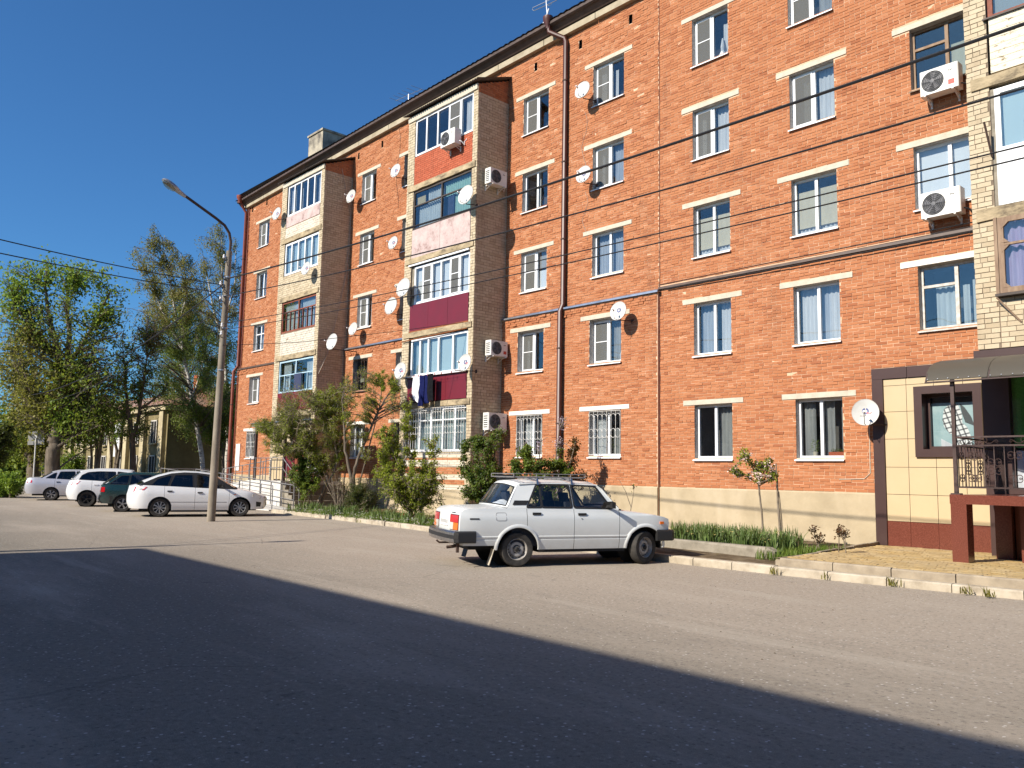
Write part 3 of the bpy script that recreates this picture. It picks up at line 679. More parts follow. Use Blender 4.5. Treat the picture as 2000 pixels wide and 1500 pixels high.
def window(x0, x1, z0, z1, y, st='pvc', cur=None, mt=None, rec=.12, scr=True, bar=True, gl=None):
    mt = mt or M['pvc']; gl = gl or M['glass']; yf = y+rec; W = .058
    mb = MB(); ring(mb, x0, x1, z0, z1, yf, yf+.07, W); xm = (x0+x1)/2+.0
    if st in ('wood_t','wood_white'):
        xm = x0+(x1-x0)*.52
    mb.box(xm-.038, xm+.038, yf-.004, yf+.07, z0+W, z1-W)
    H = z1-z0
    if st == 'pvc': ring(mb, x0+W-.012, xm-.03, z0+W-.012, z1-W+.012, yf-.018, yf+.03, .045)
    if st in ('wood_t','wood_white'): mb.box(x0+W, xm-.038, yf-.006, yf+.07, z0+H*.66, z0+H*.66+.06)
    if st == 't2': mb.box(x0+W, x1-W, yf-.006, yf+.07, z0+H*.62, z0+H*.62+.05)
    w = mb.build('window', mt, B)
    for a, b in ((x0+W, xm-.038),(xm+.038, x1-W)):
        m2 = MB(); m2.box(a-.005,b+.005,yf+.028,yf+.034,z0+W-.005,z1-W+.005); m2.build('pane', gl, w)
    rv = MB(); rv.add([(x0,y-.005,z0),(x1,y-.005,z0),(x1,y-.005,z1),(x0,y-.005,z1),(x0,yf+.07,z0),(x1,yf+.07,z0),(x1,yf+.07,z1),(x0,yf+.07,z1)],[(0,3,7,4),(1,5,6,2),(3,2,6,7),(0,4,5,1)]); rv.build('window_reveal', M['reveal'], w)
    m2 = MB(); s = random.uniform(-.01,.01)
    m2.add([(x0-.03,y-.075,z0-.045+s),(x1+.03,y-.075,z0-.045+s),(x1+.03,yf,z0+.012),(x0-.03,yf,z0+.012),(x0-.03,y-.075,z0-.075+s),(x1+.03,y-.075,z0-.075+s),(x1+.03,y+.0,z0-.03),(x0-.03,y,z0-.03)],[(0,1,2,3),(0,4,5,1),(4,7,6,5),(1,5,6,2),(0,3,7,4)])
    m2.build('window_sill', M['pvc'] if st in ('pvc','pvc2','t2') else mt, w)
    if st == 'pvc' and scr:
        m2 = MB(); m2.quad((x0+W,yf-.012,z0+W),(xm-.04,yf-.012,z0+W),(xm-.04,yf-.012,z1-W),(x0+W,yf-.012,z1-W)); s_ = m2.build('insect_screen', M['screen'], w)
        m2 = MB()
        if bar: m2.box(x0+W,xm-.04,yf-.022,yf-.010,z0+H*.5-.012,z0+H*.5+.012)
        ring(m2, x0+W-.01, xm-.032, z0+W-.01, z1-W+.01, yf-.024, yf-.014, .022); m2.build('screen_frame', M['pvc'], w)
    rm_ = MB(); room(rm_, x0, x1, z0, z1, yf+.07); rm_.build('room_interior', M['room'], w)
    yc = yf+.17
    for c in (cur or []):
        kind, a, b, lo, hi = c; xa = x0+(x1-x0)*a; xb = x0+(x1-x0)*b; za = z0+H*lo; zb = z0+H*hi
        if kind.startswith('blind') or kind == 'cur_cream': m2 = MB(); m2.quad((xa,yc-.06,za),(xb,yc-.06,za),(xb,yc-.06,zb),(xa,yc-.06,zb)); m2.build('blind', M[kind], w)
        else: wave_curtain(xa, xb, za, zb, yc).build('curtain', M[kind], w, smooth=True, angle=80)
    return w
CW = 'cur_white'
WS = {('A',4):('pvc',[(CW,.72,.9,.05,.75),(CW,.5,1,.05,.16)]),('A',3):('pvc',[(CW,.02,.22,.0,1),(CW,.55,.98,0,1)]),('A',2):('pvc2',[('cur_cream',.05,.95,.16,.78),(CW,0,1,.03,.24)]),
 ('A',1):('pvc2',[('cur_blue',.02,.45,0,1),(CW,.58,.98,0,1)]),('A',0):('pvc2',[('cur_grey',.5,.99,0,1)]),
 ('B',4):('pvc',[('cur_grey',.6,1,0,.4)]),('B',3):('pvc',[('cur_grey',.2,.5,0,1),(CW,.55,1,0,1)]),('B',2):('pvc2',[('cur_cream',.05,.95,.14,.80),(CW,0,1,.03,.2)]),
 ('B',1):('pvc2',[(CW,.05,.42,0,1),('cur_blue',.5,.7,0,1),(CW,.62,.98,0,1)]),('B',0):('pvc2',[('cur_grey',.05,.3,0,1),('cur_grey',.52,.72,0,1),('cur_grey',.85,1,0,1)]),
 ('C',3):('wood_t',[('cur_cream',.55,.98,.0,.62)]),('C',2):('pvc2',[('blind_white',.02,.98,.03,.97)]),('C',1):('wood_white',[(CW,.18,.46,.0,.68),(CW,.56,.66,0,.66),(CW,.7,.98,0,.72)]),('C',4):('pvc',[(CW,.5,1,0,1)]),
 ('D',4):('pvc',[(CW,.08,.24,0,1),(CW,.52,.64,.1,.8),(CW,.9,1,.1,.9),(CW,.5,1,0,.12)]),('D',3):('pvc',[(CW,.1,.2,0,1),('cur_blue',.5,1,0,1)]),('D',2):('pvc2',[('cur_blue',0,1,0,1)]),('D',1):('pvc',[('cur_grey',.5,.8,0,.95),(CW,.7,1,0,.22)]),('D',0):('pvc2',[(CW,.05,.3,0,1),('cur_grey',.55,.95,0,.6)]),
 ('E',4):('pvc',[('cur_blue',.55,1,0,.1)]),('E',3):('pvc2',[(CW,.3,.5,0,1),('cur_blue',.8,1,0,1)]),('E',2):('pvc',[('blind_white',.52,.98,.0,.5),('blind_grey',.52,.98,.55,.95)]),('E',1):('pvc',[(CW,.08,.16,0,1),('cur_blue',.8,.95,0,.5)]),('E',0):('pvc2',[(CW,.05,.45,0,1),('cur_grey',.6,1,0,1)]),
 ('F',4):('pvc',[('cur_cream',.05,.5,0,1),(CW,.6,.95,0,1)]),('F',3):('pvc',[('cur_grey',.1,.5,0,1),('cur_grey',.6,.98,0,1)]),('F',2):('pvc',[('cur_cream',.05,.5,0,1),(CW,.55,.98,0,1)]),('F',1):('wood_t',[('cur_cream',.1,.9,.3,.8)]),('F',0):('pvc2',[(CW,0,1,0,1)]),
 ('G',4):('pvc',[('cur_cream',.1,.5,0,1)]),('G',3):('pvc2',[(CW,.1,.4,0,1)]),('G',2):('t2',[('cur_blue',.1,.9,0,.6)]),('G',1):('pvc',[('cur_cream',.1,.5,0,1),(CW,.6,.9,0,1)]),('G',0):('pvc2',[('cur_grey',.1,.9,0,1)])}
for c, k, x0, x1, z0, z1 in WIN:
    y = YL if (c in 'DEFGH' and k < 2) else YF
    st, cur = WS.get((c,k), ('pvc2', [('cur_grey',.1,.9,0,1)]))
    mt = M['pvc']; gl = None
    if st == 'wood_t': mt = M['wood_old'] if c == 'C' else M['wood_dark']; gl = M['glass_old']
    if st == 'wood_white': mt = M['wood_white']; gl = M['glass_old']
    if c == 'H' : mt = M['wood_white'] if k in (1,3) else M['wood_dark']; gl = M['glass_old']
    w = window(x0, x1, z0, z1, y, st, cur, mt, rec=.14 if y == YF else .2, gl=gl)
    if k == 0 and c in 'DEG': grille_bars(x0+.02, x1-.02, z0+.03, z1-.02, y-.015, 7, w)
    if k == 1 and c == 'F': grille_bars(x0+.02, x1-.02, z0+.03, z1-.02, y-.015, 5, w, M['iron_grey'])
    if (c,k) == ('B',0):      # flower pots on the inner sill
        m2 = MB(); m2.lathe([(.0,0),(.05,0),(.065,.10),(.0,.10)], (x0+.36,y+.26,z0+.06), (0,0,1), 10); 
        for i in range(26):
            a = i*2.4; e = .10+.10*(i%5)/4; m2.quad((x0+.36,y+.26,z0+.14+i*.011),(x0+.36+e*math.cos(a)*.5-.008,y+.26+.4*e*math.sin(a),z0+.19+i*.011),(x0+.36+e*math.cos(a),y+.26+.6*e*math.sin(a),z0+.16+i*.011),(x0+.36+e*math.cos(a)*.5+.008,y+.26+.4*e*math.sin(a),z0+.18+i*.011), 1)
        tag(m2.build('potted_plant', [M['lintel'], M['leaf_mid']]), 'small spiky potted plant behind the left pane of the ground floor window nearest the shop', 'house plant')
        m2 = MB(); m2.box(x0+.72,x0+1.12,y+.2,y+.3,z0+.065,z0+.15)
        for i in range(60):
            a = x0+.74+random.random()*.36; b = z0+.15+random.random()*.06; m2.quad((a,y+.25,b),(a+.02,y+.22,b+.02),(a+.03,y+.25,b+.03),(a+.01,y+.27,b+.02), 1)
        tag(m2.build('window_box', [M['brick_r2'], M['leaf_mid']]), 'red-brown plant trough behind the right pane of the ground floor window nearest the shop', 'plant trough')
    if c == 'A' and k == 4:
        m2 = MB(); x = x0+.86; m2.lathe([(.07,0),(.10,.05),(.05,.18),(.06,.3),(.02,.55),(0,.56)], (x,y+.23,z0+.06), (0,0,1), 10); tag(m2.build('window_figurine', M['cur_white']), 'pale vase like ornament on the inner sill of a top floor window', 'ornament')

# ------------------------------------------------------------------ balcony stacks
YB = 17.42
def beam(name, x0, x1, z0, z1, mt, par, y=YB, out=.05, dep=.3):
    n = max(2, int((x1-x0)/.3)); rows = []
    for i in range(n+1):
        x = x0+(x1-x0)*i/n; j = lambda s=.006: random.uniform(-s,s)
        rows.append([(x,y+dep,z0),(x,y-out+j(),z0+j(.01)),(x,y-out+j(),z1+j(.008)),(x,y+dep,z1)])
    m2 = MB(); m2.grid(rows); m2.poly(rows[0]); m2.poly(rows[-1][::-1]); return m2.build(name, mt, par)
def glazing(x0, x1, z0, z1, y, n, par, mt, gl, trans=None, screens=(), curs=(), w=.055, gaps=None, tn=None):
    mb = MB(); ring(mb, x0, x1, z0, z1, y, y+.07, w); H = z1-z0
    xs = gaps or [x0+(x1-x0)*i/n for i in range(n+1)]
    for x in xs[1:-1]: mb.box(x-w*.55, x+w*.55, y-.006, y+.07, z0+w, z1-w)
    if trans: mb.box(x0+w, x1-w, y-.003, y+.066, z0+H*trans-.022, z0+H*trans+.022)
    if tn:
        for i in range(1, tn):
            x = x0+(x1-x0)*i/tn; mb.box(x-.018,x+.018,y-.004,y+.062,z0+w,z0+H*(trans or 1))
    g = mb.build('glazing', mt, par)
    for a, b in zip(xs, xs[1:]):
        m2 = MB(); m2.box(a+w*.5,b-w*.5,y+.028,y+.034,z0+w-.004,z1-w+.004); m2.build('pane', gl, par)
    for i in screens:
        a, b = xs[i]+w*.6, xs[i+1]-w*.6; m2 = MB(); m2.quad((a,y-.012,z0+w),(b,y-.012,z0+w),(b,y-.012,z1-w),(a,y-.012,z1-w)); m2.build('insect_screen', M['screen'], par)
        m2 = MB(); ring(m2, a, b, z0+w, z1-w, y-.022, y-.008, .025); m2.box(a+.02,b-.02,y-.022,y-.010,z0+H*.55-.014,z0+H*.55+.014); m2.build('screen_frame', M['pvc'], par)
    for kind, a, b, lo, hi in curs:
        xa = x0+(x1-x0)*a; xb = x0+(x1-x0)*b
        if kind.startswith('blind'): m2 = MB(); m2.quad((xa,y+.12,z0+H*lo),(xb,y+.12,z0+H*lo),(xb,y+.12,z0+H*hi),(xa,y+.12,z0+H*hi)); m2.build('blind', M[kind], par)
        else: wave_curtain(xa, xb, z0+H*lo, z0+H*hi, y+.16, .03, .13).build('curtain', M[kind], par, smooth=True, angle=80)
    return g
def panel_sheet(name, x0, x1, z0, z1, mt, par, n=1, y=YB-.005, ribs=0):
    for i in range(n):
        a = x0+(x1-x0)*i/n+.004; b = x0+(x1-x0)*(i+1)/n-.004; m2 = MB(); e = random.uniform(0,.006)
        if ribs:
            k = int((b-a)/ribs); row = []
            for q in range(k+1):
                xq = a+(b-a)*q/k; row += [(xq,0),(min(b,xq+ribs*.12),.008),(min(b,xq+ribs*.2),0)]
            rows = [[(xx,y-d-e,zz) for xx,d in row] for zz in (z0,z1)]; m2.grid(rows)
        else: m2.box(a,b,y-.012-e,y+.03,z0,z1)
        m2.build(name, mt, par)
def stack(Xl, Ol, Or, Xr, ztop_f, ztop_w, zb0):
    mb = MB()
    for a, b in ((Xl,Ol),(Or,Xr)):
        s = [(YB+.004,zb0),(YB+.004,ztop_f),(YF,ztop_w),(YF,zb0)]
        aa, bb = a+.004, b-.004
        mb.prism([(aa,y,z) for y,z in s], (bb-aa,0,0))
    mb.build('balcony_pier', M['mortar_dark'], B)
    for a, b in ((Xl,Ol),(Or,Xr)):
        lay('brick_y', (0,YB,0), U, NF, a+.002, b-.002, zb0, ztop_f-.02, (), L=.25, H=.088, g=.012, out=.008, var=.002)
    lim = lambda z: (YB+.002+max(0,(z-ztop_f)/(ztop_w-ztop_f)*(YF-YB)), YF-.002)
    hr = 14.80
    lay('brick_y', (Xr,0,0), (0,1,0), (1,0,0), YB+.002, YF-.002, zb0, hr, (), L=.25, H=.088, g=.012, out=.008, var=.002)
    lay('brick', (Xr,0,0), (0,1,0), (1,0,0), YB+.002, YF-.002, hr, ztop_w-.03, (), out=.008, ulim=lim)
def balcony_roof(Xl, Xr, zf, zw):
    rows = []; n = int((Xr-Xl+.3)/.0325)
    for i in range(n+1):
        x = Xl-.15+(Xr-Xl+.3)*i/n; w = .028*math.cos(2*PI*i/4)
        rows.append([(x,YB-.20,zf+.03+w),(x,YB+.6,zf+.03+(zw-zf)*.5+w),(x,YF+.0,zw+.06+w),(x,YF,zw+.045+w),(x,YB-.20,zf+.012+w)])
    m2 = MB(); m2.grid(rows); m2.build('balcony_roof', M['roof'], B)
def balcony(Ol, Or, zw0, zw1, zp0, zs0=None, zs1=None, par_=None):
    m2 = MB()
    # floor slab is the part; everything of that storey hangs under it
    z = zs1 if zs1 else zp0
    m2.box(Ol+.003, Or-.003, YB+.31, YF-.01, z-.16, z)
    b = m2.build('balcony', M['slab'], B)
    if zs0: beam('slab_edge', Ol-.32, Or+.20, zs0, zs1, M['slab'], b)
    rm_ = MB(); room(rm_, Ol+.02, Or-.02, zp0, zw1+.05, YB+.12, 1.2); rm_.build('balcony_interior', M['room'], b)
    return b
# right hand stack
Xl, Ol, Or, Xr = -25.16, -24.72, -21.28, -21.02
stack(Xl, Ol, Or, Xr, 15.08, 15.66, 0.1); balcony_roof(Xl, Xr, 15.14, 15.70)
beam('top_beam', Xl+.02, Xr-.02, 14.90, 15.10, M['lintel'], B)
yg = YB+.02
b = balcony(Ol, Or, 13.45, 14.88, 12.33, 12.12, 12.33)
glazing(Ol+.01, Or-.01, 13.47, 14.89, yg, 5, b, M['pvc'], M['glass'], screens=(3,), curs=[(CW,.84,.97,0,1)], w=.07)
mb = MB(); mb.box(Ol,Or,YB+.004,YB+.2,12.33,13.46); mb.build('parapet', M['mortar_red'], b)
lay('brick_r2', (0,YB+.004,0), U, NF, Ol+.003, Or-.003, 12.335, 13.44, (), H=.066, out=.006, var=.0008, chip=0)
b = balcony(Ol, Or, 10.58, 12.05, 9.50, 9.30, 9.50)
glazing(Ol+.01, Or-.01, 10.60, 12.08, yg, 2, b, M['wood_dark'], M['glass_old'], trans=.62, curs=[(CW,.05,.48,0,.6),(CW,.2,.47,.62,.98),('cur_mint',.5,.98,.62,.99),('cur_mint',.68,.98,0,.62)], w=.06)
m2 = MB(); m2.box(Ol+2.0,Ol+2.35,yg+.08,yg+.1,10.62,11.45); m2.build('dark_blind', M['navy_void'], b)
m2 = MB(); m2.box(Ol+.12,Ol+.62,yg+.09,yg+.12,11.55,11.86); m2.build('stored_board', M['paver'], b)
panel_sheet('parapet_panel', Ol+.01, Or-.01, 9.51, 10.58, M['pink'], b, 2)
b = balcony(Ol, Or, 7.72, 9.18, 6.69, 6.50, 6.69)
glazing(Ol+.2, Or-.01, 7.74, 9.16, yg, 6, b, M['pvc'], M['glass'], screens=(1,4), curs=[('blind_white',.0,.17,0,1),('blind_white',.34,.66,0,1),('blind_white',.84,1,0,1)], w=.075)
m2 = MB(); m2.box(Ol+.0,Ol+.2,yg+.03,yg+.1,7.72,9.18); m2.build('side_reveal', M['concrete'], b)
panel_sheet('parapet_panel', Ol+.01, Or-.01, 6.74, 7.72, M['maroon'], b, 3)
m2 = MB(); m2.box(Ol+.0,Or-.0,YB-.03,YB+.03,6.69,6.74); m2.build('rusty_trim', M['rust'], b)
m2 = MB(); m2.box(Ol-.1,Or-.0,YB-.075,YB-.02,9.20,9.255); m2.build('rain_strip', M['pvc'], b)
b = balcony(Ol, Or, 5.03, 6.42, 4.07, 3.88, 4.07)
glazing(Ol+.12, Or-.01, 5.05, 6.42, yg, 6, b, M['pvc'], M['glass_pale'], curs=[('blind_white',.16,.98,0,1),(CW,.02,.15,0,1)], w=.08, gaps=[Ol+.12,Ol+.68,Ol+1.18,Ol+1.78,Ol+2.6,Or-.01])
panel_sheet('parapet_panel', Ol+.01, Or-.01, 4.10, 5.02, M['maroon'], b, 3)
m2 = MB(); m2.box(Ol-.02,Or+.05,YB-.12,YB+.03,5.00,5.045); m2.build('balcony_sill', M['pvc'], b)
m2 = MB(); m2.tube([(Ol-.35,YB-.08,6.40),(Or+.0,YB-.06,6.47)], .02, 5); m2.build('rusty_trim', M['rust'], b)
b = balcony(Ol, Or, 2.28, 3.87, .2)
glazing(Ol+.05, Or-.01, 2.32, 3.85, yg+.05, 5, b, M['pvc'], M['glass_pale'], trans=.72, curs=[(CW,.05,.95,0,1)], w=.07)
grille_bars(Ol+.0, Or-.0, 2.30, 3.84, YB-.10, 24, b)
mb = MB(); mb.box(Ol,Or,YB+.004,YB+.2,1.0,2.28); mb.box(Ol,Or,YB-.02,YB+.2,0,1.0); mb.build('parapet', M['plinth'], b)
for i,(z0,z1,key) in enumerate(((1.02,1.2,'brick_w'),(1.2,1.36,'brick'),(1.36,1.55,'brick_w'),(1.55,1.8,'brick'),(1.8,2.02,'brick_w'),(2.02,2.12,'brick'),(2.12,2.27,'brick_w'))):
    lay(key, (0,YB+.004,0), U, NF, Ol+.003, Or-.003, z0, z1, (), out=.008)
# left hand stack
Xl, Ol, Or, Xr = -35.48, -34.98, -31.80, -31.50
stack(Xl, Ol, Or, Xr, 15.06, 15.64, 0.1); balcony_roof(Xl, Xr, 15.12, 15.68)
beam('top_beam', Xl+.1, Xr-.02, 14.88, 15.08, M['lintel'], B)
b = balcony(Ol, Or, 13.37, 14.86, 12.34, 12.11, 12.34)
glazing(Ol+.08, Or-.01, 13.39, 14.86, yg, 5, b, M['pvc'], M['glass'], curs=[(CW,.03,.16,0,1),(CW,.27,.38,0,.8),(CW,.85,.98,0,.9)], w=.08)
panel_sheet('parapet_panel', Ol+.06, Or-.01, 12.86, 13.37, M['pink'], b, 2)
mb = MB(); mb.box(Ol,Or,YB+.004,YB+.2,12.34,12.86); mb.build('parapet', M['mortar'], b)
lay('brick_w', (0,YB+.004,0), U, NF, Ol+.003, Or-.003, 12.345, 12.85, (), H=.088, out=.006)
b = balcony(Ol, Or, 10.55, 12.05, 9.52, 9.30, 9.52)
glazing(Ol+.05, Or-.01, 10.56, 12.06, yg, 5, b, M['pvc'], M['glass_pale'], curs=[('blind_white',.02,.98,0,1)], w=.085)
mb = MB(); mb.box(Ol,Or,YB+.004,YB+.2,9.52,10.55); mb.build('parapet', M['mortar_dark'], b)
lay('brick_y', (0,YB+.004,0), U, NF, Ol+.003, Or-.003, 9.525, 10.54, (), H=.088, out=.006)
b = balcony(Ol, Or, 7.83, 9.28, 6.79, 6.56, 6.79)
glazing(Ol+.02, Or-.01, 7.84, 9.28, yg, 2, b, M['wood_red'], M['glass_old'], trans=.66, tn=8, curs=[(CW,.03,.48,0,.98),(CW,.52,.97,0,.98)], w=.07)
mb = MB(); mb.box(Ol,Or,YB+.004,YB+.2,6.79,7.83); mb.build('parapet', M['mortar_dark'], b)
lay('brick_w', (0,YB+.004,0), U, NF, Ol+.003, Or-.003, 6.795, 7.82, (), H=.088, out=.006)
b = balcony(Ol, Or, 5.05, 6.5, 4.2, 3.98, 4.2)
glazing(Ol+.02, Or-.01, 5.06, 6.52, yg, 2, b, M['wood_blue'], M['glass_old'], trans=.55, tn=6, curs=[(CW,.05,.28,0,.98),(CW,.36,.46,0,.98),(CW,.72,.97,0,.9)], w=.07)
m2 = MB(); m2.box(Ol+1.55,Ol+2.2,yg-.05,yg-.03,5.15,5.85); m2.build('hanging_cloth', M['navy_void'], b)
panel_sheet('parapet_panel', Ol+.01, Or-.01, 4.22, 5.05, M['maroon'], b, 3)
mb = MB(); mb.box(Ol,Or,YB+.3,YB+.35,.1,4.0); mb.build('entrance_wall', M['brick_y'], B)
# stack above the shop, cut off by the right edge of the view
Xl3, Ol3 = -5.55, -5.14
mb = MB(); mb.box(Xl3+.004,Ol3,YB+.004,YF,4.16,ZT); mb.build('balcony_pier', M['mortar_dark'], B)
lay('brick_y', (0,YB,0), U, NF, Xl3+.002, Ol3-.002, 4.165, ZT, (), L=.25, H=.088, g=.013, out=.010, var=.003)
XR3 = 1.0
b = balcony(Ol3, XR3, 10.8, 12.2, 9.63, 9.40, 9.63)
glazing(Ol3+.02, XR3, 10.82, 12.2, YB+.05, 4, b, M['wood_red'], M['glass_old'], curs=[('blind_grey',.01,1,.0,1)], w=.09)
for i in range(8):
    m2 = MB(); z = 9.66+i*.142; m2.box(Ol3+.05,XR3,YB-.02-random.uniform(0,.008),YB+.04,z+.004,z+.138); m2.build('parapet_board', M['peel'], b)
m2 = MB(); m2.box(Ol3-.05,XR3,YB-.07,YB+.06,10.79,10.82); m2.build('balcony_sill', M['wood_dark'], b)
b = balcony(Ol3, XR3, 8.03, 9.36, 6.94, 6.70, 6.94)
glazing(Ol3+.07, XR3, 8.03, 9.34, YB+.03, 4, b, M['pvc'], M['glass_pale'], curs=[('blind_white',.0,1,0,1)], w=.10)
m2 = MB(); m2.box(Ol3,Ol3+.07,YB+.03,YB+.12,6.96,9.36); m2.build('side_reveal', M['concrete'], b)
panel_sheet('parapet_panel', Ol3+.07, XR3, 6.96, 8.03, M['plastic'], b, 3, ribs=.12)
m2 = MB(); 
for q in range(3): m2.lathe([(0,0),(.035,.001)], (Ol3+.60+.05*q,YB-.001,8.52+.03*(q%2)), (0,-1,0), 7)
m2.build('paint_mark', M['wood_blue'] if False else M['dish_b'], b)
b = balcony(Ol3, XR3, 5.2, 6.7, 4.16)
xs3 = [Ol3+.06, Ol3+1.15, Ol3+2.3, Ol3+3.4, XR3]
glazing(Ol3+.06, XR3, 5.2, 6.68, YB-.12, 4, b, M['wood_old'], M['glass_old'], trans=.64, curs=[('cur_lilac',.01,1,.02,.98)], w=.10, gaps=xs3)
mb = MB()
for xa, xb in zip(xs3, xs3[1:]):
    for za, zb in ((5.30,6.12),(6.18,6.58)):
        for (cx, sx) in ((xa+.06,1),(xb-.06,-1)):
            for (cz, sz) in ((za,1),(zb,-1)): mb.prism([(cx,YB-.125,cz),(cx+sx*.13,YB-.125,cz),(cx,YB-.125,cz+sz*.13)], (0,.06,0))
mb.build('corner_block', M['wood_old'], b)
m2 = MB(); m2.box(Ol3-.02,XR3,YB-.16,YB+.05,5.14,5.19); m2.build('balcony_sill', M['wood_dark'], b)
m2 = MB(); m2.box(Ol3-.01,Ol3+.05,YB-.12,YB+.1,5.19,6.7); m2.build('side_board', M['wood_old'], b)
m2 = MB(); m2.tube([(Ol3+.0,YB-.15,5.12),(Ol3+.36,YB-.01,4.62)], .018, 5); m2.build('stay_bar', M['wood_old'], b)
mb = MB(); mb.box(Ol3,XR3,YB+.006,YB+.2,4.16,5.14); mb.build('parapet', M['mortar_dark'], b)
lay('brick_y', (0,YB+.006,0), U, NF, Ol3+.01, -3.9, 4.165, 5.13, (), L=.25, H=.088, g=.013, out=.009, var=.003)
m2 = MB(); m2.tube([onY(1922,238,YB-.3),onY(1938,306,YB-.02)], .022, 5); m2.build('line_bracket', M['iron_grey'], b)

# ---------------------------------------------------- bricks: the 300 that show largest are objects, the rest joined
def emit_bricks():
    n = len(BRK); oo = np.array([b[1] for b in BRK]); uu = np.array([b[2] for b in BRK]); nn = np.array([b[3] for b in BRK])
    q = np.array([b[4:9] for b in BRK]); keys = np.array([b[0] for b in BRK])
    ctr = oo+uu*((q[:,0]+q[:,1])/2)[:,None]; ctr[:,2] += (q[:,2]+q[:,3])/2
    d = CAM-ctr; L = np.linalg.norm(d, axis=1); area = (q[:,1]-q[:,0])*(q[:,3]-q[:,2])*np.abs((d*nn).sum(1))/L**3
    v = ctr-CAM; dep = v@CF; px = 1000+FPX*(v@CR)/dep; py = 750-FPX*(v@CU)/dep
    vis = (px > 5) & (px < 1995) & (py > 5) & (py < 1400)
    vis &= ~((ctr[:,1] > YF-.05) & (ctr[:,0] > -5.75)) & ~((ctr[:,2] > 4.1) & (ctr[:,2] < 4.25) & (ctr[:,0] > -5.6))
    area = np.where(vis, area, 0); top = set(np.argsort(-area)[:300].tolist())
    off = np.array(B.location)
    um = MB(); um.box(0,1,-1,0,0,1); shared = {}
    var = {}
    for i in sorted(top):
        k = keys[i]
        if k not in shared: shared[k] = um.mesh('brick', M[k])
        a, b_, z0, z1, e = q[i]; p = oo[i]+uu[i]*a+np.array([0,0,z0])-off
        ob = link('brick', shared[k], B); ob.location = p.tolist(); ob.scale = (b_-a, e, z1-z0)
        if abs(uu[i][1]) > .5: ob.rotation_euler = (0,0,PI/2)
    rest = np.array([i for i in range(n) if i not in top])
    for k in sorted(set(keys)):
        idx = rest[keys[rest] == k]
        if not len(idx): continue
        o2, u2, n2, q2 = oo[idx]-off, uu[idx], nn[idx], q[idx]; e = q2[:,4][:,None]; m_ = len(idx)
        zc = np.zeros((m_,3)); P = []
        jit = rng.normal(0,.0016,(m_,8,3))
        for front in (0,1):
            for (ui, zi) in ((0,2),(1,2),(1,3),(0,3)):
                p = o2+u2*q2[:,ui][:,None]; p = p.copy(); p[:,2] += q2[:,zi]
                p += n2*(e if front else 0.0); P.append(p)
        V = np.stack(P,1); V[:,4:] += jit[:,4:]*np.array([1,.6,1])
        fc = np.array([[4,5,6,7],[0,1,5,4],[1,2,6,5],[2,3,7,6],[3,0,4,7]])
        F = (np.arange(m_)*8)[:,None,None]+fc[None]
        me = fast_mesh('brickwork', V.reshape(-1,3), F.reshape(-1,4), M[k])
        ob = link('brickwork', me, B); ob['kind'] = 'stuff'
    return n
NB = emit_bricks()
print('bricks', NB)

# ================================================================== SHOP
S = thing('shop_front', 'shop front clad in cream tiles with dark brown frame under the right hand balconies', 'shop front', (-6.9,YF-.1,.15))
YC = YF-.13
mb = MB(); mb.box(-8.2,-7.955,YC-.05,YF-.012,.12,3.87); mb.build('frame_strip', M['frame_br'], S)
for i,(a,b) in enumerate(((-8.2,-7.42),(-7.41,-6.4),(-6.39,-5.3))):
    mb = MB(); mb.box(a,b,YC-.05,YF-.012,3.875,4.12); mb.build('frame_strip', M['frame_br'], S)
mb = MB(); wall_grid(mb, -7.96, -5.2, .1, 3.88, YC+.012, [(-7.26,-5.95,2.13,3.64)]); mb.build('backing', M['dark_void'], S)
xs = [-7.95,-7.452,-6.873,-6.285,-5.70,-5.3]; zs = [.70,1.29,1.89,2.515,3.125,3.715,3.868]
def clip_tiles(a, b, c, d, hole):
    h0,h1,h2,h3 = hole
    if b <= h0 or a >= h1 or d <= h2 or c >= h3: return [(a,b,c,d)]
    o = []
    if c < h2: o.append((a,b,c,h2))
    if d > h3: o.append((a,b,h3,d))
    c2, d2 = max(c,h2), min(d,h3)
    if a < h0: o.append((a,h0,c2,d2))
    if b > h1: o.append((h1,b,c2,d2))
    return o
for a, b in zip(xs, xs[1:]):
    for c, d in zip(zs, zs[1:]):
        for (p,q,r,s_) in clip_tiles(a+.005,b-.005,c+.005,d-.005,(-7.275,-5.93,2.115,3.65)):
            if q-p < .02 or s_-r < .02: continue
            mb = MB(); e = random.uniform(0,.003); mb.box(p,q,YC-.012-e,YC+.01,r,s_); mb.build('facade_tile', M['tile'], S)
    mb = MB(); mb.box(a+.003,b-.003,YC-.02,YC+.01,.12,.697); mb.build('plinth_tile', M['granite'], S)
mb = MB(); x0,x1,z0,z1 = -7.28,-5.92,2.11,3.655
ring(mb, x0, x1, z0, z1, YC-.07, YC+.24, .17); sw = mb.build('shop_window', M['frame_br'], S)
mb = MB(); ring(mb, x0+.17, x1-.17, z0+.17, z1-.17, YC+.20, YC+.27, .07); mb.build('inner_frame', M['frame_br'], sw)
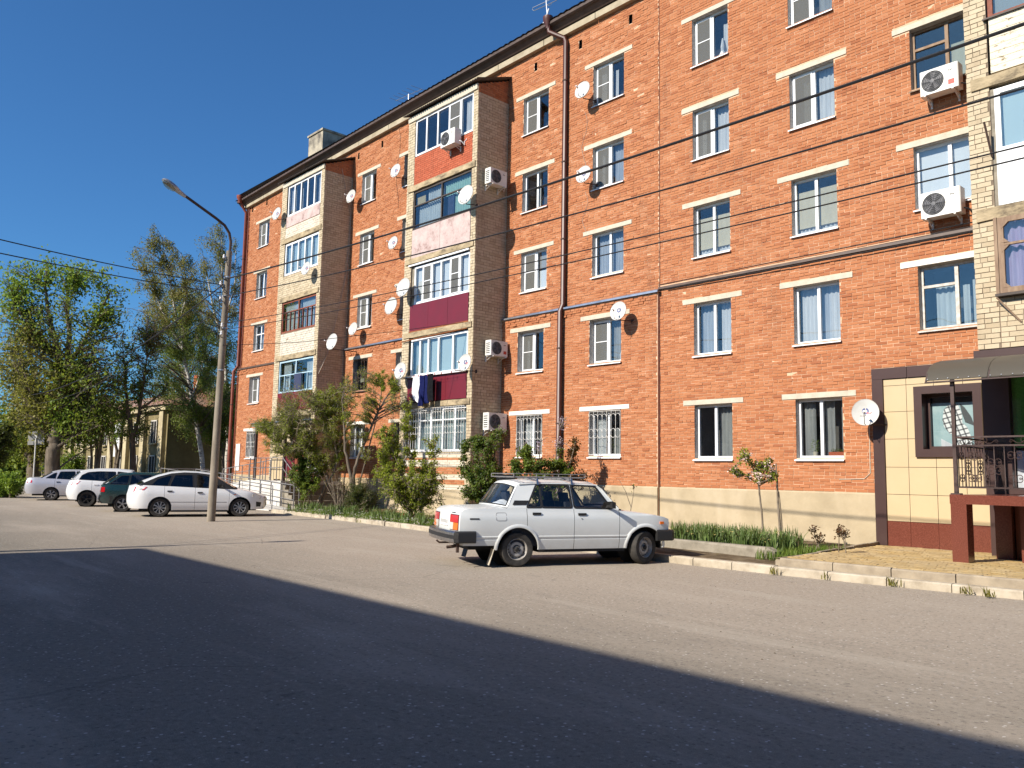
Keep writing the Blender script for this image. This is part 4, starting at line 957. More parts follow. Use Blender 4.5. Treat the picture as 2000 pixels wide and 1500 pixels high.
def plaid_mat():
    t = NT('printed_poster'); p = t.pos(); sp = t.new('ShaderNodeSeparateXYZ'); t.l.new(p, sp.inputs[0])
    def stripes(a, f, lo):
        return t.math('GREATER_THAN', t.math('FRACT', t.math('MULTIPLY', a, f)), lo)
    u = t.math('ADD', sp.outputs['X'], t.math('MULTIPLY', sp.outputs['Z'], .35)); v = t.math('SUBTRACT', sp.outputs['Z'], t.math('MULTIPLY', sp.outputs['X'], .25))
    s1 = stripes(u, 9, .72); s2 = stripes(v, 9, .72); g = t.math('ADD', t.math('MULTIPLY', s1, .45), t.math('MULTIPLY', s2, .45))
    t.col(t.ramp(g, [(0,(.66,.68,.68)),(.4,(.15,.16,.17)),(.9,(.03,.03,.035))])).set(.5); return t.m
M['plaid'] = plaid_mat(); M['poster_bg'] = simple('poster_print', (.20,.33,.36), (.34,.46,.48), 2.0, .5)
M['poster_dark'] = simple('poster_dark', (.06,.07,.075), None, rough=.5)
mb = MB(); mb.quad((x0+.2,YC+.30,z0+.2),(x1-.2,YC+.30,z0+.2),(x1-.2,YC+.30,z1-.36),(x0+.2,YC+.30,z1-.36)); po = mb.build('poster', M['poster_bg'], sw)
def blob2(mb, pts, y, mi=0): mb.poly([(x,y,z) for x,z in pts], mi)
mb = MB(); cx0 = -6.85
blob2(mb, [(cx0+.02,2.92),(cx0+.06,3.16),(cx0+.18,3.27),(cx0+.34,3.26),(cx0+.42,3.05),(cx0+.42,2.85),(cx0+.52,2.75),(cx0+.60,2.5),(cx0+.58,2.32),(cx0+.30,2.32),(cx0+.30,2.62),(cx0+.16,2.62),(cx0+.05,2.78)], YC+.297)
mb.build('poster_figure', M['plaid'], sw)
mb = MB(); blob2(mb, [(cx0+.38,3.28),(cx0+.48,3.18),(cx0+.60,2.98),(cx0+.66,2.78),(cx0+.48,2.86),(cx0+.42,3.06)], YC+.296); mb.build('poster_dark_shape', M['poster_dark'], sw)  # dark printed shape beside the plaid figure
mb = MB(); blob2(mb, [(cx0-.02,2.52),(cx0+.12,2.44),(cx0+.30,2.34),(cx0+.34,2.31),(cx0-.02,2.31)], YC+.296); mb.build('poster_corner', M['cur_white'], sw)
mb = MB(); mb.quad((x0+.18,YC+.235,z0+.18),(x1-.18,YC+.235,z0+.18),(x1-.18,YC+.235,z1-.18),(x0+.18,YC+.235,z1-.18)); mb.build('pane', M['glass'], sw)
mb = MB(); room(mb, x0+.1, x1-.1, z0+.1, z1-.1, YC+.31, .4); mb.build('window_void', M['dark_void'], sw)
# entrance bay below the balcony
mb = MB(); XD = onY(1962,800,YB)[0]; XD1 = XD+1.7
mb.box(-5.52,XD,YB+.01,YB+.14,1.37,4.0); mb.box(-5.52,-5.40,YB+.14,YC,1.37,4.0); mb.box(-5.52,2,YB+.15,YB+.2,.2,1.36); mb.box(XD1,2,YB+.01,YB+.14,1.37,4.0); mb.build('entrance_bay', M['frame_br'], S)
mb = MB(); mb.box(-5.62,-2.4,YB-.055,YB+.2,4.0,4.14); mb.build('fascia', M['frame_br'], S); mb = MB(); mb.box(-2.39,2,YB-.055,YB+.2,4.0,4.14); mb.build('fascia', M['frame_br'], S)
mb = MB(); mb.box(-5.30,-5.08,YB-.004,YB+.03,1.42,2.45); mb.build('side_light', M['glass_old'], S)
mb = MB(); ring(mb, XD, XD1, 1.38, 3.9, YB-.02, YB+.12, .09); dr = mb.build('door', M['frame_br'], S)
mb = MB(); mb.quad((XD+.08,YB+.05,1.46),(XD1-.08,YB+.05,1.46),(XD1-.08,YB+.05,3.82),(XD+.08,YB+.05,3.82)); mb.build('pane', M['glass'], dr)
wave_curtain(XD+.1, XD1-.1, 2.25, 3.62, YB+.12, .02, .2).build('netting', M['grn_fabric'], dr, smooth=True)
wave_curtain(XD+.12, XD1-.1, 1.5, 2.2, YB+.2, .04, .25).build('display_cloth', M['cloth_w'], dr, smooth=True)
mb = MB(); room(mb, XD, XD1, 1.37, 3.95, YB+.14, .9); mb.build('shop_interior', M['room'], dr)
# porch
PY = 15.41; P = thing('porch', 'raised shop porch faced in red brown granite slabs with open front', 'porch', (-3,PY,.2))
mb = MB(); mb.box(-5.47,2,PY,YB+.01,1.21,1.372); mb.build('deck', M['granite'], P)
mb = MB(); mb.box(-5.46,-5.205,PY+.003,PY+.3,.1,1.21); mb.build('leg', M['granite'], P)
mb = MB(); mb.box(-5.30,-5.02,YB-.30,YB-.02,.1,1.21); mb.box(-5.0,2,YB-.16,YB-.02,.1,1.21); mb.build('back_wall', M['granite'], P)
mb = MB(); mb.box(-4.72,-4.5,PY+1.15,PY+1.35,.1,1.21); mb.build('leg', M['granite'], P)
# railing and canopy
RL = thing('porch_railing', 'brown wrought iron railing with curled scrolls around the raised shop porch', 'railing', (-5.38,PY+.08,1.372))
xr, yr = -5.385, PY+.10
mb = MB(); mb.box(xr-.03,xr+.03,yr-.03,yr+.03,1.372,3.44); mb.box(xr-.075,xr+.075,yr-.075,yr+.075,1.372,1.395); mb.build('post', M['iron'], RL)
for (a, b) in (((xr,yr),(1.5,yr)),((xr,yr),(xr,YB-.02))):
    for z in (2.37, 2.22, 1.50): 
        mb = MB(); mb.box(min(a[0],b[0])-.014,max(a[0],b[0])+.014,min(a[1],b[1])-.014,max(a[1],b[1])+.014,z-.014,z+.014); mb.build('rail', M['iron'], RL)
bal_me = MB().box(-.007,.007,-.007,.007,1.50,2.22).mesh('baluster', M['iron'])
def scroll_mb():
    m2 = MB()
    for sx in (-1,1):
        for sz in (-1,1):
            pts = []
            for i in range(15):
                t = i/14; a = t*1.75*PI; r = .062*(1-t*.72)
                cxx = .066; pts.append((sx*(cxx-r*math.cos(a)+.0), 0, sz*(.012+.052*0+r*math.sin(a)+.0)))
            m2.tube(pts, .0062, 4)
    m2.box(-.014,.014,-.010,.010,-.014,.014); return m2
scm = scroll_mb().mesh('scroll', M['iron'], smooth=True)
s2 = MB()
for sx in (-1,1):
    pts = [(0,0,.045),(sx*.05,0,.0),(sx*.11,0,.0),(sx*.17,0,.045),(sx*.20,0,.06),(sx*.225,0,.03),(sx*.20,0,.012),(sx*.185,0,.03)]
    s2.tube(pts,.006,4); s2.tube([(sx*.055*math.cos(a),0,.055+.05*math.sin(a)) for a in np.linspace(PI*1.4,PI*.3,8)], .005, 4)
fri = s2.mesh('frieze_scroll', M['iron'], smooth=True)
nb = 0
def put(me, name, x, y, z, rz=0):
    o = link(name, me, RL); o.location = Vector((x,y,z))-RL.location; o.rotation_euler = (0,0,rz); return o
for side in (0,1):
    L_ = (1.4-xr) if side == 0 else (YB-.1-yr); k = int(L_/.155)
    for i in range(1, k+1):
        x, y = (xr+i*.155, yr) if side == 0 else (xr, yr+i*.155); rz = 0 if side == 0 else PI/2
        if x > -3.6: continue
        put(bal_me, 'baluster', x, y, 0)
        if i % 2 == 0:
            for z in ((2.05,1.66) if i % 4 == 2 else (1.93,1.79)): put(scm, 'scroll', x, y, z, rz)
        if i % 4 == 2: put(fri, 'frieze_scroll', x+(.155 if side == 0 else 0), y+(.155 if side else 0), 2.255, rz)
CN = thing('canopy', 'arched smoked plastic canopy over the raised shop porch', 'canopy', (-3,PY,3.4))
cp = [(PY-.03,3.38),(PY+.06,3.53),(PY+.2,3.65),(PY+.42,3.745),(PY+.75,3.82),(PY+1.2,3.88),(PY+1.98,3.93)]
xc0, xc1 = -5.80, 1.6
for i, (a, b) in enumerate(zip(np.arange(xc0,xc1,1.02), np.arange(xc0,xc1,1.02)+1.02)):
    mb = MB(); mb.grid([[(x,y,z+.012) for y,z in cp] for x in (a+.004,b-.004)]+[[(x,y,z) for y,z in cp] for x in (b-.004,a+.004)]); mb.build('canopy_sheet', M['canopy'], CN, smooth=True, angle=60)
for x in np.arange(xc0+.02,xc1,1.02):
    mb = MB(); mb.tube([(x,y,z-.016) for y,z in cp], .018, 6); mb.build('rib', M['iron'], CN, smooth=True)
for (y,z) in (cp[0],cp[3]):
    mb = MB(); mb.box(xc0,xc1,y-.012,y+.012,z-.035,z-.012); mb.build('purlin', M['iron'], CN)
mb = MB()
for x in np.arange(xc0+.05,xc1,.17): mb.lathe([(0,.008),(.008,.006),(.012,0)], (x,cp[0][0]-.004,cp[0][1]+.03), (0,-1,.2), 6)
mb.build('rivet', M['alu'], CN)

# ================================================================== THINGS ON THE WALLS
def dish(pos, r, nrm, wall, label, logo=2, dark=False, down=True):
    nrm = Vector(nrm).normalized(); pos = Vector(pos)
    t = thing('satellite_dish', label, 'satellite dish', tuple(wall), 0, 'satellite dishes on the brick block')
    side = Vector((0,0,1)).cross(nrm).normalized(); upv = nrm.cross(side)
    mb = MB(); prof = [(r*s, -.16*r*(1-s*s)*1.0) for s in (0,.25,.5,.75,.95,1.0)]+[(r*1.015,.004),(r*1.01,-.02)]+[(r*s, -.16*r*(1-s*s)-.02) for s in (.95,.6,.3,0)]
    ax = nrm
    mb.lathe(prof, (0,0,0), ax, 28)
    M4 = Matrix((side,upv,nrm)).transposed()
    sc = []
    for v in mb.v:
        w = Vector(v); hh = w.dot(upv); w = w+upv*hh*.07; sc.append(tuple(w+pos))
    mb.v = sc; mb.build('reflector', M['dish'], t, smooth=True, angle=50)
    if logo:
        def flat(pts, d): return [tuple(pos+side*x+upv*y+nrm*(-.16*r*(1-(x*x+y*y)/r/r)+d)) for x,y in pts]
        m2 = MB(); a0 = [(.0+.26*r*math.cos(a), .12*r+.26*r*math.sin(a)) for a in np.linspace(0,2*PI,15)[:-1]]; b0 = [(.0+.13*r*math.cos(a), .12*r+.13*r*math.sin(a)) for a in np.linspace(0,2*PI,15)[:-1]]
        A = flat(a0,.004); Bq = flat(b0,.004)
        for i in range(14):
            if i in (3,): continue
            m2.quad(A[i],A[(i+1)%14],Bq[(i+1)%14],Bq[i])
        m2.build('emblem', M['dish_b'], t)
        if logo > 1:
            m2 = MB(); sgn = 1
            m2.poly(flat([(.06*r,.02*r),(.25*r,-.02*r),(.52*r,.04*r),(.40*r,-.10*r),(.12*r,-.10*r)],.006)); m2.build('emblem', M['dish_r'], t)
            m2 = MB()
            for q in range(9): 
                x = (-.4+.1*q)*r; m2.poly(flat([(x,-.30*r),(x+.06*r,-.30*r),(x+.06*r,-.25*r),(x,-.25*r)],.004))
            m2.build('lettering', M['dish_g'], t)
    foc = pos+nrm*r*.95-upv*r*.25; bot = pos-upv*r*1.0
    m2 = MB(); m2.tube([bot, bot+nrm*r*.5-upv*.03, foc], .008, 5); m2.build('feed_arm', M['iron_grey'], t)
    m2 = MB(); m2.lathe([(0,-.06),(.022,-.06),(.022,.02),(.03,.025),(.03,.05),(0,.05)], foc, -nrm, 9); m2.build('feed_horn', M['porcelain'], t, smooth=True, angle=40)
    wv = Vector(wall); m2 = MB(); m2.tube([pos-nrm*.16*r-upv*.05, pos-nrm*(.16*r+.07)-upv*.12, pos-nrm*(.16*r+.08)-upv*r*.9, wv+Vector((0,-.12,-.0)), wv], .016, 6); m2.box(wv.x-.05,wv.x+.05,wv.y-.012,wv.y,wv.z-.06,wv.z+.06); m2.build('wall_bracket', M['iron_grey'], t)
    return t
DN = (.12,-.93,.20)
def dpx(px, py, Y, dia, lab, logo=2, wallY=None, r=None, nrm=None, wx=.12):
    p = onY(px,py,Y); rr = r or dia/2/FPX*((p-CAM)@CF)/.97
    wy_ = wallY if wallY is not None else (YL if p[2] < ZS and p[0] < XJ else YF)
    return dish(tuple(p), rr, nrm or DN, (p[0]+wx, wy_, p[2]-rr*.95), lab, logo)
dpx(1690,805,18.28,48,'large white satellite dish beside the dark brown shop frame',2,YF,None,(.30,-.90,.20),.30)
dpx(1207,607,18.22,35,'white satellite dish with blue emblem just under the galvanised flashing',1)
dpx(1137,175,18.33,33,'white satellite dish right of the brown downpipe, topmost on that wall',0)
dpx(1139,340,18.33,33,'white satellite dish with blue emblem right of the brown downpipe, under the thick cable',1)
dpx(909,380,17.0,37,'large plain white dish on the right pier level with the mint curtained balcony',0,YB)
dpx(907,708,17.0,32,'white dish with emblem on the right pier above the washing and maroon panel',2,YB)
dpx(772,333,18.36,26,'small white dish with red emblem left of the red brick parapet of the top balcony',2)
dpx(767,474,18.36,25,'small white dish with red emblem beside the pink stained balcony panel',2)
dpx(787,561,17.02,35,'plain white dish on the left pier of the maroon panelled balconies',0,YB)
dpx(763,597,18.34,32,'plain white dish low on the brick wall left of the upper maroon panel',0)
dpx(781,724,17.0,31,'white dish with red emblem at the left end of the washing line balcony',2,YB)
dpx(685,383,18.36,25,'small white dish with red emblem near the top right of the left balcony stack',2)
dpx(540,417,17.05,24,'small white dish with emblem at the left edge of the top left balcony',2,YB,None,None,.25)
dpx(597,524,17.0,25,'small white dish with emblem mounted in front of the second highest left balcony',2,YB)
dpx(648,667,17.55,30,'plain white dish standing out from the shaded side of the left balcony stack',0,YF)
dpx(689,642,18.34,24,'small plain white dish at the end of the flashing right of the left balcony stack',0)
dpx(655,797,17.3,20,'white dish half hidden behind the feathery bush beside the left balcony stack',0,YF)
def ac_unit(x, y, z, rz, label, st=0, w=.80, h=.56, d=.28):
    """local: front towards -y, origin at the lower centre of the back"""
    t = thing('air_conditioner', label, 'air conditioner', (x,y,z), rz, 'air conditioner units on the brick block')
    b = MB(); y1 = -.10; y0 = y1-d
    b.prism([(-w/2+.02,y0,0),(w/2-.02,y0,0),(w/2,y0+.02,0),(w/2,y1,0),(-w/2,y1,0),(-w/2,y0+.02,0)], (0,0,h)); b.build('casing', M['ac'], t, local=True)
    c = (-w*.16, y0-.004, h*.50); R = h*.41
    m2 = MB(); m2.lathe([(0,0),(R,.0)], c, (0,-1,0), 24); m2.build('fan_opening', M['ac_dark'], t, local=True)
    m2 = MB()
    for k in range(1,7): m2.lathe([(R*k/6.2,0.010),(R*k/6.2+.006,.016),(R*k/6.2+.012,.010)], c, (0,-1,0), 22)
    for k in range(8):
        a = k*PI/4; m2.tube([(c[0]+.04*math.cos(a),c[1]-.014,c[2]+.04*math.sin(a)),(c[0]+R*math.cos(a),c[1]-.014,c[2]+R*math.sin(a))], .004, 4)
    m2.lathe([(0,.02),(.045,.018),(.05,.01)], c, (0,-1,0), 12); m2.build('fan_grille', M['dish_g'], t, local=True)
    m2 = MB()
    for k in range(5):
        a = k*2*PI/5; m2.quad(*[(c[0]+q*math.cos(a+s),c[1]-.006,c[2]+q*math.sin(a+s)) for q,s in ((.05,0),(R*.9,-.1),(R*.95,.5),(.05,.7))])
    m2.build('fan_blade', M['dish_g'], t, local=True)
    m2 = MB()
    for k in range(6): m2.box(-w/2-.004,-w/2+.01,y0+.05,y1-.04,h*(.14+.125*k),h*(.20+.125*k))
    m2.build('side_vent', M['ac_dark'], t, local=True)
    if st == 1:
        m2 = MB(); m2.box(w*.24,w*.40,y0-.003,y0+.01,h*.16,h*.36); m2.build('sticker', M['red_sticker'], t, local=True)
    m2 = MB(); m2.tube([(w*.25,y0-.003,h*.72),(w*.28,y0-.004,h*.78),(w*.32,y0-.004,h*.72),(w*.36,y0-.003,h*.77)], .008, 4); m2.build('maker_mark', M['ac_dark'], t, local=True)
    for s in (-1,1):
        m2 = MB(); xx = s*w*.36; m2.box(xx-.02,xx+.02,y0-.04,0,-.04,-.005); m2.box(xx-.02,xx+.02,-.03,0,-.2,-.04); m2.tube([(xx,y0+.08,-.03),(xx,-.02,-.16)], .014, 4); m2.build('bracket', M['steel_white'], t, local=True)
    m2 = MB(); m2.tube([(w/2,-.2,.12),(w/2+.10,-.16,.08),(w/2+.14,-.06,-.04),(w/2+.08,-.01,.1),(w/2+.2,.02,.2)], .016, 6); m2.build('hose', M['cable'] if st else M['porcelain'], t, local=True, smooth=True)
    return t
p = onY(1833,155,18.5); ac_unit(p[0]+.02,YF-.012,p[2]-.30,0,'white air conditioner with red sticker, highest on the right under an old wooden window',1)
p = onY(1838,397,18.5); ac_unit(p[0]+.0,YF-.012,p[2]-.28,0,'pale grey air conditioner under the white blinds window beside the cream pier',2,.82,.57)
p = onY(882,272,17.2); ac_unit(p[0],YB-.01,p[2]-.28,0,'white air conditioner hung on the red brick parapet of the top balcony',0,.80,.56,.30)
p = onX(968,348,-20.80); ac_unit(-21.01,p[1],p[2]-.28,PI/2,'white air conditioner highest on the shaded side of the right balcony stack',0,.78,.54)
p = onX(969,681,-20.80); ac_unit(-21.01,p[1],p[2]-.27,PI/2,'white air conditioner with red sticker, middle one on the shaded balcony side',1,.78,.52)
p = onX(966,825,-20.80); ac_unit(-21.01,p[1],p[2]-.27,PI/2,'white air conditioner lowest on the shaded balcony side above the dark bush',0,.84,.58)
# washing
mb = MB()
for y in (YB-.28,YB-.42): mb.tube([(-24.6,y,5.02),(-23,y,4.985),(-21.4,y,5.02)], .004, 4)
for x in (-24.62,-21.38): mb.box(x-.01,x+.01,YB-.48,YB,4.99,5.02)
wlb = mb.build('clothes_line', M['cable_l']); tag(wlb, 'two thin clothes lines stretched in front of the lower maroon balcony panel', 'clothes line')
def cloth(name, cat, label, outline, y, mt):
    rows = []; m2 = MB()
    n = len(outline[0][1])
    for z, xs_ in outline:
        rows.append([(x, y+.018*math.sin(6*x*3+z*5)+.012*math.sin(z*11), z) for x in xs_])
    m2.grid(rows); m2.grid([[(a,b+.02,c) for a,b,c in r] for r in rows])
    return tag(m2.build(name, mt, None, smooth=True, angle=80), label, cat)
xa = onY(805,760,YB-.28)[0]; xb = onY(818,760,YB-.28)[0]; xc = onY(838,760,YB-.28)[0]; xd = onY(849,760,YB-.28)[0]
lerp = lambda a,b,t: a+(b-a)*t
cloth('shirt','shirt','white shirt hanging on the line in front of the lower maroon panel',[(z,[lerp(xa+i0,xb+.02-i1,s) for s in np.linspace(0,1,6)]) for z,i0,i1 in ((5.0,.04,.0),(4.75,0,0),(4.4,.02,.02),(4.2,.1,.0),(4.05,.3,.02))], YB-.28, M['cloth_w'])
for a,b in ((0,.48),(.52,1)):
    pass
m2 = MB(); w_ = xc-xb
for s0, s1, bot in ((0,.5,3.92),(.5,1,3.99)):
    rows = []
    for z in np.linspace(5.0,bot,8):
        t = (5.0-z)/(5.0-bot); c0 = xb+w_*s0+(.05*t if s0 else 0); c1 = xb+w_*s1-(.05*t if not s0 else 0)
        rows.append([(lerp(c0,c1,s), YB-.30+.03*math.sin(s*7+z*3)+.01, z) for s in np.linspace(0,1,6)])
    m2.grid(rows); m2.grid([[(x,y+.03,z) for x,y,z in r] for r in rows])
tag(m2.build('trousers', M['cloth_n'], None, smooth=True, angle=80), 'navy trousers hanging between the white shirt and the black garment', 'trousers')
cloth('black_garment','garment','black garment at the right end of the washing',[(z,[lerp(xc+.01,xd,s) for s in np.linspace(0,1,5)]) for z in (5.0,4.7,4.4,4.06)], YB-.36, M['cloth_k'])
peg = MB().box(-.012,.012,-.01,.01,-.04,.035).mesh('clothes_peg', M['red_sticker'])
for i, x in enumerate((xa+.1,xb-.05,xb+.1,xc-.1,xc+.05,xd-.02,xd+.35,xd+.9)):
    o = link('clothes_peg', peg); o.location = (x, YB-.28, 5.005); tag(o, ('clothes peg at the left shoulder of the white shirt','clothes peg at the right side of the white shirt','clothes peg on the left leg of the navy trousers','clothes peg on the right leg of the navy trousers','clothes peg at the left of the black garment','clothes peg at the right of the black garment','lone clothes peg just right of the washing','lone clothes peg farthest right on the line')[i], 'clothes peg', 'clothes pegs on the washing line')
# roof aerials
def aerial(px, py0, py1, Y, label, n, sp, ln, mt):
    b = onY(px,py1,Y); t_ = onY(px,py0,Y); t = thing('roof_aerial', label, 'aerial', tuple(b), 0, 'aerials on the roof')
    m2 = MB(); m2.tube([tuple(b-np.array([0,0,.6])), tuple(t_+np.array([0,0,.05]))], .022, 6); m2.build('mast', mt, t)
    m2 = MB(); m2.tube([(t_[0]-.9,t_[1]-.1,t_[2]),(t_[0]+.9,t_[1]+.1,t_[2]+.02)], .012, 5); m2.build('boom', mt, t)
    m2 = MB()
    for i in range(n):
        x = t_[0]-.85+1.7*i/(n-1); m2.tube([(x-.03,t_[1]-ln,t_[2]+.02),(x+.03,t_[1]+ln,t_[2]+.02)], .009, 4)
    m2.build('rod', mt, t)
    return t
aerial(798,186,215,YF+1.6,'thin rod aerial on the roof left of the top balcony',6,.3,.45,M['alu'])
b_ = onY(1062,56,YF+.6); t = thing('roof_aerial', 'white loop aerial on a bent mast beside the rain hopper', 'aerial', tuple(b_), 0, 'aerials on the roof')
q = lambda px,py: tuple(onY(px,py,YF+.6))
m2 = MB(); m2.tube([q(1056,58),q(1068,30),q(1072,17)], .032, 6); m2.tube([q(1069,32),q(1067,4),q(1067,-30)], .022, 6); m2.build('mast', M['porcelain'], t)
m2 = MB(); m2.tube([q(1040,19),q(1041,15),q(1067,3),q(1086,-6)], .014, 5); m2.tube([q(1040,19),q(1043,21),q(1068,10),q(1088,0)], .014, 5); m2.tube([q(1072+6*math.cos(a),4+7*math.sin(a)) for a in np.linspace(0,5.4,10)], .009, 4); m2.build('loop', M['alu'], t)

# ================================================================== ENTRANCE, RAMP
E_ = thing('entrance_porch', 'block entrance with flat canopy, yellow side panel and dark red door behind the bushes', 'entrance', (-33,16.5,0))
m2 = MB(); m2.box(-34.2,-28.9,15.9,YB-.06,3.42,3.55); m2.build('canopy', M['cornice'], E_)
m2 = MB(); m2.box(-34.25,-28.85,15.85,YB-.06,3.552,3.585); m2.build('canopy_sheet', M['galv'], E_)
m2 = MB(); m2.box(-34.2,-31.2,15.85,YL-.05,0,1.12); m2.build('landing', M['ramp_w'], E_)
for x in (-34.05,-31.35):
    m2 = MB(); m2.box(x-.05,x+.05,16.0,16.1,1.12,3.42); m2.build('post', M['iron'], E_)
m2 = MB(); m2.box(-32.4,-31.42,16.02,16.08,1.2,2.62); m2.build('side_panel', M['tile'], E_)
m2 = MB(); m2.box(-33.8,-32.7,YB+.24,YB+.29,1.12,3.2); m2.build('door', M['pipe2'], E_)
m2 = MB(); m2.box(-31.2,-30.5,16.02,16.06,1.25,2.55); m2.build('side_panel', M['maroon'], E_)
for i in range(5):
    m2 = MB(); m2.box(-31.19+.3*i,-30.9+.3*i,15.9,YL-.1,0,1.12-.21*(i+.6)); m2.build('step', M['concrete'], E_)
R_ = thing('wheelchair_ramp', 'white painted concrete wheelchair ramp with grey steel railings beside the entrance', 'ramp', (-35,15.5,0))
m2 = MB(); m2.prism([(-29.9,14.75,.0),(-29.9,14.75,.04),(-40,14.75,.62),(-40,14.75,0)], (0,1.05,0)); m2.build('ramp_run', M['ramp_w'], R_)
m2 = MB(); m2.prism([(-40,15.95,0),(-40,15.95,.62),(-34.22,15.95,1.12),(-34.22,15.95,0)], (0,1.2,0)); m2.build('ramp_run', M['ramp_w'], R_)
m2 = MB(); m2.box(-41.6,-40.005,14.75,17.15,0,.62); m2.build('landing', M['ramp_w'], R_)
def rail_run(pts, hgts, sp, dense=False, post_r=.022):
    for (a, b) in zip(pts, pts[1:]):
        a, b = Vector(a), Vector(b); L_ = (b-a).length; k = max(1, round(L_/sp))
        for i in range(k+1):
            p_ = a.lerp(b, i/k); m2 = MB(); m2.tube([p_, p_+Vector((0,0,hgts[0]))], post_r, 6); m2.build('railing_post', M['steel_grey'], R_)
        for h in hgts:
            m2 = MB(); m2.tube([a+Vector((0,0,h)), b+Vector((0,0,h))], .02 if h == hgts[0] else .014, 6); m2.build('railing_bar', M['steel_grey'], R_)
rail_run([(-29.6,14.72,.05),(-41.55,14.72,.64)], (.92,.62,.34), 1.0)
rail_run([(-30.0,15.83,.06),(-40.0,15.83,.62)], (.92,.62,.34), 1.0)
rail_run([(-41.55,14.75,.62),(-41.55,17.1,.62)], (.92,.62,.34), .8)
rail_run([(-40,17.2,.62),(-34.2,17.2,1.12)], (.95,.65,.35), .7)
rail_run([(-34.2,15.9,1.12),(-31.2,15.9,1.12),(-29.7,15.9,.2)], (.95,.55), .5)
# notice board plate on the corner
m2 = MB(); m2.box(-42.02,-41.55,YL-.05,YL-.014,1.5,2.9); tag(m2.build('notice_board', M['porcelain']), 'tall white notice board on the brick corner beside the red downpipes', 'notice board')

# ================================================================== LAMP POST, CABLES, SIGN
LP = thing('street_lamp', 'grey concrete lamp post with long curved arm over the parked white cars', 'street lamp', (-24.64,10.3,0))
m2 = MB(); m2.tube([(-24.64,10.3,-.05),(-24.60,10.3,1.8),(-24.5,10.3,6.0),(-24.40,10.3,8.33)], [.125,.117,.098,.085], 12); m2.build('pole', M['pole'], LP, smooth=True)
arm = [(-24.42,10.3,7.6),(-24.40,10.32,8.3),(-24.38,10.32,8.62),(-24.36,10.25,8.88),(-24.34,10.08,9.09),(-24.32,9.8,9.24),(-24.30,8.78,9.72)]
m2 = MB(); m2.tube(arm, .045, 8); m2.build('arm', M['iron_grey'], LP, smooth=True)
d = (Vector((-24.3,8.19,9.99))-Vector((-24.3,8.78,9.70))).normalized(); o0 = Vector((-24.3,8.82,9.69)); sd_ = Vector((1,0,0)); up_ = sd_.cross(d); up_ = up_ if up_.z > 0 else -up_
def lamp_part(secs, name, mt, mods=1):
    rows = []
    for s, w, hu, hd in secs:
        c = o0+d*s; rows.append([tuple(c+sd_*w*math.cos(a)+up_*((hu if math.sin(a) > 0 else hd)*math.sin(a))) for a in np.linspace(0,2*PI,17)])
    m3 = MB(); m3.grid(rows); return m3.build(name, mt, LP, smooth=True, angle=60)
lamp_part([(-.02,.0,.0,.0),(0,.055,.05,.05),(.26,.075,.075,.07),(.30,.10,.09,.06),(.42,.135,.11,.045),(.58,.15,.115,.03),(.70,.13,.095,.02),(.78,.07,.06,.01),(.80,0,0,0)], 'lamp_head', M['alu'])
lamp_part([(.30,.0,0,.05),(.36,.10,-.0,.10),(.50,.125,0,.135),(.64,.115,0,.12),(.74,.06,0,.07),(.78,0,0,0)], 'lamp_lens', M['lens'])
for (z, sx, sy, white) in ((8.05,.0,-.16,1),(7.9,.12,-.08,0),(7.55,.0,-.18,0),(7.2,-.02,-.2,1),(7.05,.1,-.12,0),(6.75,.05,-.2,1),(6.5,.14,.06,0),(5.9,.1,-.12,1),(5.65,.1,-.12,1)):
    x0_ = -24.60+z*.0245; m2 = MB(); b = (x0_+sx, 10.3+sy, z)
    m2.tube([(x0_,10.3+sy*.4,z-.02),(b[0],b[1],z-.07),(b[0]+.01,b[1]-.02,z-.02),(b[0],b[1],z+.06)], .012, 5); m2.build('hook', M['iron_grey'], LP)
    if white: m2 = MB(); m2.lathe([(.0,.0),(.03,.0),(.042,.03),(.028,.06),(.036,.09),(.02,.12),(0,.125)], (b[0],b[1],z+.02), (0,0,1), 10); m2.build('insulator', M['porcelain'], LP, smooth=True)
for z in (7.5,6.9,5.9,4.6):
    x0_ = -24.60+z*.0245; m2 = MB(); m2.tube([(x0_,10.3,z-.02),(x0_,10.3,z+.02)], (.125-.0048*z)+.004, 12); m2.build('strap', M['alu'], LP)
m2 = MB(); m2.tube([(-24.5,10.18,7.7),(-24.52,10.12,7.3),(-24.47,10.1,6.9),(-24.5,10.12,6.4),(-24.52,10.13,5.9),(-24.5,10.14,5.5)], .012, 5); m2.build('drop_cable', M['cable'], LP)
def cable(pts, r, label, mt=None, group='overhead cables', sag=0, n=24, wob=0):
    P_ = [Vector([float(a) for a in p]) for p in pts]
    if len(P_) == 2:
        a, b = P_; P_ = []
        for i in range(n+1):
            t = i/n; P_.append(a.lerp(b,t)-Vector((0,0,sag*4*t*(1-t)))+Vector((0,0,wob*math.sin(t*40)*.5+wob*math.sin(t*91))))
    m2 = MB(); m2.tube(P_, r, 6); return tag(m2.build('cable', mt or M['cable'], None, smooth=True), label, 'cable', group)
def quadfit(p0, pm, p1, n=40):
    """parabola through three points (parameter by x)"""
    p0, pm, p1 = map(np.array, (p0, pm, p1)); t1 = (pm[0]-p0[0])/(p1[0]-p0[0]); out = []
    for i in range(n+1):
        t = i/n; l0 = (t-t1)*(t-1)/(t1); l1 = t*(t-1)/(t1*(t1-1)); l2 = t*(t-t1)/(1-t1); out.append(p0*l0+pm*l1+p1*l2)
    return out
XE = 16.0
cable(quadfit((-24.45,10.2,7.42),(-7.0,10.0,6.70),(XE,9.8,7.15)), .021, 'thick twisted black cable, highest of those crossing the brick front from the lamp post')
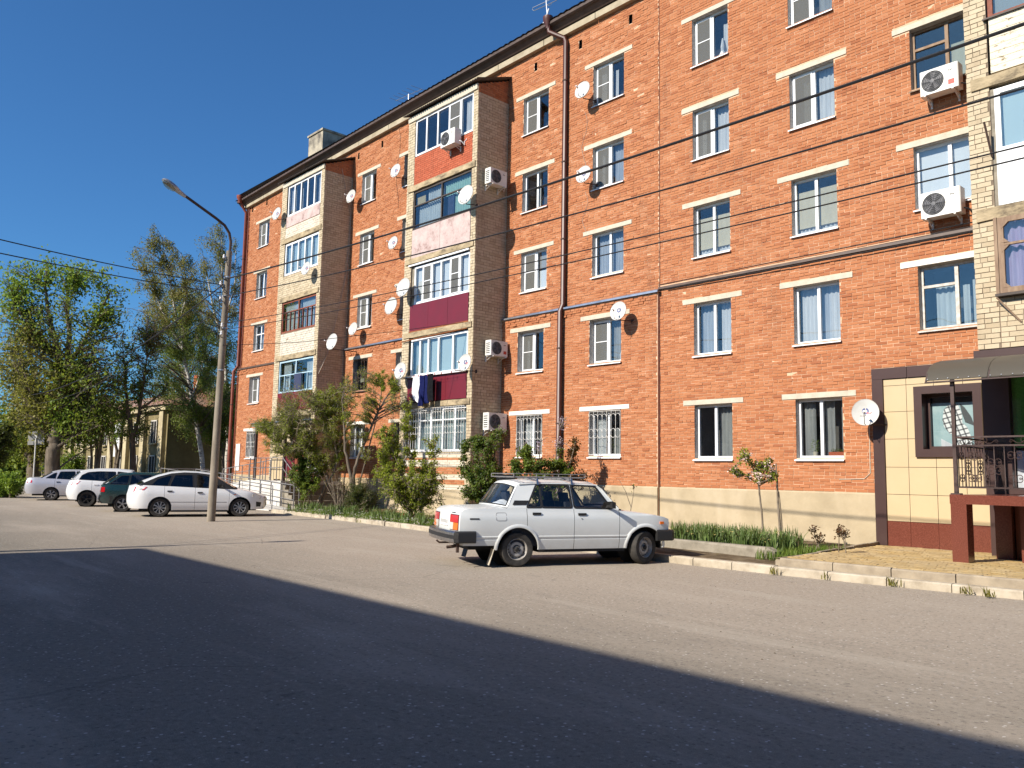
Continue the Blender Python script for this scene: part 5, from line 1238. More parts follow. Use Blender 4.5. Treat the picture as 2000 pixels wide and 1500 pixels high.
cable(quadfit((-24.4,10.2,6.88),(-7.0,10.0,6.0),(XE,9.8,6.3)), .014, 'dark wavy cable second from top across the brick front', wob=.01)
cable(quadfit((-24.4,10.2,6.02),(-7.0,10.0,5.33),(XE,9.8,5.6)), .010, 'thin black cable third from top across the brick front, upper of the close pair')
cable(quadfit((-24.4,10.2,5.82),(-7.0,10.0,5.18),(XE,9.8,5.5)), .010, 'thin black cable lowest across the right half, lower of the close pair')
cable([(-24.4,10.25,5.35),(-23.5,12.3,5.6),(-22.3,15.2,6.2),(-21.1,18.5,6.95)], .009, 'thin dark cable running from the lamp post to the end of the galvanised flashing')
FP = np.array([-18.6,-3.4,0])
cable([(-24.5,10.2,7.25),(FP[0],FP[1]+.2,6.75)], .014, 'upper of two black cables from the lamp post to the left edge above the trees', sag=.25)
cable([(-24.5,10.2,7.0),(FP[0],FP[1]+.2,6.3)], .014, 'lower of two black cables from the lamp post to the left edge above the trees', sag=.22)
cable([(-24.6,10.25,7.3),(-70,10.6,7.6)], .02, 'dark sagging cable descending left from the lamp post in front of the big tree', sag=2.2)
cable([(-24.6,10.3,6.6),(-70,11.0,7.0)], .013, 'thinner sagging cable below, descending left in front of the big tree', sag=2.0)
m2 = MB(); m2.tube([(XJ+.02,YF-.08,7.08),(-10,YF-.1,7.10),(-5.6,YF-.1,7.12)], .014, 5); m2.tube([(XJ+.3,YF-.075,6.93),(-9,YF-.09,6.90),(-5.6,YF-.09,6.93)], .016, 5)
tag(m2.build('cable', M['cable']), 'pair of dark cables clipped along the brown string course flashing', 'cable', 'overhead cables')
m2 = MB(); m2.tube([onX(668,330,-31.45),onX(686,420,-31.45),onX(676,540,-31.45),onX(660,610,-31.45),onX(640,690,-31.46),onX(622,730,-31.46)], .012, 5); tag(m2.build('cable', M['cable_l']), 'pale loose cable hanging down the shaded side of the left balcony stack', 'cable')
m2 = MB(); m2.tube([(-8.34,YF-.03,2.9),(-8.36,YF-.02,2.0),(-8.36,YF-.02,1.75),(-8.5,YF-.02,1.62),(-9.1,YF-.02,1.6)], .010, 5); tag(m2.build('cable', M['lintel']), 'beige cable curving down the brickwork from the dish beside the shop', 'cable')
for i,(x,z0,z1) in enumerate(((-17.3,13.3,11.2),(-17.25,10.6,9.0),(-27.9,16.0,12.5))):
    m2 = MB(); m2.tube([(x+.12*math.sin(q*.9)+random.uniform(-.02,.02),YF-.022,lerp(z0,z1,q/9)) for q in range(10)], .006, 4); tag(m2.build('cable', M['cable_l'] if i < 2 else M['cable']), ('thin pale dish cable wandering down the brick below the topmost dish by the downpipe','thin pale dish cable under the second dish by the downpipe','thin dark cable running down the brick from the eave left of the top balcony')[i], 'cable')
# lamp post across the road (its shadow crosses the asphalt), out of view
L2 = thing('street_lamp', 'concrete lamp post on the near side of the road', 'street lamp', tuple(FP))
m2 = MB(); m2.tube([FP+(0,0,-.05),FP+(.03,.0,6.8)], [.15,.10], 10); m2.build('pole', M['pole'], L2)
m2 = MB(); m2.tube([FP+(.03,.05,6.6),FP+(.03,.2,7.2),FP+(.1,.9,7.6)], .045, 6); m2.build('arm', M['iron_grey'], L2)
m2 = MB(); m2.lathe([(0,0),(.1,.05),(.14,.25),(.1,.55),(0,.65)], FP+(.1,.85,7.58), (.05,.9,.25), 10); m2.build('lamp_head', M['alu'], L2)
# sign seen from behind
sp_ = dist(68,905,44); SG = thing('road_sign', 'square road sign seen from behind on a thin leaning post', 'road sign', (sp_[0],sp_[1],0))
tp = dist(71,845,44); m2 = MB(); m2.tube([(sp_[0],sp_[1],0),tuple(tp)], .035, 6); m2.build('post', M['steel_white'], SG)
m2 = MB(); v1 = CR*.42; 
a_ = dist(56,842,44); b_ = dist(87,841,44); c_ = dist(86,868,44); d__ = dist(54,869,44); m2.prism([a_,b_,c_,d__], (-.03,.0,0)); m2.build('sign_plate', M['sign_back'], SG)
m2 = MB(); m2.prism([dist(71,843,43.9),dist(73,843,43.9),dist(72,855,43.9),dist(71,855,43.9)], (-.02,0,0)); m2.build('clamp', M['porcelain'], SG)

# ================================================================== OTHER HOUSES
def far_house():
    H = thing('old_house', 'two storey ochre house with plaster pilasters behind the trees at the end of the street', 'house', tuple(dist(200,915,58)*np.array([1,1,0])))
    A = np.array([-96.0,19.2,0]); Bc = np.array([-53.5,19.2,0])
    u = Vector(Bc-A); L_ = u.length; u.normalize(); n = Vector((u.y,-u.x,0)); n = n if n.dot(Vector(-A)) > 0 else -n
    A = Vector(A)
    def pt(s, d, z): return tuple(A+u*s+n*d+Vector((0,0,z)))
    def bx(mb, s0, s1, d0, d1, z0, z1): mb.add([pt(s0,d0,z0),pt(s1,d0,z0),pt(s1,d1,z0),pt(s0,d1,z0),pt(s0,d0,z1),pt(s1,d0,z1),pt(s1,d1,z1),pt(s0,d1,z1)],[(0,3,2,1),(4,5,6,7),(0,1,5,4),(1,2,6,5),(2,3,7,6),(3,0,4,7)])
    mb = MB(); bx(mb, 0, L_, -12, 0, -.1, 5.6); mb.build('wall', M['ochre'], H)
    mb = MB(); mb.add([pt(-.4,.5,5.6),pt(L_+.5,.5,5.6),pt(L_+.5,-12.5,5.6),pt(-.4,-12.5,5.6),pt(4,-6,7.7),pt(L_-3,-6,7.7)],[(0,1,5,4),(2,3,4,5),(1,2,5),(0,4,3)]); mb.build('roof', M['rooftile'], H)
    mb = MB(); bx(mb, L_-2.4, L_-1.8, -3, -2.4, 6.0, 7.9); mb.build('chimney', M['brick_r2'], H)
    k = int((L_-6)/3.4)
    for i in range(k+1):
        s = L_-.6-i*3.4; mb = MB(); bx(mb, s-.35, s+.35, .005, .25, 0, 5.2); mb.build('pilaster', M['ochre_d'], H)
        for z0,z1 in ((.7,2.3),(3.2,4.6)):
            s2 = s-1.7; mb = MB(); bx(mb, s2-.5, s2+.5, .004, .04, z0, z1); w = mb.build('window', M['dark_void'], H)
            mb = MB(); bx(mb, s2-.55, s2-.47, .045, .08, z0-.05, z1+.05); bx(mb, s2+.47, s2+.55, .045, .08, z0-.05, z1+.05); bx(mb, s2-.55, s2+.55, .045, .08, z1, z1+.08); bx(mb, s2-.03, s2+.03, .045, .07, z0, z1); mb.build('frame', M['wood_white'], w)
            mb = MB(); bx(mb, s2-.62, s2+.62, .045, .2, z0-.12, z0-.05); mb.build('sill', M['ochre_d'], w)
    s = L_-8.6; mb = MB(); bx(mb, s-.8, s+.8, .3, .34, 2.3, 4.7); mb.build('white_banner', M['porcelain'], H)
    mb = MB(); bx(mb, -.3, L_+.35, -12.3, .35, 5.25, 5.598); mb.build('cornice', M['ochre_d'], H)
far_house()
# house on the near side of the road whose shade lies on the asphalt
NH = thing('street_house', 'plastered house on the near side of the road behind the viewer', 'house', (5,-8,0))
EH = 9.05; YN = 5.82-EH/math.tan(SUN_EL)*math.cos(SUN_AZ); XN = -17.05-EH/math.tan(SUN_EL)*math.sin(SUN_AZ)
hl = [(x,x+1.3,z,z+1.6) for x in np.arange(XN+1.6,40,3.4) for z in (1.2,4.1,6.7) if z < 8]
mb = MB(); wall_grid(mb, XN, 45, 0, EH-.15, YN-.25, hl); mb.quad((XN,YN-.25,0),(XN,YN-12,0),(XN,YN-12,EH-.15),(XN,YN-.25,EH-.15)); mb.quad((45,YN-12,0),(45,YN-.25,0),(45,YN-.25,EH-.15),(45,YN-12,EH-.15)); mb.quad((XN,YN-12,0),(45,YN-12,0),(45,YN-12,EH-.15),(XN,YN-12,EH-.15)); mb.build('wall', M['far_wall'], NH)
mb = MB(); mb.box(XN-.02,45.2,YN-12.2,YN,EH-.15,EH); mb.build('roof', M['roof'], NH)
wm = MB()
for a,b,c,d in hl:
    mb = MB(); mb.quad((a,YN-.37,c),(b,YN-.37,c),(b,YN-.37,d),(a,YN-.37,d)); w = mb.build('window', M['dark_void'], NH)
    mb = MB(); ring(mb, a, b, c, d, YN-.36, YN-.28, .07); mb.box((a+b)/2-.04,(a+b)/2+.04,YN-.36,YN-.28,c+.07,d-.07); mb.build('frame', M['pvc'], w)

# another house on the near side, further down the road (seen only in the window panes)
N2 = thing('street_house', 'long low house on the near side of the road further left, outside the view', 'house', (-50,-15,0))
mb = MB(); mb.box(-80,-24,-26,-15,0,7.2); mb.build('wall', M['far_wall'], N2)
mb = MB(); mb.prism([(-80.4,-26.4,7.2),(-80.4,-14.6,7.2),(-80.4,-20.5,9.2)], (56.8,0,0)); mb.build('roof', M['rooftile'], N2)
for x in np.arange(-78,-26,3.6):
    for z in (1.2,4.2): 
        mb = MB(); mb.box(x,x+1.3,-15.02,-14.97,z,z+1.6); mb.build('window', M['dark_void'], N2)

# ================================================================== PLANTS
LM, LS_ = 1.7, 1.0
def leaf_arr(cen, size, asp=.55, droop=0.0, up=0.0):
    n = len(cen); a = rng.normal(size=(n,3)); a[:,2] -= droop; a /= np.linalg.norm(a,axis=1)[:,None]
    nn_ = rng.normal(size=(n,3))*.75+np.array([0,-.45,.75]); b = np.cross(nn_, a); b -= a*(a*b).sum(1)[:,None]; b /= np.linalg.norm(b,axis=1)[:,None]
    s = size*rng.uniform(.6,1.25,(n,1)); c = np.asarray(cen)
    V = np.stack([c-a*s, c+b*s*asp, c+a*s, c-b*s*asp],1).reshape(-1,3)
    return V
def quads(n): return np.arange(n*4).reshape(-1,4)
def smooth_path(p0, p1, lift, k=5, jit=.06):
    p0, p1 = np.array(p0,float), np.array(p1,float); L = np.linalg.norm(p1-p0); out = []
    mid = (p0+p1)/2+np.array([0,0,lift*L])+rng.normal(0,jit*L,3)
    for i in range(k+1):
        t = i/k; out.append(p0*(1-t)**2+mid*2*t*(1-t)+p1*t*t)
    return out
def tree(name, label, cat, base, trunks, blobs, bark, group=None, bn=5, shape='blob'):
    base = np.array(base, float); T = thing(name, label, cat, tuple(base), 0, group)
    wood = MB(); twig = MB() if bark is M['bark_b'] else wood; pts = []
    for tr in trunks:
        P = [np.array(p[:3],float) for p in tr]; R = [p[3] for p in tr]
        # resample with a slight wander
        Q, QR = [], []
        for i in range(len(P)-1):
            for j in range(4):
                t = j/4; Q.append(P[i]*(1-t)+P[i+1]*t+(rng.normal(0,R[i]*.22,3) if (i or j) else 0)); QR.append(R[i]*(1-t)+R[i+1]*t)
        Q.append(P[-1]); QR.append(R[-1]); wood.tube(Q, QR, 8)
        pts += [(q, r) for q, r in zip(Q, QR)]
    TP = np.array([p for p,_ in pts]); TR = np.array([r for _,r in pts]); by = {}
    for b in blobs:
        c = np.array(b['c'],float); r = np.array(b['r'],float); LC = []
        for i in range(b['n']):
            dv = rng.normal(size=3); dv /= np.linalg.norm(dv); e = c+r*dv*rng.uniform(b.get('in',.55),1.0)
            dd = np.linalg.norm(TP-e,axis=1); hd = np.hypot(TP[:,0]-e[0],TP[:,1]-e[1])
            cost = dd*rng.uniform(.85,1.15,len(dd))+np.maximum(0, TP[:,2]-(e[2]-.35*hd))*2.2; k = int(np.argmin(cost))
            path = smooth_path(TP[k], e, b.get('lift',.12), 5, .07); r0 = min(TR[k]*.55, .012+.016*np.linalg.norm(e-TP[k])); 
            twig.tube(path, np.linspace(r0, .008*b.get('tw',1), len(path)), bn, cap=False)
            L = np.linalg.norm(e-TP[k])
            for j in range(b['m']):
                t = rng.uniform(.35,1.0); q = path[min(5,int(t*5))]; q = q+(path[min(5,int(t*5)+1)]-q)*(t*5%1)
                dv = rng.normal(size=3)+np.array([0,0,b.get('tz',.2)]); dv /= np.linalg.norm(dv); q2 = q+dv*L*rng.uniform(.12,.3)*b.get('tl',1)
                if 'tmax' in b and np.linalg.norm(q2-q) > b['tmax']: q2 = q+dv*b['tmax']*rng.uniform(.5,1)
                twig.tube([q,(q+q2)/2+rng.normal(0,.03*L,3)*.5,q2], [.010*b.get('tw',1),.007*b.get('tw',1),.004*b.get('tw',1)], 3, cap=False)
                nl = rng.poisson(b['leaf']*b.get('mul',LM))
                if nl:
                    t2 = rng.uniform(.2,1.1,(nl,1)); cc = q+(q2-q)*t2+rng.normal(0,b['sig'],(nl,3))*np.array([1,1,b.get('sz',1)]); cc[:,2] -= b.get('hang',0)*rng.random(nl)
                    LC.append(cc)
        if LC:
            V = leaf_arr(np.concatenate(LC), b['size']*LS_, b.get('asp',.55), b.get('droop',0))
            by.setdefault(b['mat'],[]).append(V)
    wood.v = [tuple(np.array(v)-0) for v in wood.v]
    wood.build('trunk', bark, T, local=True, smooth=True, angle=70)
    if twig is not wood: twig.build('branches', M['bark'], T, local=True)
    for mt, Vs in by.items():
        V = np.concatenate(Vs); me = fast_mesh('crown', V, quads(len(V)//4), M[mt]); link('crown' if 'petal' not in mt else 'blossom', me, T)
    return T
def bl(base, px, py, d, rx, ry, **k):
    """crown part seen at this place: centre on the sight line at depth d, radii given by its seen size"""
    c = dist(px,py,d)-np.array(base); return dict(c=tuple(c), r=(rx*d/FPX, rx*d/FPX*.9, ry*d/FPX), **k)
def tp(base, px, py, d, r): c = dist(px,py,d)-np.array(base); return (c[0],c[1],c[2],r)
g0 = lambda px, d: dist(px,915,d)*np.array([1,1,0])
# big tree at the left
b0 = g0(104,44); D = 44
kw = dict(mul=.62, m=14, leaf=8, sig=.26, size=.095, lift=.10, tmax=1.3)
tree('maple_tree','big spreading tree with bright green top and dark trunk at the left edge','tree',b0,
 [[(0,0,0,.42),tp(b0,108,880,D,.36),tp(b0,112,840,D,.33),tp(b0,122,790,D,.27),tp(b0,118,720,D,.20),tp(b0,100,640,D,.13),tp(b0,88,560,D,.06)],
  [tp(b0,122,790,D,.2),tp(b0,133,720,D,.17),tp(b0,134,640,D,.12),tp(b0,132,560,D,.05)],
  [tp(b0,118,740,D,.16),tp(b0,150,690,D,.12),tp(b0,185,630,D,.08),tp(b0,215,570,D,.04)],
  [tp(b0,112,830,D,.15),tp(b0,85,800,D,.11),tp(b0,60,770,D,.07)],
  [tp(b0,115,700,D,.14),tp(b0,70,650,D,.09),tp(b0,30,600,D,.05)]],
 [bl(b0,35,545,D,42,36,n=26,mat='leaf_bright',**kw), bl(b0,140,530,D,62,40,n=32,mat='leaf_bright',**kw), bl(b0,212,588,D,46,48,n=22,mat='leaf_bright',**{**kw,'leaf':6}),
  bl(b0,30,610,D,60,50,n=24,mat='leaf_bright',**{**kw,'leaf':6}), bl(b0,130,620,D,90,60,n=34,mat='leaf_mid',**{**kw,'leaf':4}), bl(b0,215,660,D,50,60,n=20,mat='leaf_mid',**{**kw,'leaf':5}),
  bl(b0,60,690,D,75,50,n=26,mat='leaf_olive',**{**kw,'leaf':6}), bl(b0,160,730,D,70,50,n=30,mat='leaf_mid',**{**kw,'leaf':7}), bl(b0,60,790,D,50,50,n=20,mat='leaf_olive',**{**kw,'leaf':7}),
  bl(b0,150,800,D,60,40,n=30,mat='leaf_bright',**{**kw,'leaf':9}), bl(b0,205,745,D,55,55,n=34,mat='leaf_mid',**{**kw,'leaf':8}), bl(b0,110,760,D,80,55,n=40,mat='leaf_olive',**{**kw,'leaf':9}), bl(b0,190,830,D,50,34,n=26,mat='leaf_mid',**{**kw,'leaf':9}), bl(b0,40,640,D,60,60,n=26,mat='leaf_olive',**{**kw,'leaf':8}), bl(b0,150,660,D,90,50,n=24,mat='leaf_mid',**{**kw,'leaf':5})], M['bark'], 'trees at the end of the street')
# olive tree at the very left
b0 = g0(70,50); D = 50
kw = dict(mul=.95, m=12, leaf=9, sig=.32, size=.10, lift=.05, tmax=1.3, hang=.3)
tree('willow_tree','olive brown leaved tree behind the back of the road sign','tree',b0,
 [[(0,0,0,.4),tp(b0,60,880,D,.3),tp(b0,70,850,D,.28),tp(b0,50,780,D,.2),tp(b0,40,700,D,.1)],[tp(b0,65,850,D,.2),tp(b0,100,800,D,.15),tp(b0,120,760,D,.08)]],
 [bl(b0,30,720,D,60,70,n=40,mat='leaf_olive',**kw), bl(b0,70,800,D,60,60,n=34,mat='leaf_olive',**kw), bl(b0,120,770,D,40,50,n=16,mat='leaf_olive',**kw), bl(b0,30,840,D,50,45,n=22,mat='leaf_mid',**kw), bl(b0,100,850,D,45,35,n=18,mat='leaf_olive',**kw)], M['bark'], 'trees at the end of the street')
b0 = g0(-20,47); D = 47
tree('conifer_tree','dark evergreen tree cut by the left edge above the hedge','tree',b0,[[(0,0,0,.3),tp(b0,-18,850,D,.2),tp(b0,-16,760,D,.06)]],
 [bl(b0,-5,860,D,38,50,n=50,m=9,leaf=16,sig=.12,size=.07,mat='leaf_yew',lift=-.05)], M['bark'], 'trees at the end of the street')
# mostly bare tree with thin dark branches
b0 = g0(262,47); D = 47
kw = dict(m=15, leaf=2.0, sig=.15, size=.075, lift=.12, tmax=1.1, tw=1.6, mul=1.0)
tree('bare_tree','half bare tree with thin dark forked branches in front of the ochre house','tree',b0,
 [[(0,0,0,.22),tp(b0,260,880,D,.17),tp(b0,258,850,D,.15),tp(b0,250,800,D,.11),tp(b0,245,740,D,.07),tp(b0,240,690,D,.03)],[tp(b0,259,860,D,.13),tp(b0,272,810,D,.1),tp(b0,280,750,D,.07),tp(b0,290,680,D,.03)],[tp(b0,272,800,D,.08),tp(b0,300,780,D,.06),tp(b0,325,760,D,.03)]],
 [bl(b0,272,690,D,58,70,n=64,mat='leaf_mid',**kw), bl(b0,300,650,D,45,45,n=26,mat='leaf_birch',**kw), bl(b0,300,770,D,50,40,n=24,mat='leaf_mid',**kw), bl(b0,240,770,D,45,50,n=24,mat='leaf_mid',**{**kw,'leaf':3.5}), bl(b0,260,830,D,50,30,n=18,mat='leaf_mid',**{**kw,'leaf':5,'m':8})], M['bark'], 'trees at the end of the street')
for i,(px,D,lab) in enumerate(((188,45,'slender multi stemmed tree left of the half bare tree, behind the white hatchback'),(225,49,'low leafy young tree between the pilasters of the ochre house'))):
    b0 = g0(px,D); kw = dict(mul=1.1, m=8, leaf=6, sig=.13, size=.08, lift=.1, tmax=.8)
    tree('young_tree',lab,'tree',b0,[[(0,0,0,.12),tp(b0,px+2,880,D,.09),tp(b0,px-6,830,D,.07),tp(b0,px-4,780,D,.03)],[(.15,0,0,.10),tp(b0,px+8,880,D,.08),tp(b0,px+14,830,D,.06),tp(b0,px+20,780,D,.03)],[(-.3,0,0,.08),tp(b0,px-10,870,D,.06),tp(b0,px-18,820,D,.03)]],
     [bl(b0,px,800,D,45,35,n=30,mat='leaf_mid',**kw), bl(b0,px+8,840,D,40,20,n=14,mat='leaf_bright',**{**kw,'leaf':4})], M['bark'], 'trees at the end of the street')
# birches
def birch(px0, D, top, lean, lab, w, f=1.0, gm='leaf_birch'):
    b0 = g0(px0,D); kw = dict(mul=2.1, m=13, leaf=7*f, sig=.10, size=.055, lift=.16, tz=-1.1, tmax=1.0, hang=.5, droop=.8, tw=.8)
    H = 915-top; tr = [(0,0,0,.15)]
    for t in (.1,.25,.45,.65,.85,1.0): tr.append(tp(b0, px0+lean*t, 915-H*t, D, .14*(1-t)+.02))
    mid = lambda t: (px0+lean*t, 915-H*t)
    bs = []
    for t, dx, rx, ry, n, mm in ((.94,-.25,.55,.10,16,gm),(.84,.25,.75,.10,20,gm),(.72,-.2,.95,.11,22,gm),(.60,.25,1.0,.11,24,'leaf_birch_g'),(.47,-.1,1.05,.12,24,'leaf_birch_g'),(.34,.2,.9,.10,18,'leaf_birch_g'),(.22,0,.7,.07,10,'leaf_birch_g')):
        x, y = mid(t); bs.append(bl(b0, x+dx*w, y, D, rx*w*1.75, ry*H*1.1, n=int(n*1.7), mat=mm, **kw))
    br = [[tp(b0,*mid(.5),D,.09),tp(b0,mid(.68)[0]-.45*w,mid(.68)[1],D,.06),tp(b0,mid(.84)[0]-.7*w,mid(.84)[1],D,.025)],[tp(b0,*mid(.62),D,.08),tp(b0,mid(.75)[0]+.5*w,mid(.75)[1],D,.05),tp(b0,mid(.92)[0]+.6*w,mid(.92)[1],D,.02)],[tp(b0,*mid(.3),D,.07),tp(b0,mid(.42)[0]+.5*w,mid(.42)[1],D,.04),tp(b0,mid(.55)[0]+.8*w,mid(.55)[1],D,.02)]]
    tree('birch_tree', lab, 'birch', b0, [tr]+br, bs, M['bark_b'], 'birches beside the brick block')
birch(400,50,462,-85,'tall birch with white trunk and drooping yellowish twigs left of the lamp post',58,.95)
birch(446,54,450,-14,'thin topped birch right behind the lamp post',46,.55)
birch(372,58,560,-15,'shorter green birch between the ochre house and the lamp post',60,.9,'leaf_birch_g')
b0 = g0(440,51); tree('leafy_bush','rounded leafy bush hanging over the dark wall by the brick corner','bush',b0,[[(0,0,0,.1),tp(b0,435,880,51,.07),tp(b0,425,840,51,.04)]],[bl(b0,420,830,51,35,45,n=30,m=8,leaf=8,sig=.14,size=.08,mat='leaf_mid'), bl(b0,455,790,51,25,60,n=22,m=8,leaf=7,sig=.14,size=.08,mat='leaf_mid')], M['bark'])
for px,D,lab,mt,ry in ((15,40,'low bright green hedge at the left edge beside the silver car','leaf_bright',24),(140,46,'green shrub at the foot of the ochre house','leaf_bright',22)):
    b0 = g0(px,D); tree('hedge' if px < 20 else 'shrub',lab,'hedge' if px < 20 else 'shrub',b0,[[(0,0,0,.05),(0,0,.5,.02)],[(.5,.1,0,.05),(.6,.1,.5,.02)]],[bl(b0,px,945 if px < 20 else 905,D,46 if px < 20 else 26,ry,n=60,m=9,leaf=14,sig=.09,size=.055,mat=mt,lift=.0,**{'in':.3})], M['bark'])
b0 = g0(-35,41); tree('hedge','low bright green hedge continuing past the left edge of the view','hedge',b0,[[(0,0,0,.05),(0,0,.5,.02)]],[bl(b0,-35,945,41,40,24,n=40,m=9,leaf=12,sig=.09,size=.055,mat='leaf_bright',lift=.0,**{'in':.3})], M['bark'])
# far end: wooded background closing the street on the left
V = []
for i in range(26):
    c = dist(-160+i*24+random.uniform(-10,10), 880, 78+random.uniform(-6,8)); n = 900
    V.append(c+rng.normal(size=(n,3))*np.array([2.4,2.4,2.6])*rng.uniform(.7,1.1))
V = np.concatenate(V); V[:,2] = np.abs(V[:,2])
o = link('far_woodland', fast_mesh('far_woodland', leaf_arr(V,.26), quads(len(V)), M['leaf_mid'])); tag(o, 'mass of distant green trees closing the view behind the ochre house', 'woodland', kind='stuff')

# ---------------------------------------------------------------- garden in front of the block
gy = .11
def shrub(name, label, cat, px, pyb, Y, stems, blobs, bark, group=None):
    b0 = onY(px,pyb,Y); b0[2] = gy; D = (b0-CAM)@CF
    tr = [[(random.uniform(-.12,.12),random.uniform(-.12,.12),0,r)]+[tp(b0,x,y,D,r*(1-.7*(i+1)/len(p))) for i,(x,y) in enumerate(p)] for p,r in stems]
    return tree(name, label, cat, b0, tr, [bl(b0,x,y,D+random.uniform(-.25,.25),rx,ry,**k) for x,y,rx,ry,k in blobs], bark, group)
kf = dict(mul=1.05, m=18, leaf=11, sig=.035, size=.028, asp=.35, lift=.12, mat='leaf_bush', tmax=.5, **{'in':.3})
shrub('feathery_bush','large feathery yellow-green bush in front of the entrance','bush',620,985,16.1,
 [([(640,930),(600,880),(560,850)],.06),([(660,900),(650,840),(640,780)],.06),([(600,940),(560,890),(530,850)],.04)],
 [(545,838,66,36,{**kf,'n':60}),(610,805,78,52,{**kf,'n':80}),(660,780,50,46,{**kf,'n':46}),(590,862,84,36,{**kf,'n':60}),(660,850,56,44,{**kf,'n':44}),(505,828,26,16,{**kf,'n':14}),(575,780,44,22,{**kf,'n':20}),(640,900,50,34,{**kf,'n':24})], M['bark_l'])
kb = dict(m=9, leaf=11, sig=.05, size=.038, asp=.6, lift=.0, tmax=.4, **{'in':.2})
shrub('flowering_shrub','dense dark green shrub dotted with white blossom below the feathery bush','shrub',600,990,15.8,
 [([(600,950),(595,910)],.04),([(620,940),(625,900)],.04)],
 [(600,915,42,38,{**kb,'n':50,'mat':'leaf_dark'}),(595,945,34,22,{**kb,'n':20,'mat':'leaf_mid'}),(610,900,36,34,{**kb,'n':22,'m':5,'leaf':1.6,'size':.035,'mat':'petal_w'})], M['bark_l'])
shrub('garden_tree','small forked garden tree with dark bent trunk before the middle brick section','tree',692,1000,15.9,
 [([(690,950),(682,920),(675,880),(672,830),(668,780)],.09),([(690,930),(698,900),(718,850),(735,810),(752,780),(770,755)],.07),([(740,800),(745,765),(742,730)],.03)],
 [(745,740,30,25,{**kf,'n':22,'leaf':7}),(775,750,28,22,{**kf,'n':18,'leaf':7}),(720,790,40,30,{**kf,'n':22,'leaf':5}),(700,740,26,20,{**kf,'n':12,'leaf':6}),(690,820,40,40,{**kf,'n':24,'leaf':8}),(720,870,40,40,{**kf,'n':16,'leaf':4}),(790,785,20,25,{**kf,'n':10,'leaf':6})], M['bark'])
kn = dict(m=3, leaf=.25, sig=.05, size=.03, lift=.25, mat='leaf_mid', tmax=.3, **{'in':.6})
shrub('bare_shrub','bare twiggy shrub with fanned grey stems at the kerb','shrub',665,1003,15.3,
 [([(650+random.uniform(-28,45)*1.0,930+random.uniform(-10,20))],.016) for _ in range(26)], [(662,945,34,26,{**kn,'n':40})], M['bark_l'])
shrub('yew_bush','rounded dark evergreen bush at the foot of the garden tree','bush',700,1003,15.4,
 [([(700,970)],.05)], [(700,965,34,36,{**kb,'n':70,'leaf':14,'size':.028,'asp':.3,'mat':'leaf_yew'}),(728,975,24,24,{**kb,'n':30,'leaf':10,'size':.028,'asp':.3,'mat':'leaf_yew'})], M['bark'])
kl = dict(mul=.85, m=16, leaf=9, sig=.04, size=.034, asp=.55, lift=.12, tmax=.5, mat='leaf_bush', **{'in':.3})
shrub('light_green_shrub','upright light green shrub left of the white sedan, under the washing','shrub',805,1012,15.0,
 [([(795,960),(775,900),(755,850),(745,830)],.035),([(805,950),(800,880),(798,810)],.035),([(815,960),(835,900),(855,860)],.03),([(800,970),(770,940),(750,900)],.03)],
 [(752,868,38,44,{**kl,'n':26,'leaf':6}),(790,870,46,62,{**kl,'n':36,'leaf':7}),(838,890,36,56,{**kl,'n':24,'leaf':5}),(800,945,66,48,{**kl,'n':60}),(760,935,44,46,{**kl,'n':28}),(850,950,32,40,{**kl,'n':22}),(798,800,16,22,{**kl,'n':6,'leaf':5}),(820,980,40,20,{**kl,'n':14})], M['bark_l'])
kd = dict(mul=.75, m=12, leaf=9, sig=.055, size=.040, asp=.6, lift=.1, tmax=.5, mat='leaf_dark', **{'in':.3})
shrub('dark_bush','tall dark green lilac bush at the shaded corner of the right balcony stack','bush',945,1000,16.3,
 [([(940,950),(935,900),(930,860)],.04),([(955,950),(965,900),(970,850)],.04),([(930,960),(910,920),(900,880)],.03)],
 [(945,870,28,30,{**kd,'n':26}),(950,920,40,34,{**kd,'n':40}),(930,955,34,28,{**kd,'n':26}),(970,960,34,30,{**kd,'n':24,'mat':'leaf_mid'}),(915,870,14,26,{**kd,'n':8}),(975,845,12,18,{**kd,'n':6,'leaf':5}),(912,910,20,30,{**kd,'n':10})], M['bark_l'])
shrub('lilac_bush','lilac bush with pale purple flower spikes along the brick wall behind the white sedan','bush',1060,1000,17.0,
 [([(1040,950),(1030,900),(1028,860)],.03),([(1060,950),(1055,900),(1050,860)],.03),([(1080,950),(1085,900),(1092,840)],.03),([(1095,950),(1115,900),(1125,860)],.03),([(1020,960),(1008,910)],.03)],
 [(1030,890,18,34,{**kd,'n':18,'mat':'leaf_mid'}),(1060,910,30,26,{**kd,'n':22}),(1095,915,24,34,{**kd,'n':22,'mat':'leaf_mid'}),(1010,915,18,24,{**kd,'n':14}),(1055,955,60,28,{**kd,'n':42,'mat':'leaf_mid'}),(1122,885,9,36,{**kd,'n':10,'mat':'leaf_red'}),(1140,935,14,14,{**kd,'n':6,'mat':'leaf_red'}),
  (1095,870,16,20,{**kd,'n':10,'m':4,'leaf':5,'size':.022,'mat':'petal_l'}),(1100,825,9,14,{**kd,'n':6,'m':4,'leaf':5,'size':.022,'mat':'petal_l'}),(1020,870,22,18,{**kd,'n':6,'m':3,'leaf':4,'size':.022,'mat':'petal_l'}),(1060,870,28,20,{**kd,'n':8,'m':3,'leaf':4,'size':.022,'mat':'petal_l'}),(1075,925,30,14,{**kd,'n':6,'m':3,'leaf':4,'size':.022,'mat':'petal_l'})], M['bark_l'])
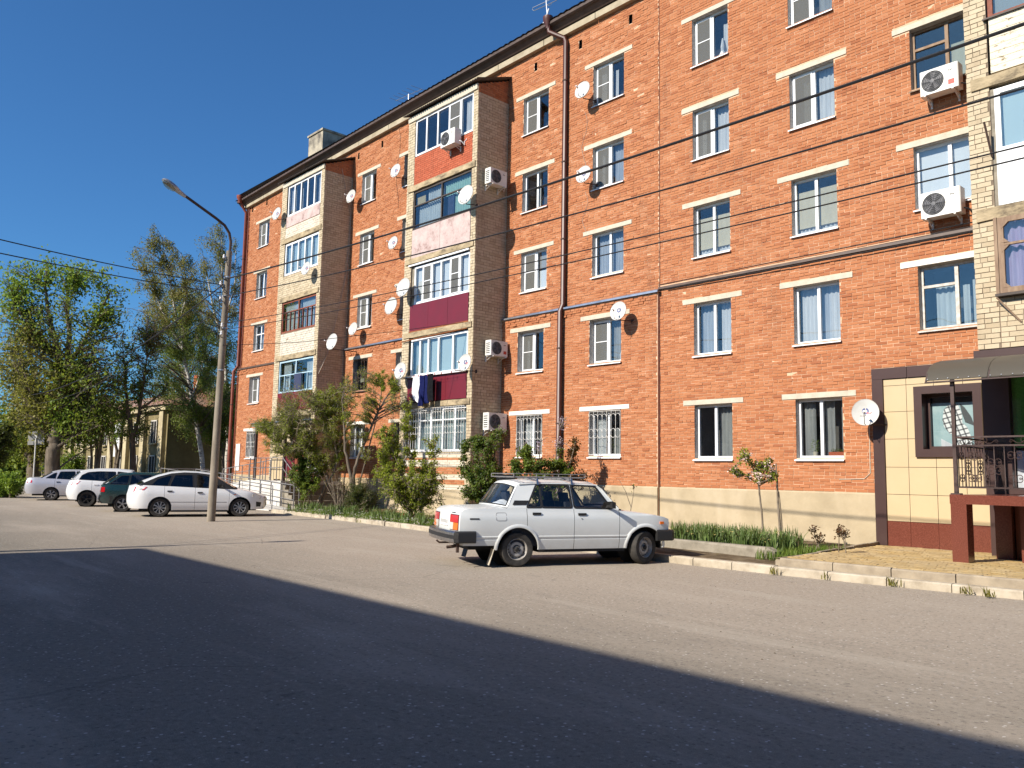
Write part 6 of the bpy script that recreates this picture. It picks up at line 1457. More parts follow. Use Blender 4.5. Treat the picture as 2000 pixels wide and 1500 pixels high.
shrub('thin_shoot','two thin leafless shoots in front of the pale plinth behind the sedan bonnet','shrub',1232,1010,16.6,[([(1232,990),(1222,960),(1208,935)],.012),([(1234,985),(1238,960),(1238,945)],.012)],[(1238,950,3,8,{**kn,'n':5,'leaf':1})], M['bark_l'])
# sapling with white blossom and its supporting stake
ks = dict(mul=.45, m=7, leaf=5, sig=.035, size=.032, asp=.6, lift=.15, tmax=.25, **{'in':.5})
st_ = [([(1488,1000),(1484,960),(1481,945)],.022),([(1481,945),(1470,930),(1450,925),(1425,912)],.010),([(1481,945),(1476,915),(1455,880),(1444,872)],.010),([(1481,945),(1490,915),(1500,895)],.010),([(1481,945),(1505,930),(1512,905)],.010)]
bb = onY(1490,1046,16.4)
def sapling():
    b0 = onY(1490,1046,16.0); b0[2] = gy; D = (b0-CAM)@CF
    tr = [[(0,0,0,.024)]+[tp(b0,x,y,D,.02) for x,y in ((1488,1000),(1484,965),(1481,945))]]
    for p in (((1481,945),(1460,932),(1440,925),(1421,912)),((1482,948),(1476,915),(1458,888),(1444,873)),((1481,944),(1484,915),(1476,895)),((1481,945),(1494,920),(1504,893)),((1481,945),(1503,935),(1514,908))):
        tr.append([tp(b0,x,y,D+random.uniform(-.3,.3),.011-.002*i) for i,(x,y) in enumerate(p)])
    B_ = []
    for x,y,rx,ry,n in ((1435,922,16,8,12),(1452,890,12,16,10),(1480,915,16,18,20),(1478,930,22,12,14),(1502,905,10,16,12),(1508,932,14,8,8)):
        B_.append(bl(b0,x,y,D,rx,ry,n=n,mat='leaf_bush',**ks)); B_.append(bl(b0,x,y,D,rx,ry,n=max(4,n//2),mat='petal_p',**{**ks,'leaf':3.5,'size':.03}))
    tree('blossom_sapling','young tree with pale blossom and thin straight stem before the beige plinth','sapling',b0,tr,B_,M['bark_l'])
    b1 = onY(1524,1040,16.2); b1[2] = gy; D = (b1-CAM)@CF
    tree('thin_sapling','thin bare sapling right of the blossoming one','sapling',b1,[[(0,0,0,.03),tp(b1,1521,1000,D,.026),tp(b1,1518,950,D,.022),tp(b1,1516,905,D,.012)],[(.03,0,0,.02),tp(b1,1527,1015,D,.014),tp(b1,1521,960,D,.01)]],[bl(b1,1516,925,D,5,16,n=8,mat='leaf_olive',**{**ks,'leaf':2})],M['bark_l'])
sapling()
for i,(px,py,lab) in enumerate(((1597,1062,'reddish budding rose bush in the bare soil left of the shop'),(1645,1055,'smaller reddish rose shoot nearest to the shop frame'))):
    shrub('rose_bush',lab,'rose bush',px,py,15.6-.3*i,[([(px-6,py-18),(px-9,py-32+10*i)],.012),([(px+5,py-14),(px+8,py-22)],.010),([(px,py-12),(px-14,py-20)],.010)],[(px-7,py-24+6*i,7,12,dict(mul=.35,n=9,m=5,leaf=4,sig=.03,size=.03,mat='leaf_red',tmax=.15)),(px+5,py-14,10,8,dict(mul=.35,n=6,m=5,leaf=4,sig=.03,size=.03,mat='leaf_red',tmax=.15))],M['bark_l'])
# iris bed: blades built leaf by leaf but uncountable
def blades(name, pts, h, w, mt, label, cat, bend=.35):
    n = len(pts); p = np.array(pts); a = rng.uniform(0,2*PI,n); d = np.stack([np.cos(a),np.sin(a),0*a],1); sd_ = np.stack([-np.sin(a),np.cos(a),0*a],1)
    H = h*rng.uniform(.5,1.15,(n,1)); Bd = bend*rng.uniform(.1,1.2,(n,1))*H; W = w*rng.uniform(.6,1.2,(n,1)); z = np.array([[0,0,1.0]])
    V = np.stack([p-sd_*W*.5, p+sd_*W*.5, p+d*Bd*.35+z*H*.6+sd_*W*.45, p+d*Bd*.35+z*H*.6-sd_*W*.45, p+d*Bd+z*H*(1-.25*Bd/H)+sd_*W*.06, p+d*Bd+z*H*(1-.25*Bd/H)-sd_*W*.06],1)
    F = (np.arange(n)*6)[:,None,None]+np.array([[0,1,2,3],[3,2,4,5]])[None]
    o = link(name, fast_mesh(name, V.reshape(-1,3), F.reshape(-1,4), M[mt])); tag(o, label, cat, kind='stuff'); return o
def bed(n, xa, xb, ya, yb, sl=0, z=gy): 
    x = rng.uniform(xa,xb,n); y = rng.uniform(ya,yb,n)+sl*(x-xa); return np.stack([x,y,np.full(n,z)],1)
cl = []
for _ in range(120):
    c = np.array([rng.uniform(-11.1,-8.35),rng.uniform(14.55,15.7)-.0,gy]); cl.append(c+rng.normal(size=(17,3))*np.array([.06,.06,0]))
blades('iris_leaves', np.concatenate(cl), .50, .030, 'leaf_grass', 'bed of long green iris and narcissus leaves before the plinth', 'iris bed', .42)
blades('grass_patch', np.concatenate([bed(900,-8.3,-7.65,13.7,15.6), bed(260,-8.35,-7.75,15.4,16.4)]), .22, .012, 'leaf_lawn', 'patch of bright grass between the iris bed and the paving', 'grass', .6)
blades('grass_strip', np.concatenate([bed(5200,-27.0,-17.6,14.15,15.9,-.055), bed(700,-17.6,-12.5,13.4,14.2,-.09), bed(1200,-28.5,-22,14.6,17), bed(900,-43,-40,16.8,18.6,0,.04)]), .16, .014, 'leaf_lawn', 'rough grass and weeds under the garden bushes along the kerb', 'grass', .7)
cl = []
for _ in range(60):
    c = np.array([rng.uniform(-27.5,-18.5),rng.uniform(14.2,15.2),gy]); c[1] -= .055*(c[0]+27); cl.append(c+rng.normal(size=(12,3))*np.array([.05,.05,0]))
blades('lily_leaves', np.concatenate(cl), .38, .03, 'leaf_grass', 'clumps of pale green lily leaves behind the left kerb', 'lily leaves', .5)
def flowers(name, pts, r, mt, lab, cat, k=5):
    V, F = [], []; pts = np.asarray(pts)
    n = len(pts); c = np.repeat(pts,k,0); a = np.tile(np.arange(k)*2*PI/k,n)+np.repeat(rng.uniform(0,6,n),k)
    tz = np.repeat(rng.uniform(.1,.6,n),k); d = np.stack([np.cos(a),np.sin(a),tz],1); s = np.stack([-np.sin(a),np.cos(a),0*a],1)
    V = np.stack([c, c+d*r*.6+s*r*.35, c+d*r*1.05, c+d*r*.6-s*r*.35],1).reshape(-1,3)
    o = link(name, fast_mesh(name, V, quads(len(c)), M[mt])); tag(o, lab, cat, kind='stuff')
p = bed(42,-11.1,-8.5,14.5,15.5); p[:,2] += rng.uniform(.22,.44,len(p)); flowers('narcissus_flowers', p, .04, 'petal_y', 'pale yellow narcissus flowers scattered over the iris bed', 'flowers')
p = bed(420,-27.2,-17.8,14.0,15.0,-.055); p[:,2] += rng.uniform(.05,.16,len(p)); flowers('small_white_flowers', p, .030, 'petal_w', 'strip of tiny white flowers just behind the left kerb', 'flowers')
p = bed(7,-21.2,-20.6,14.4,14.8); p[:,2] += rng.uniform(.15,.3,len(p)); flowers('red_tulips', p, .05, 'petal_r', 'few red tulips at the foot of the light green shrub', 'flowers')
wk = [(1510,1121),(1742,1144),(1887,1160),(1933,1166),(1612,1132),(1500,1104),(1395,1092),(700,1021),(845,1036)]
pts = []
for px,py in wk:
    c = onZ(px,py,.02); pts.append(c+rng.normal(size=(16 if px in (1510,1742,1887,1933) else 6,3))*np.array([.05,.03,0]))
blades('kerb_weeds', np.concatenate(pts), .14, .018, 'leaf_olive', 'small dry weeds growing in the kerb joints', 'weeds', .9)
# loose stones and grit along the kerb and dead leaves on the paving
def grit(name, pts, r, mt, lab, cat):
    n = len(pts); V = []; d = np.array([[1,0,0],[0,1,0],[-1,0,0],[0,-1,0],[0,0,.8]]); s = r*rng.uniform(.4,1.3,(n,1,1))
    V = np.asarray(pts)[:,None,:]+d[None]*s*rng.uniform(.6,1.3,(n,5,1)); F = (np.arange(n)*5)[:,None,None]+np.array([[0,1,4],[1,2,4],[2,3,4],[3,0,4]])[None]
    o = link(name, fast_mesh(name, V.reshape(-1,3), F.reshape(-1,3), M[mt], 3)); tag(o, lab, cat, kind='stuff')
pts = []
for _ in range(900):
    i = rng.integers(1,len(KERB)-1); a, b = np.array(KERB[i]), np.array(KERB[i+1]); t = rng.random(); q = a+(b-a)*t; pts.append((q[0],q[1]-abs(rng.normal(0,.7)),.0))
grit('road_grit', pts, .013, 'concrete', 'loose grit on the dusty road edge along the kerb', 'grit')
pts = [(x,y,.0) for x,y in zip(rng.uniform(-16,0,260), rng.uniform(5.5,12.5,260))]; grit('road_pebbles', pts, .011, 'bark', 'small dark pebbles strewn over the sunlit asphalt', 'pebbles')
pts = []
for _ in range(260):
    x = rng.uniform(-27,-12.5); i = [j for j in range(len(KERB)-1) if KERB[j+1][0] <= x <= KERB[j][0]][0]; a, b = KERB[i], KERB[i+1]; t = (x-a[0])/(b[0]-a[0]); pts.append((x, a[1]+(b[1]-a[1])*t+.28+abs(rng.normal(0,.18)), gy))
grit('border_stones', pts, .05, 'kerb', 'row of small pale stones edging the garden strip', 'stones')

# ================================================================== CARS
def paint(name, c, rough=.28, dirt=.35, metal=0.0):
    t = NT(name); co = t.obj(); sp = t.new('ShaderNodeSeparateXYZ'); t.l.new(co, sp.inputs[0])
    n = t.noise(co, 7, 5, .65); h = t.new('ShaderNodeMapRange'); h.inputs['From Min'].default_value = .75; h.inputs['From Max'].default_value = .15; t.l.new(sp.outputs['Z'], h.inputs['Value'])
    f = t.math('MULTIPLY', t.math('MULTIPLY', h.outputs['Result'], n), dirt*2)
    f = t.math('ADD', f, t.math('MULTIPLY', t.ramp(t.noise(co, 2.2, 4, .6), [(.45,0),(.8,.25)]), dirt))
    t.col(t.mix(f, c, (.36,.31,.25))); t.set(rough, metal, .5, .35); t.p.inputs['Coat Roughness'].default_value = .06; return t.m
M['paint_w'] = paint('white_car_paint', (.68,.71,.71), .33, .30); M['paint_w2'] = paint('clean_white_car_paint', (.78,.79,.80), .25, .10)
M['paint_g'] = paint('dark_green_car_paint', (.010,.038,.040), .25, .12); M['paint_s'] = paint('silver_car_paint', (.56,.57,.62), .30, .12, .25)
M['car_glass'] = glass_mat('car_window_glass', (.86,.89,.89), .06, 1.0, .0); M['car_tint'] = glass_mat('tinted_car_glass', (.16,.17,.19), .06, 1.0, .0)
M['trim'] = simple('black_plastic_trim', (.018,.018,.019), None, rough=.55); M['rubber'] = simple('tyre_rubber', (.022,.021,.020), (.05,.045,.04), 9, .85, local=True)
M['interior'] = simple('dark_blue_seat_cloth', (.020,.024,.034), (.03,.034,.045), 20, .9, local=True)
M['rim'] = simple('silver_wheel_rim', (.42,.42,.43), (.34,.33,.32), 10, .35, .6, local=True); M['rim_st'] = simple('grey_steel_wheel', (.40,.39,.38), (.28,.25,.22), 12, .5, .3, local=True)
M['lamp_red'] = simple('red_lamp', (.50,.010,.015), None, rough=.12, coat=.5); M['lamp_or'] = simple('orange_lamp', (.75,.16,.01), None, rough=.12, coat=.5); M['lamp_cl'] = simple('clear_lamp', (.62,.60,.56), None, rough=.1, coat=.6)
M['chrome'] = simple('dull_chrome', (.42,.42,.43), (.28,.28,.29), 7, .22, .9, local=True); M['plate'] = simple('number_plate', (.72,.72,.72), None, rough=.5)
def interp(tab, x):
    if x <= tab[0][0]: return tab[0][1]
    for (a,p),(b,q) in zip(tab, tab[1:]):
        if x <= b: return p+(q-p)*(x-a)/(b-a) if b > a else q
    return tab[-1][1]
def rnd(poly, r, n=4):
    out = []; k = len(poly)
    for i in range(k):
        p, a, b = Vector(poly[i]), Vector(poly[i-1]), Vector(poly[(i+1)%k])
        da, db = (a-p), (b-p); q = min(r, da.length*.45, db.length*.45); s = p+da.normalized()*q; e = p+db.normalized()*q
        for j in range(n+1):
            t = j/n; out.append(tuple(s*(1-t)**2+p*2*t*(1-t)+e*t*t))
    return out
def offset_poly(poly, w):
    k = len(poly); A = sum(poly[i][0]*poly[(i+1)%k][1]-poly[(i+1)%k][0]*poly[i][1] for i in range(k)); sg = 1 if A > 0 else -1; out = []
    for i in range(k):
        a, p, b = Vector(poly[i-1]), Vector(poly[i]), Vector(poly[(i+1)%k]); d1, d2 = (p-a), (b-p)
        if d1.length < 1e-7: d1 = d2
        if d2.length < 1e-7: d2 = d1
        d1.normalize(); d2.normalize(); n1, n2 = Vector((d1.y,-d1.x))*sg, Vector((d2.y,-d2.x))*sg; m_ = n1+n2
        m_ = m_.normalized() if m_.length > 1e-6 else n1; c = max(.5, m_.dot(n1)); out.append(tuple(p+m_*w/c))
    return out
def car(sp, label, pos, head, group='cars parked before the block'):
    h = math.radians(head); rv = np.array([math.cos(h),-math.sin(h)]); o = np.array(pos)-rv*sp['track']
    T = thing('car', label, 'car', (o[0],o[1],.004), PI/2-h, group)
    pm = M[sp['paint']]; xr, xf, wb, ar, rw = sp['xr'], sp['xf'], sp['wb'], sp['arch'], sp['rw']; gl = M[sp.get('glass','car_tint')]
    cen = [(0,rw),(wb,rw)]; sill = sp['sill']; top = sp['top']; zl = sp.get('zl',.80)
    zt = lambda x: interp(top, x)
    def zb(x):
        z = sill
        for cx, cz in cen:
            if abs(x-cx) < ar: z = max(z, cz+math.sqrt(ar*ar-(x-cx)**2))
        if x < -ar: z = max(z, sp.get('rear_low', sill+.05))
        if x > wb+ar: z = max(z, sp.get('front_low', sill+.0))
        return z
    def plan(x):
        lF, aF, pF = sp['tF']; lR, aR, pR = sp['tR']
        return 1-aF*max(0,(x-(xf-lF))/lF)**pF-aR*max(0,((xr+lR)-x)/lR)**pR
    def yw(x, z): return interp(sp['side'], z)*plan(x)
    def endx(x, z):
        f = max(0,min(1,(x-(xf-.35))/.35)); r = max(0,min(1,((xr+.35)-x)/.35))
        return x+f*(interp(sp['fp'],z)-xf)+r*(interp(sp['rp'],z)-xr)
    Z = [sill]+[z for z in sp['rows'] if sill < z < zl]+[zl]
    def col(x):
        b, t = zb(x), zt(x); l = min(zl, t-.03); zs = [max(b, min(z, l)) for z in Z]+[max(b, l+(t-l)*q) for q in (.35,.7,.9,1)]
        return [(endx(x,z), yw(x,z), z) for z in zs]
    base = set(np.round(np.linspace(xr,xf,70),4))
    for cx,_ in cen: base |= {round(cx+ar*math.cos(a),4) for a in np.linspace(0,PI,25)}|{round(cx-ar-.0005,4),round(cx+ar+.0005,4)}
    for s in (-1,1):
        for (nm, xa, xb) in sp['panels']:
            a, b = xa+(.004 if xa > xr+.01 else 0), xb-(.004 if xb < xf-.01 else 0)
            xs = sorted([a,b]+[x for x in base if a+.002 < x < b-.002]); rows = [[(x,s*y,z) for x,y,z in col(q)] for q in xs]
            mb = MB(); mb.grid(rows if s > 0 else [r[::-1] for r in rows]); pn = mb.build(nm, pm, T, local=True, smooth=True, angle=38, fix=True)
            if nm == 'door':
                hx = xb-.20 if sp.get('handle_front') else xa+.14; hx, hz = sp['handles'][0 if xa < 1 else 1]
                y = yw(hx,hz); m2 = MB(); m2.box(hx-.075,hx+.075,s*y-.012,s*y+.022*1,hz-.020,hz+.020) if s > 0 else m2.box(hx-.075,hx+.075,s*y-.022,s*y+.012,hz-.020,hz+.020)
                m2.build('handle', M['trim'] if not sp.get('hpaint') else pm, pn, local=True)
    # dark shell behind the panel joints, wheel houses, underside
    mb = MB()
    for s in (-1,1):
        xs = sorted(x for x in base if xr+.05 < x < xf-.05); mb.grid([[(x,s*(y-.025),z) for x,y,z in col(q)] for q in xs])
        for cx, cz in cen:
            mb.grid([[(cx+(ar+.005)*math.cos(a), s*yy, max(sill-.02,cz+(ar+.005)*math.sin(a))) for yy in (sp['side'][1][1]-.03, .42)] for a in np.linspace(-.1,PI+.1,18)])
            mb.add([(cx+(ar+.005)*math.cos(a), s*.42, cz+(ar+.005)*math.sin(a)) for a in np.linspace(0,2*PI,19)[:-1]], [tuple(range(18))])
    hw = sp['side'][1][1]
    mb.box(xr+.25,xf-.25,-.42,.42,sill-.02,sill+.06); mb.box(ar+.03,wb-ar-.03,-hw+.02,hw-.02,sill-.05,sill+.05)
    mb.build('underbody', M['black'], T, local=True)
    # bonnet / boot / ends
    S_ = np.linspace(-1,1,13); cr = sp.get('crown',.03)
    def deck(nm, x0, x1, mat_, k=14, sh=.994):
        rows = []
        for x in np.linspace(x0,x1,k):
            e_ = max(0,min(1,(x-(xf-.4))/.4)); r_ = max(0,min(1,((xr+.4)-x)/.4)); z0 = zt(x); y0 = yw(x,z0)
            rows.append([(endx(x,z0)+(1-s*s)*(sp['bF']*e_**2-sp['bR']*r_**2), s*y0*sh, z0+.002+cr*(1-s**2)-.004*abs(s)**8) for s in S_])
        mb = MB(); mb.grid(rows); return mb.build(nm, mat_, T, local=True, smooth=True, angle=40)
    deck('bonnet', sp['hood'][0], xf, pm)
    if sp.get('boot'): deck('boot_lid', xr, sp['boot'], pm)
    def face(front):
        x = xf if front else xr; bz = sp['bF'] if front else -sp['bR']; c_ = col(x); rows = []
        for (xx,yy,z) in c_:
            t = max(0,(z-zl)/max(.01,zt(x)-zl)); rows.append([(xx+bz*(1-s*s), s*yy, z+(cr*(1-s*s)*t if t > 0 else 0)) for s in S_])
        mb = MB(); mb.grid(rows if not front else [r[::-1] for r in rows]); return mb.build('front_panel' if front else 'rear_panel', pm, T, local=True, smooth=True, angle=38, fix=True)
    face(True); face(False)
    def facept(front, s, z, out=.0):
        x = xf if front else xr; zz = z; return (endx(x,zz)+(sp['bF'] if front else -sp['bR'])*(1-s*s)+(out if front else -out), s*yw(x,zz), zz)
    def facepatch(nm, front, s0, s1, z0, z1, mt, out=.012, par=None):
        n = 5; rows = [[facept(front,s,z,out) for s in np.linspace(s0,s1,n)] for z in (z0,(z0+z1)/2,z1)]; bk = [[facept(front,s,z,-.01) for s in np.linspace(s0,s1,n)] for z in (z0,z1)]
        mb = MB(); mb.grid(rows); mb.grid([bk[0],rows[0]]); mb.grid([rows[-1],bk[1]]); 
        for j in (0,-1): mb.add([bk[0][j],rows[0][j],rows[1][j],rows[2][j],bk[1][j]],[(0,1,2,3,4)])
        return mb.build(nm, mt, par or T, local=True)
    def sidepatch(nm, s, poly, mt, out=.010):
        pts = [(endx(x,z), s*(yw(x,z)+out), z) for x,z in poly]; pin = [(endx(x,z), s*(yw(x,z)-.01), z) for x,z in poly]; mb = MB(); k = len(pts)
        tri = geometry.tessellate_polygon([[Vector(p) for p in pts]]); mb.add(pts+pin, [tuple(t) for t in tri]+[(i,(i+1)%k,k+(i+1)%k,k+i) for i in range(k)]); return mb.build(nm, mt, T, local=True)
    # greenhouse
    G = sp['gh']; zr = max(z for _,z in G['outer']); zbm = G['zb']; yb_, yr_ = G['yb'], G['yr']
    yg = lambda z: yb_+(yr_-yb_)*max(0,min(1,(z-zbm)/(zr-zbm)))**1.12
    for s in (-1,1):
        outer = [Vector((x,s*yg(z),z)) for x,z in G['outer']]; holes = [[Vector((x,s*yg(z),z)) for x,z in rnd(offset_poly(w,.0),.04)] for w in G['win']]
        flat = [Vector((v.x,v.z)) for v in outer]; fh = [[Vector((v.x,v.z)) for v in hl_] for hl_ in holes]
        tri = geometry.tessellate_polygon([[Vector((v.x,v.y,0)) for v in flat]]+[[Vector((v.x,v.y,0)) for v in q] for q in fh])
        allp = outer+[v for q in holes for v in q]; mb = MB(); mb.add(allp, [tuple(t) for t in tri]); mb.build('pillar_frame', M[G.get('fmat',sp['paint'])], T, local=True, fix=True)
        for w in G['win']:
            p = rnd(w,.04); q = rnd(offset_poly(w,sp.get('seal',.022)),.05); a = [(x,s*(yg(z)+.006),z) for x,z in p]; b = [(x,s*(yg(z)+.006),z) for x,z in q]; k = len(a)
            c2 = [(x,s*(yg(z)-.012),z) for x,z in p]
            mb = MB(); mb.add(a+b+c2, [(i,(i+1)%k,k+(i+1)%k,k+i) for i in range(k)]+[(i,(i+1)%k,2*k+(i+1)%k,2*k+i) for i in range(k)]); mb.build('window_seal', M['trim'], T, local=True)
            g_ = [Vector((x,s*(yg(z)-.006),z)) for x,z in p]; tr2 = geometry.tessellate_polygon([[Vector((v.x,v.z,0)) for v in g_]]); mb = MB(); mb.add(g_, [tuple(t) for t in tr2]); mb.build('side_window', gl, T, local=True)
    rf = G['roof']; rows = []; rc = G['rcrown']
    for x, z in rf:
        f = max(0,min(1,(x-(rf[-1][0]-.3))/.3)); r = max(0,min(1,((rf[0][0]+.3)-x)/.3))
        rows.append([(x+(1-s*s)*(G['wbulge']*f-G['rbulge']*r), s*(yg(z)+.002), z+.003+rc*(1-abs(s)**2.2)-.003*(abs(s) > .99)) for s in S_])
    mb = MB(); mb.grid(rows); mb.build('roof', pm, T, local=True, smooth=True, angle=50)
    if G.get('gutter'):
        mb = MB()
        for s in (-1,1): mb.tube([(x,s*(yg(z)+.010),z+.004) for x,z in G['gutter']], .012, 5)
        mb.build('rain_gutter', pm, T, local=True)
    def screen(nm, base_, top_, bb, bt, zc, ring_mat, tint, edge=.07):
        (x0,z0),(x1,z1) = base_, top_
        P = lambda u,s,o=0: (x0+(x1-x0)*u+(1-s*s)*(bb+(bt-bb)*u)+o, s*(yg(z0+(z1-z0)*u)), z0+(z1-z0)*u+(1-abs(s)**2.2)*(zc+(rc-zc)*u)+.002)
        us = np.linspace(0,1,9); ss = np.linspace(-1,1,17); mb = MB(); e = edge
        ui = np.linspace(e*1.1,1-e,8); si = np.linspace(-1+e,1-e,15)
        mb.grid([[P(u,s) for s in si] for u in ui]); g_ = mb.build(nm, tint, T, local=True, smooth=True, angle=60)
        mb = MB()
        for (ua,ub) in ((0,e*1.1),(1-e,1)): mb.grid([[P(u,s) for s in ss] for u in np.linspace(ua,ub,3)])
        for (sa,sb) in ((-1,-1+e),(1-e,1)): mb.grid([[P(u,s) for s in np.linspace(sa,sb,3)] for u in ui])
        mb.build(nm+'_frame', ring_mat, T, local=True, smooth=True, angle=60)
        mb = MB(); o_ = .004 if bb > 0 or x0 > x1 else -.004
        loop = [P(ui[0],s,o_) for s in si]+[P(u,si[-1],o_) for u in ui]+[P(ui[-1],s,o_) for s in si[::-1]]+[P(u,si[0],o_) for u in ui[::-1]]; mb.tube(loop+[loop[0]], .011, 5); mb.build(nm+'_seal', M['trim'], T, local=True)
    screen('windscreen', G['ws'][0], G['ws'][1], G['wbulge']*1.6, G['wbulge'], .02, M[G.get('wsmat',sp['paint'])], M['car_glass'])
    screen('rear_window', G['rw'][0], G['rw'][1], -G['rbulge']*1.4, -G['rbulge'], .02, M[G.get('wsmat',sp['paint'])], gl if sp.get('glass') else M['car_tint'])
    # cabin
    mb = MB(); yi = yb_-.05; x0, x1 = G['outer'][0][0]+.1, G['ws'][0][0]-.05
    zq = zbm-.03
    mb.add([(x0,-yi,sill+.05),(x1,-yi,sill+.05),(x1,yi,sill+.05),(x0,yi,sill+.05),(x0,-yi,zq),(x1,-yi,zq),(x1,yi,zq),(x0,yi,zq)],[(0,1,2,3),(0,4,5,1),(2,6,7,3),(0,3,7,4),(1,5,6,2)])
    mb.box(x1-.45,x1+.1,-yi,yi,zq-.25,zq+.02); mb.box(x0-sp.get('shelf',.02),x0+.12,-yi,yi,zq-.15,zq-.005); mb.build('cabin', M['interior'], T, local=True)
    for (sx, sy) in ((.95,-.36),(.95,.36),(.12,-.36),(.12,.36)):
        sx = sx+sp.get('seat',0); mb = MB()
        mb.prism([(sx,sy-.24,.45),(sx+.12,sy-.24,.45),(sx+.0,sy-.22,1.08),(sx-.10,sy-.22,1.08)], (0,.48,0)); mb.prism([(sx-.06,sy-.13,1.06),(sx+.02,sy-.13,1.06),(sx-.0,sy-.11,1.24),(sx-.08,sy-.11,1.24)], (0,.26,0)); mb.box(sx,sx+.48,sy-.24,sy+.24,.36,.52); mb.build('seat', M['interior'], T, local=True)
    mb = MB(); c = Vector((x1-.52,.36,zq+.0)); mb.tube([c+Vector((.06*math.sin(a)*1.0,.185*math.cos(a),.17*math.sin(a))) for a in np.linspace(0,2*PI,17)], .014, 5); mb.build('steering_wheel', M['trim'], T, local=True)
    # wheels
    for i,(cx,cz) in enumerate(cen):
        for s in (-1,1):
            A = Vector((0,s,0)); 
            if i == 1 and sp.get('steer'): A = Vector((-math.sin(sp['steer']),math.cos(sp['steer']),0))*s
            c0 = Vector((cx,s*(sp['track']-.02),cz)); w2 = .088; mb = MB(); r_ = sp['rim_r']
            mb.lathe([(r_*.92,-w2),(r_*1.05,-w2),(rw*.93,-w2*1.02),(rw*.985,-w2*.8),(rw,-w2*.6),(rw,w2*.6),(rw*.985,w2*.8),(rw*.93,w2*1.02),(r_*1.07,w2),(r_*.97,w2*.9)], c0, A, 36); wh = mb.build('wheel', M['rubber'], T, local=True, smooth=True, angle=28)
            mb = MB(); st = sp['wheel']
            if st == 'steel':
                mb.lathe([(r_,w2*.88),(r_*.96,w2*.95),(r_*.90,w2*.6),(r_*.84,w2*.15),(r_*.70,w2*.30),(r_*.62,w2*.52),(r_*.40,w2*.50),(r_*.36,w2*.30),(r_*.30,w2*.30),(r_*.26,w2*.62),(0,w2*.66)], c0, A, 32); rm = mb.build('rim', M['rim_st'], wh, local=True, smooth=True, angle=30)
                mb = MB(); e = A.orthogonal().normalized(); g = A.cross(e)
                for k in range(16):
                    a = k*2*PI/16; d_ = e*math.cos(a)+g*math.sin(a); mb.lathe([(0,0),(r_*.055,0)], c0+d_*r_*.775+A*(w2*.24+.004), A, 8)
                mb.build('rim_hole', M['black'], wh, local=True)
                mb = MB(); mb.lathe([(r_*.24,w2*.60),(r_*.20,w2*.9),(r_*.14,w2*1.0),(0,w2*1.0)], c0, A, 14)
                for k in range(4): a = k*PI/2+.4; d_ = e*math.cos(a)+g*math.sin(a); mb.lathe([(.012,0),(.011,.02),(0,.022)], c0+d_*r_*.33+A*w2*.3, A, 6)
                mb.build('hub', M['black'], wh, local=True, smooth=True)
            else:
                mb.lathe([(r_*1.0,w2*.9),(r_*.95,w2*1.0),(r_*.91,w2*.85),(r_*.90,-w2*.3)], c0, A, 32); e = A.orthogonal().normalized(); g = A.cross(e); n = sp['spokes']
                mb.lathe([(r_*.24,w2*.75),(r_*.20,w2*.95),(0,w2*.98)], c0, A, 16)
                for k in range(n):
                    a = 2*PI*k/n
                    for (da,db,wd) in (((-.10,.16,.05),) if st == 'spoke' else ((-.10,-.10,.045),(.10,.10,.045))):
                        d1 = e*math.cos(a+da)+g*math.sin(a+da); d2 = e*math.cos(a+db)+g*math.sin(a+db); t1 = A.cross(d1); t2 = A.cross(d2)
                        P4 = [c0+d1*r_*.16-t1*wd*r_*1.2+A*w2*.9, c0+d1*r_*.16+t1*wd*r_*1.2+A*w2*.9, c0+d2*r_*.93+t2*wd*r_*2.0+A*w2*.88, c0+d2*r_*.93-t2*wd*r_*2.0+A*w2*.88]; mb.prism(P4, -A*.03)
                mb.build('rim', M['rim'] if st != 'black' else M['black'], wh, local=True, smooth=True, angle=30)
                mb = MB(); mb.lathe([(r_*.9,-w2*.2),(0,-w2*.2)], c0, A, 24); mb.build('brake_disc', M['black'], wh, local=True)
    # door mirrors
    for s in (-1,1):
        mx, mz = sp['mirror']; y = s*(yg(mz)+.01); mb = MB()
        mb.prism([(mx-.02,y,mz-.03),(mx+.09,y,mz-.03),(mx+.10,y+s*.17,mz-.02),(mx+.10,y+s*.17,mz+.085),(mx+.0,y+s*.04,mz+.07)], (-.07,0,.02)); mb.build('door_mirror', M['trim'] if sp['mpaint'] == 0 else pm, T, local=True)
    return T, dict(sidepatch=sidepatch, facepatch=facepatch, facept=facept, yw=yw, yg=yg, zt=zt, endx=endx)
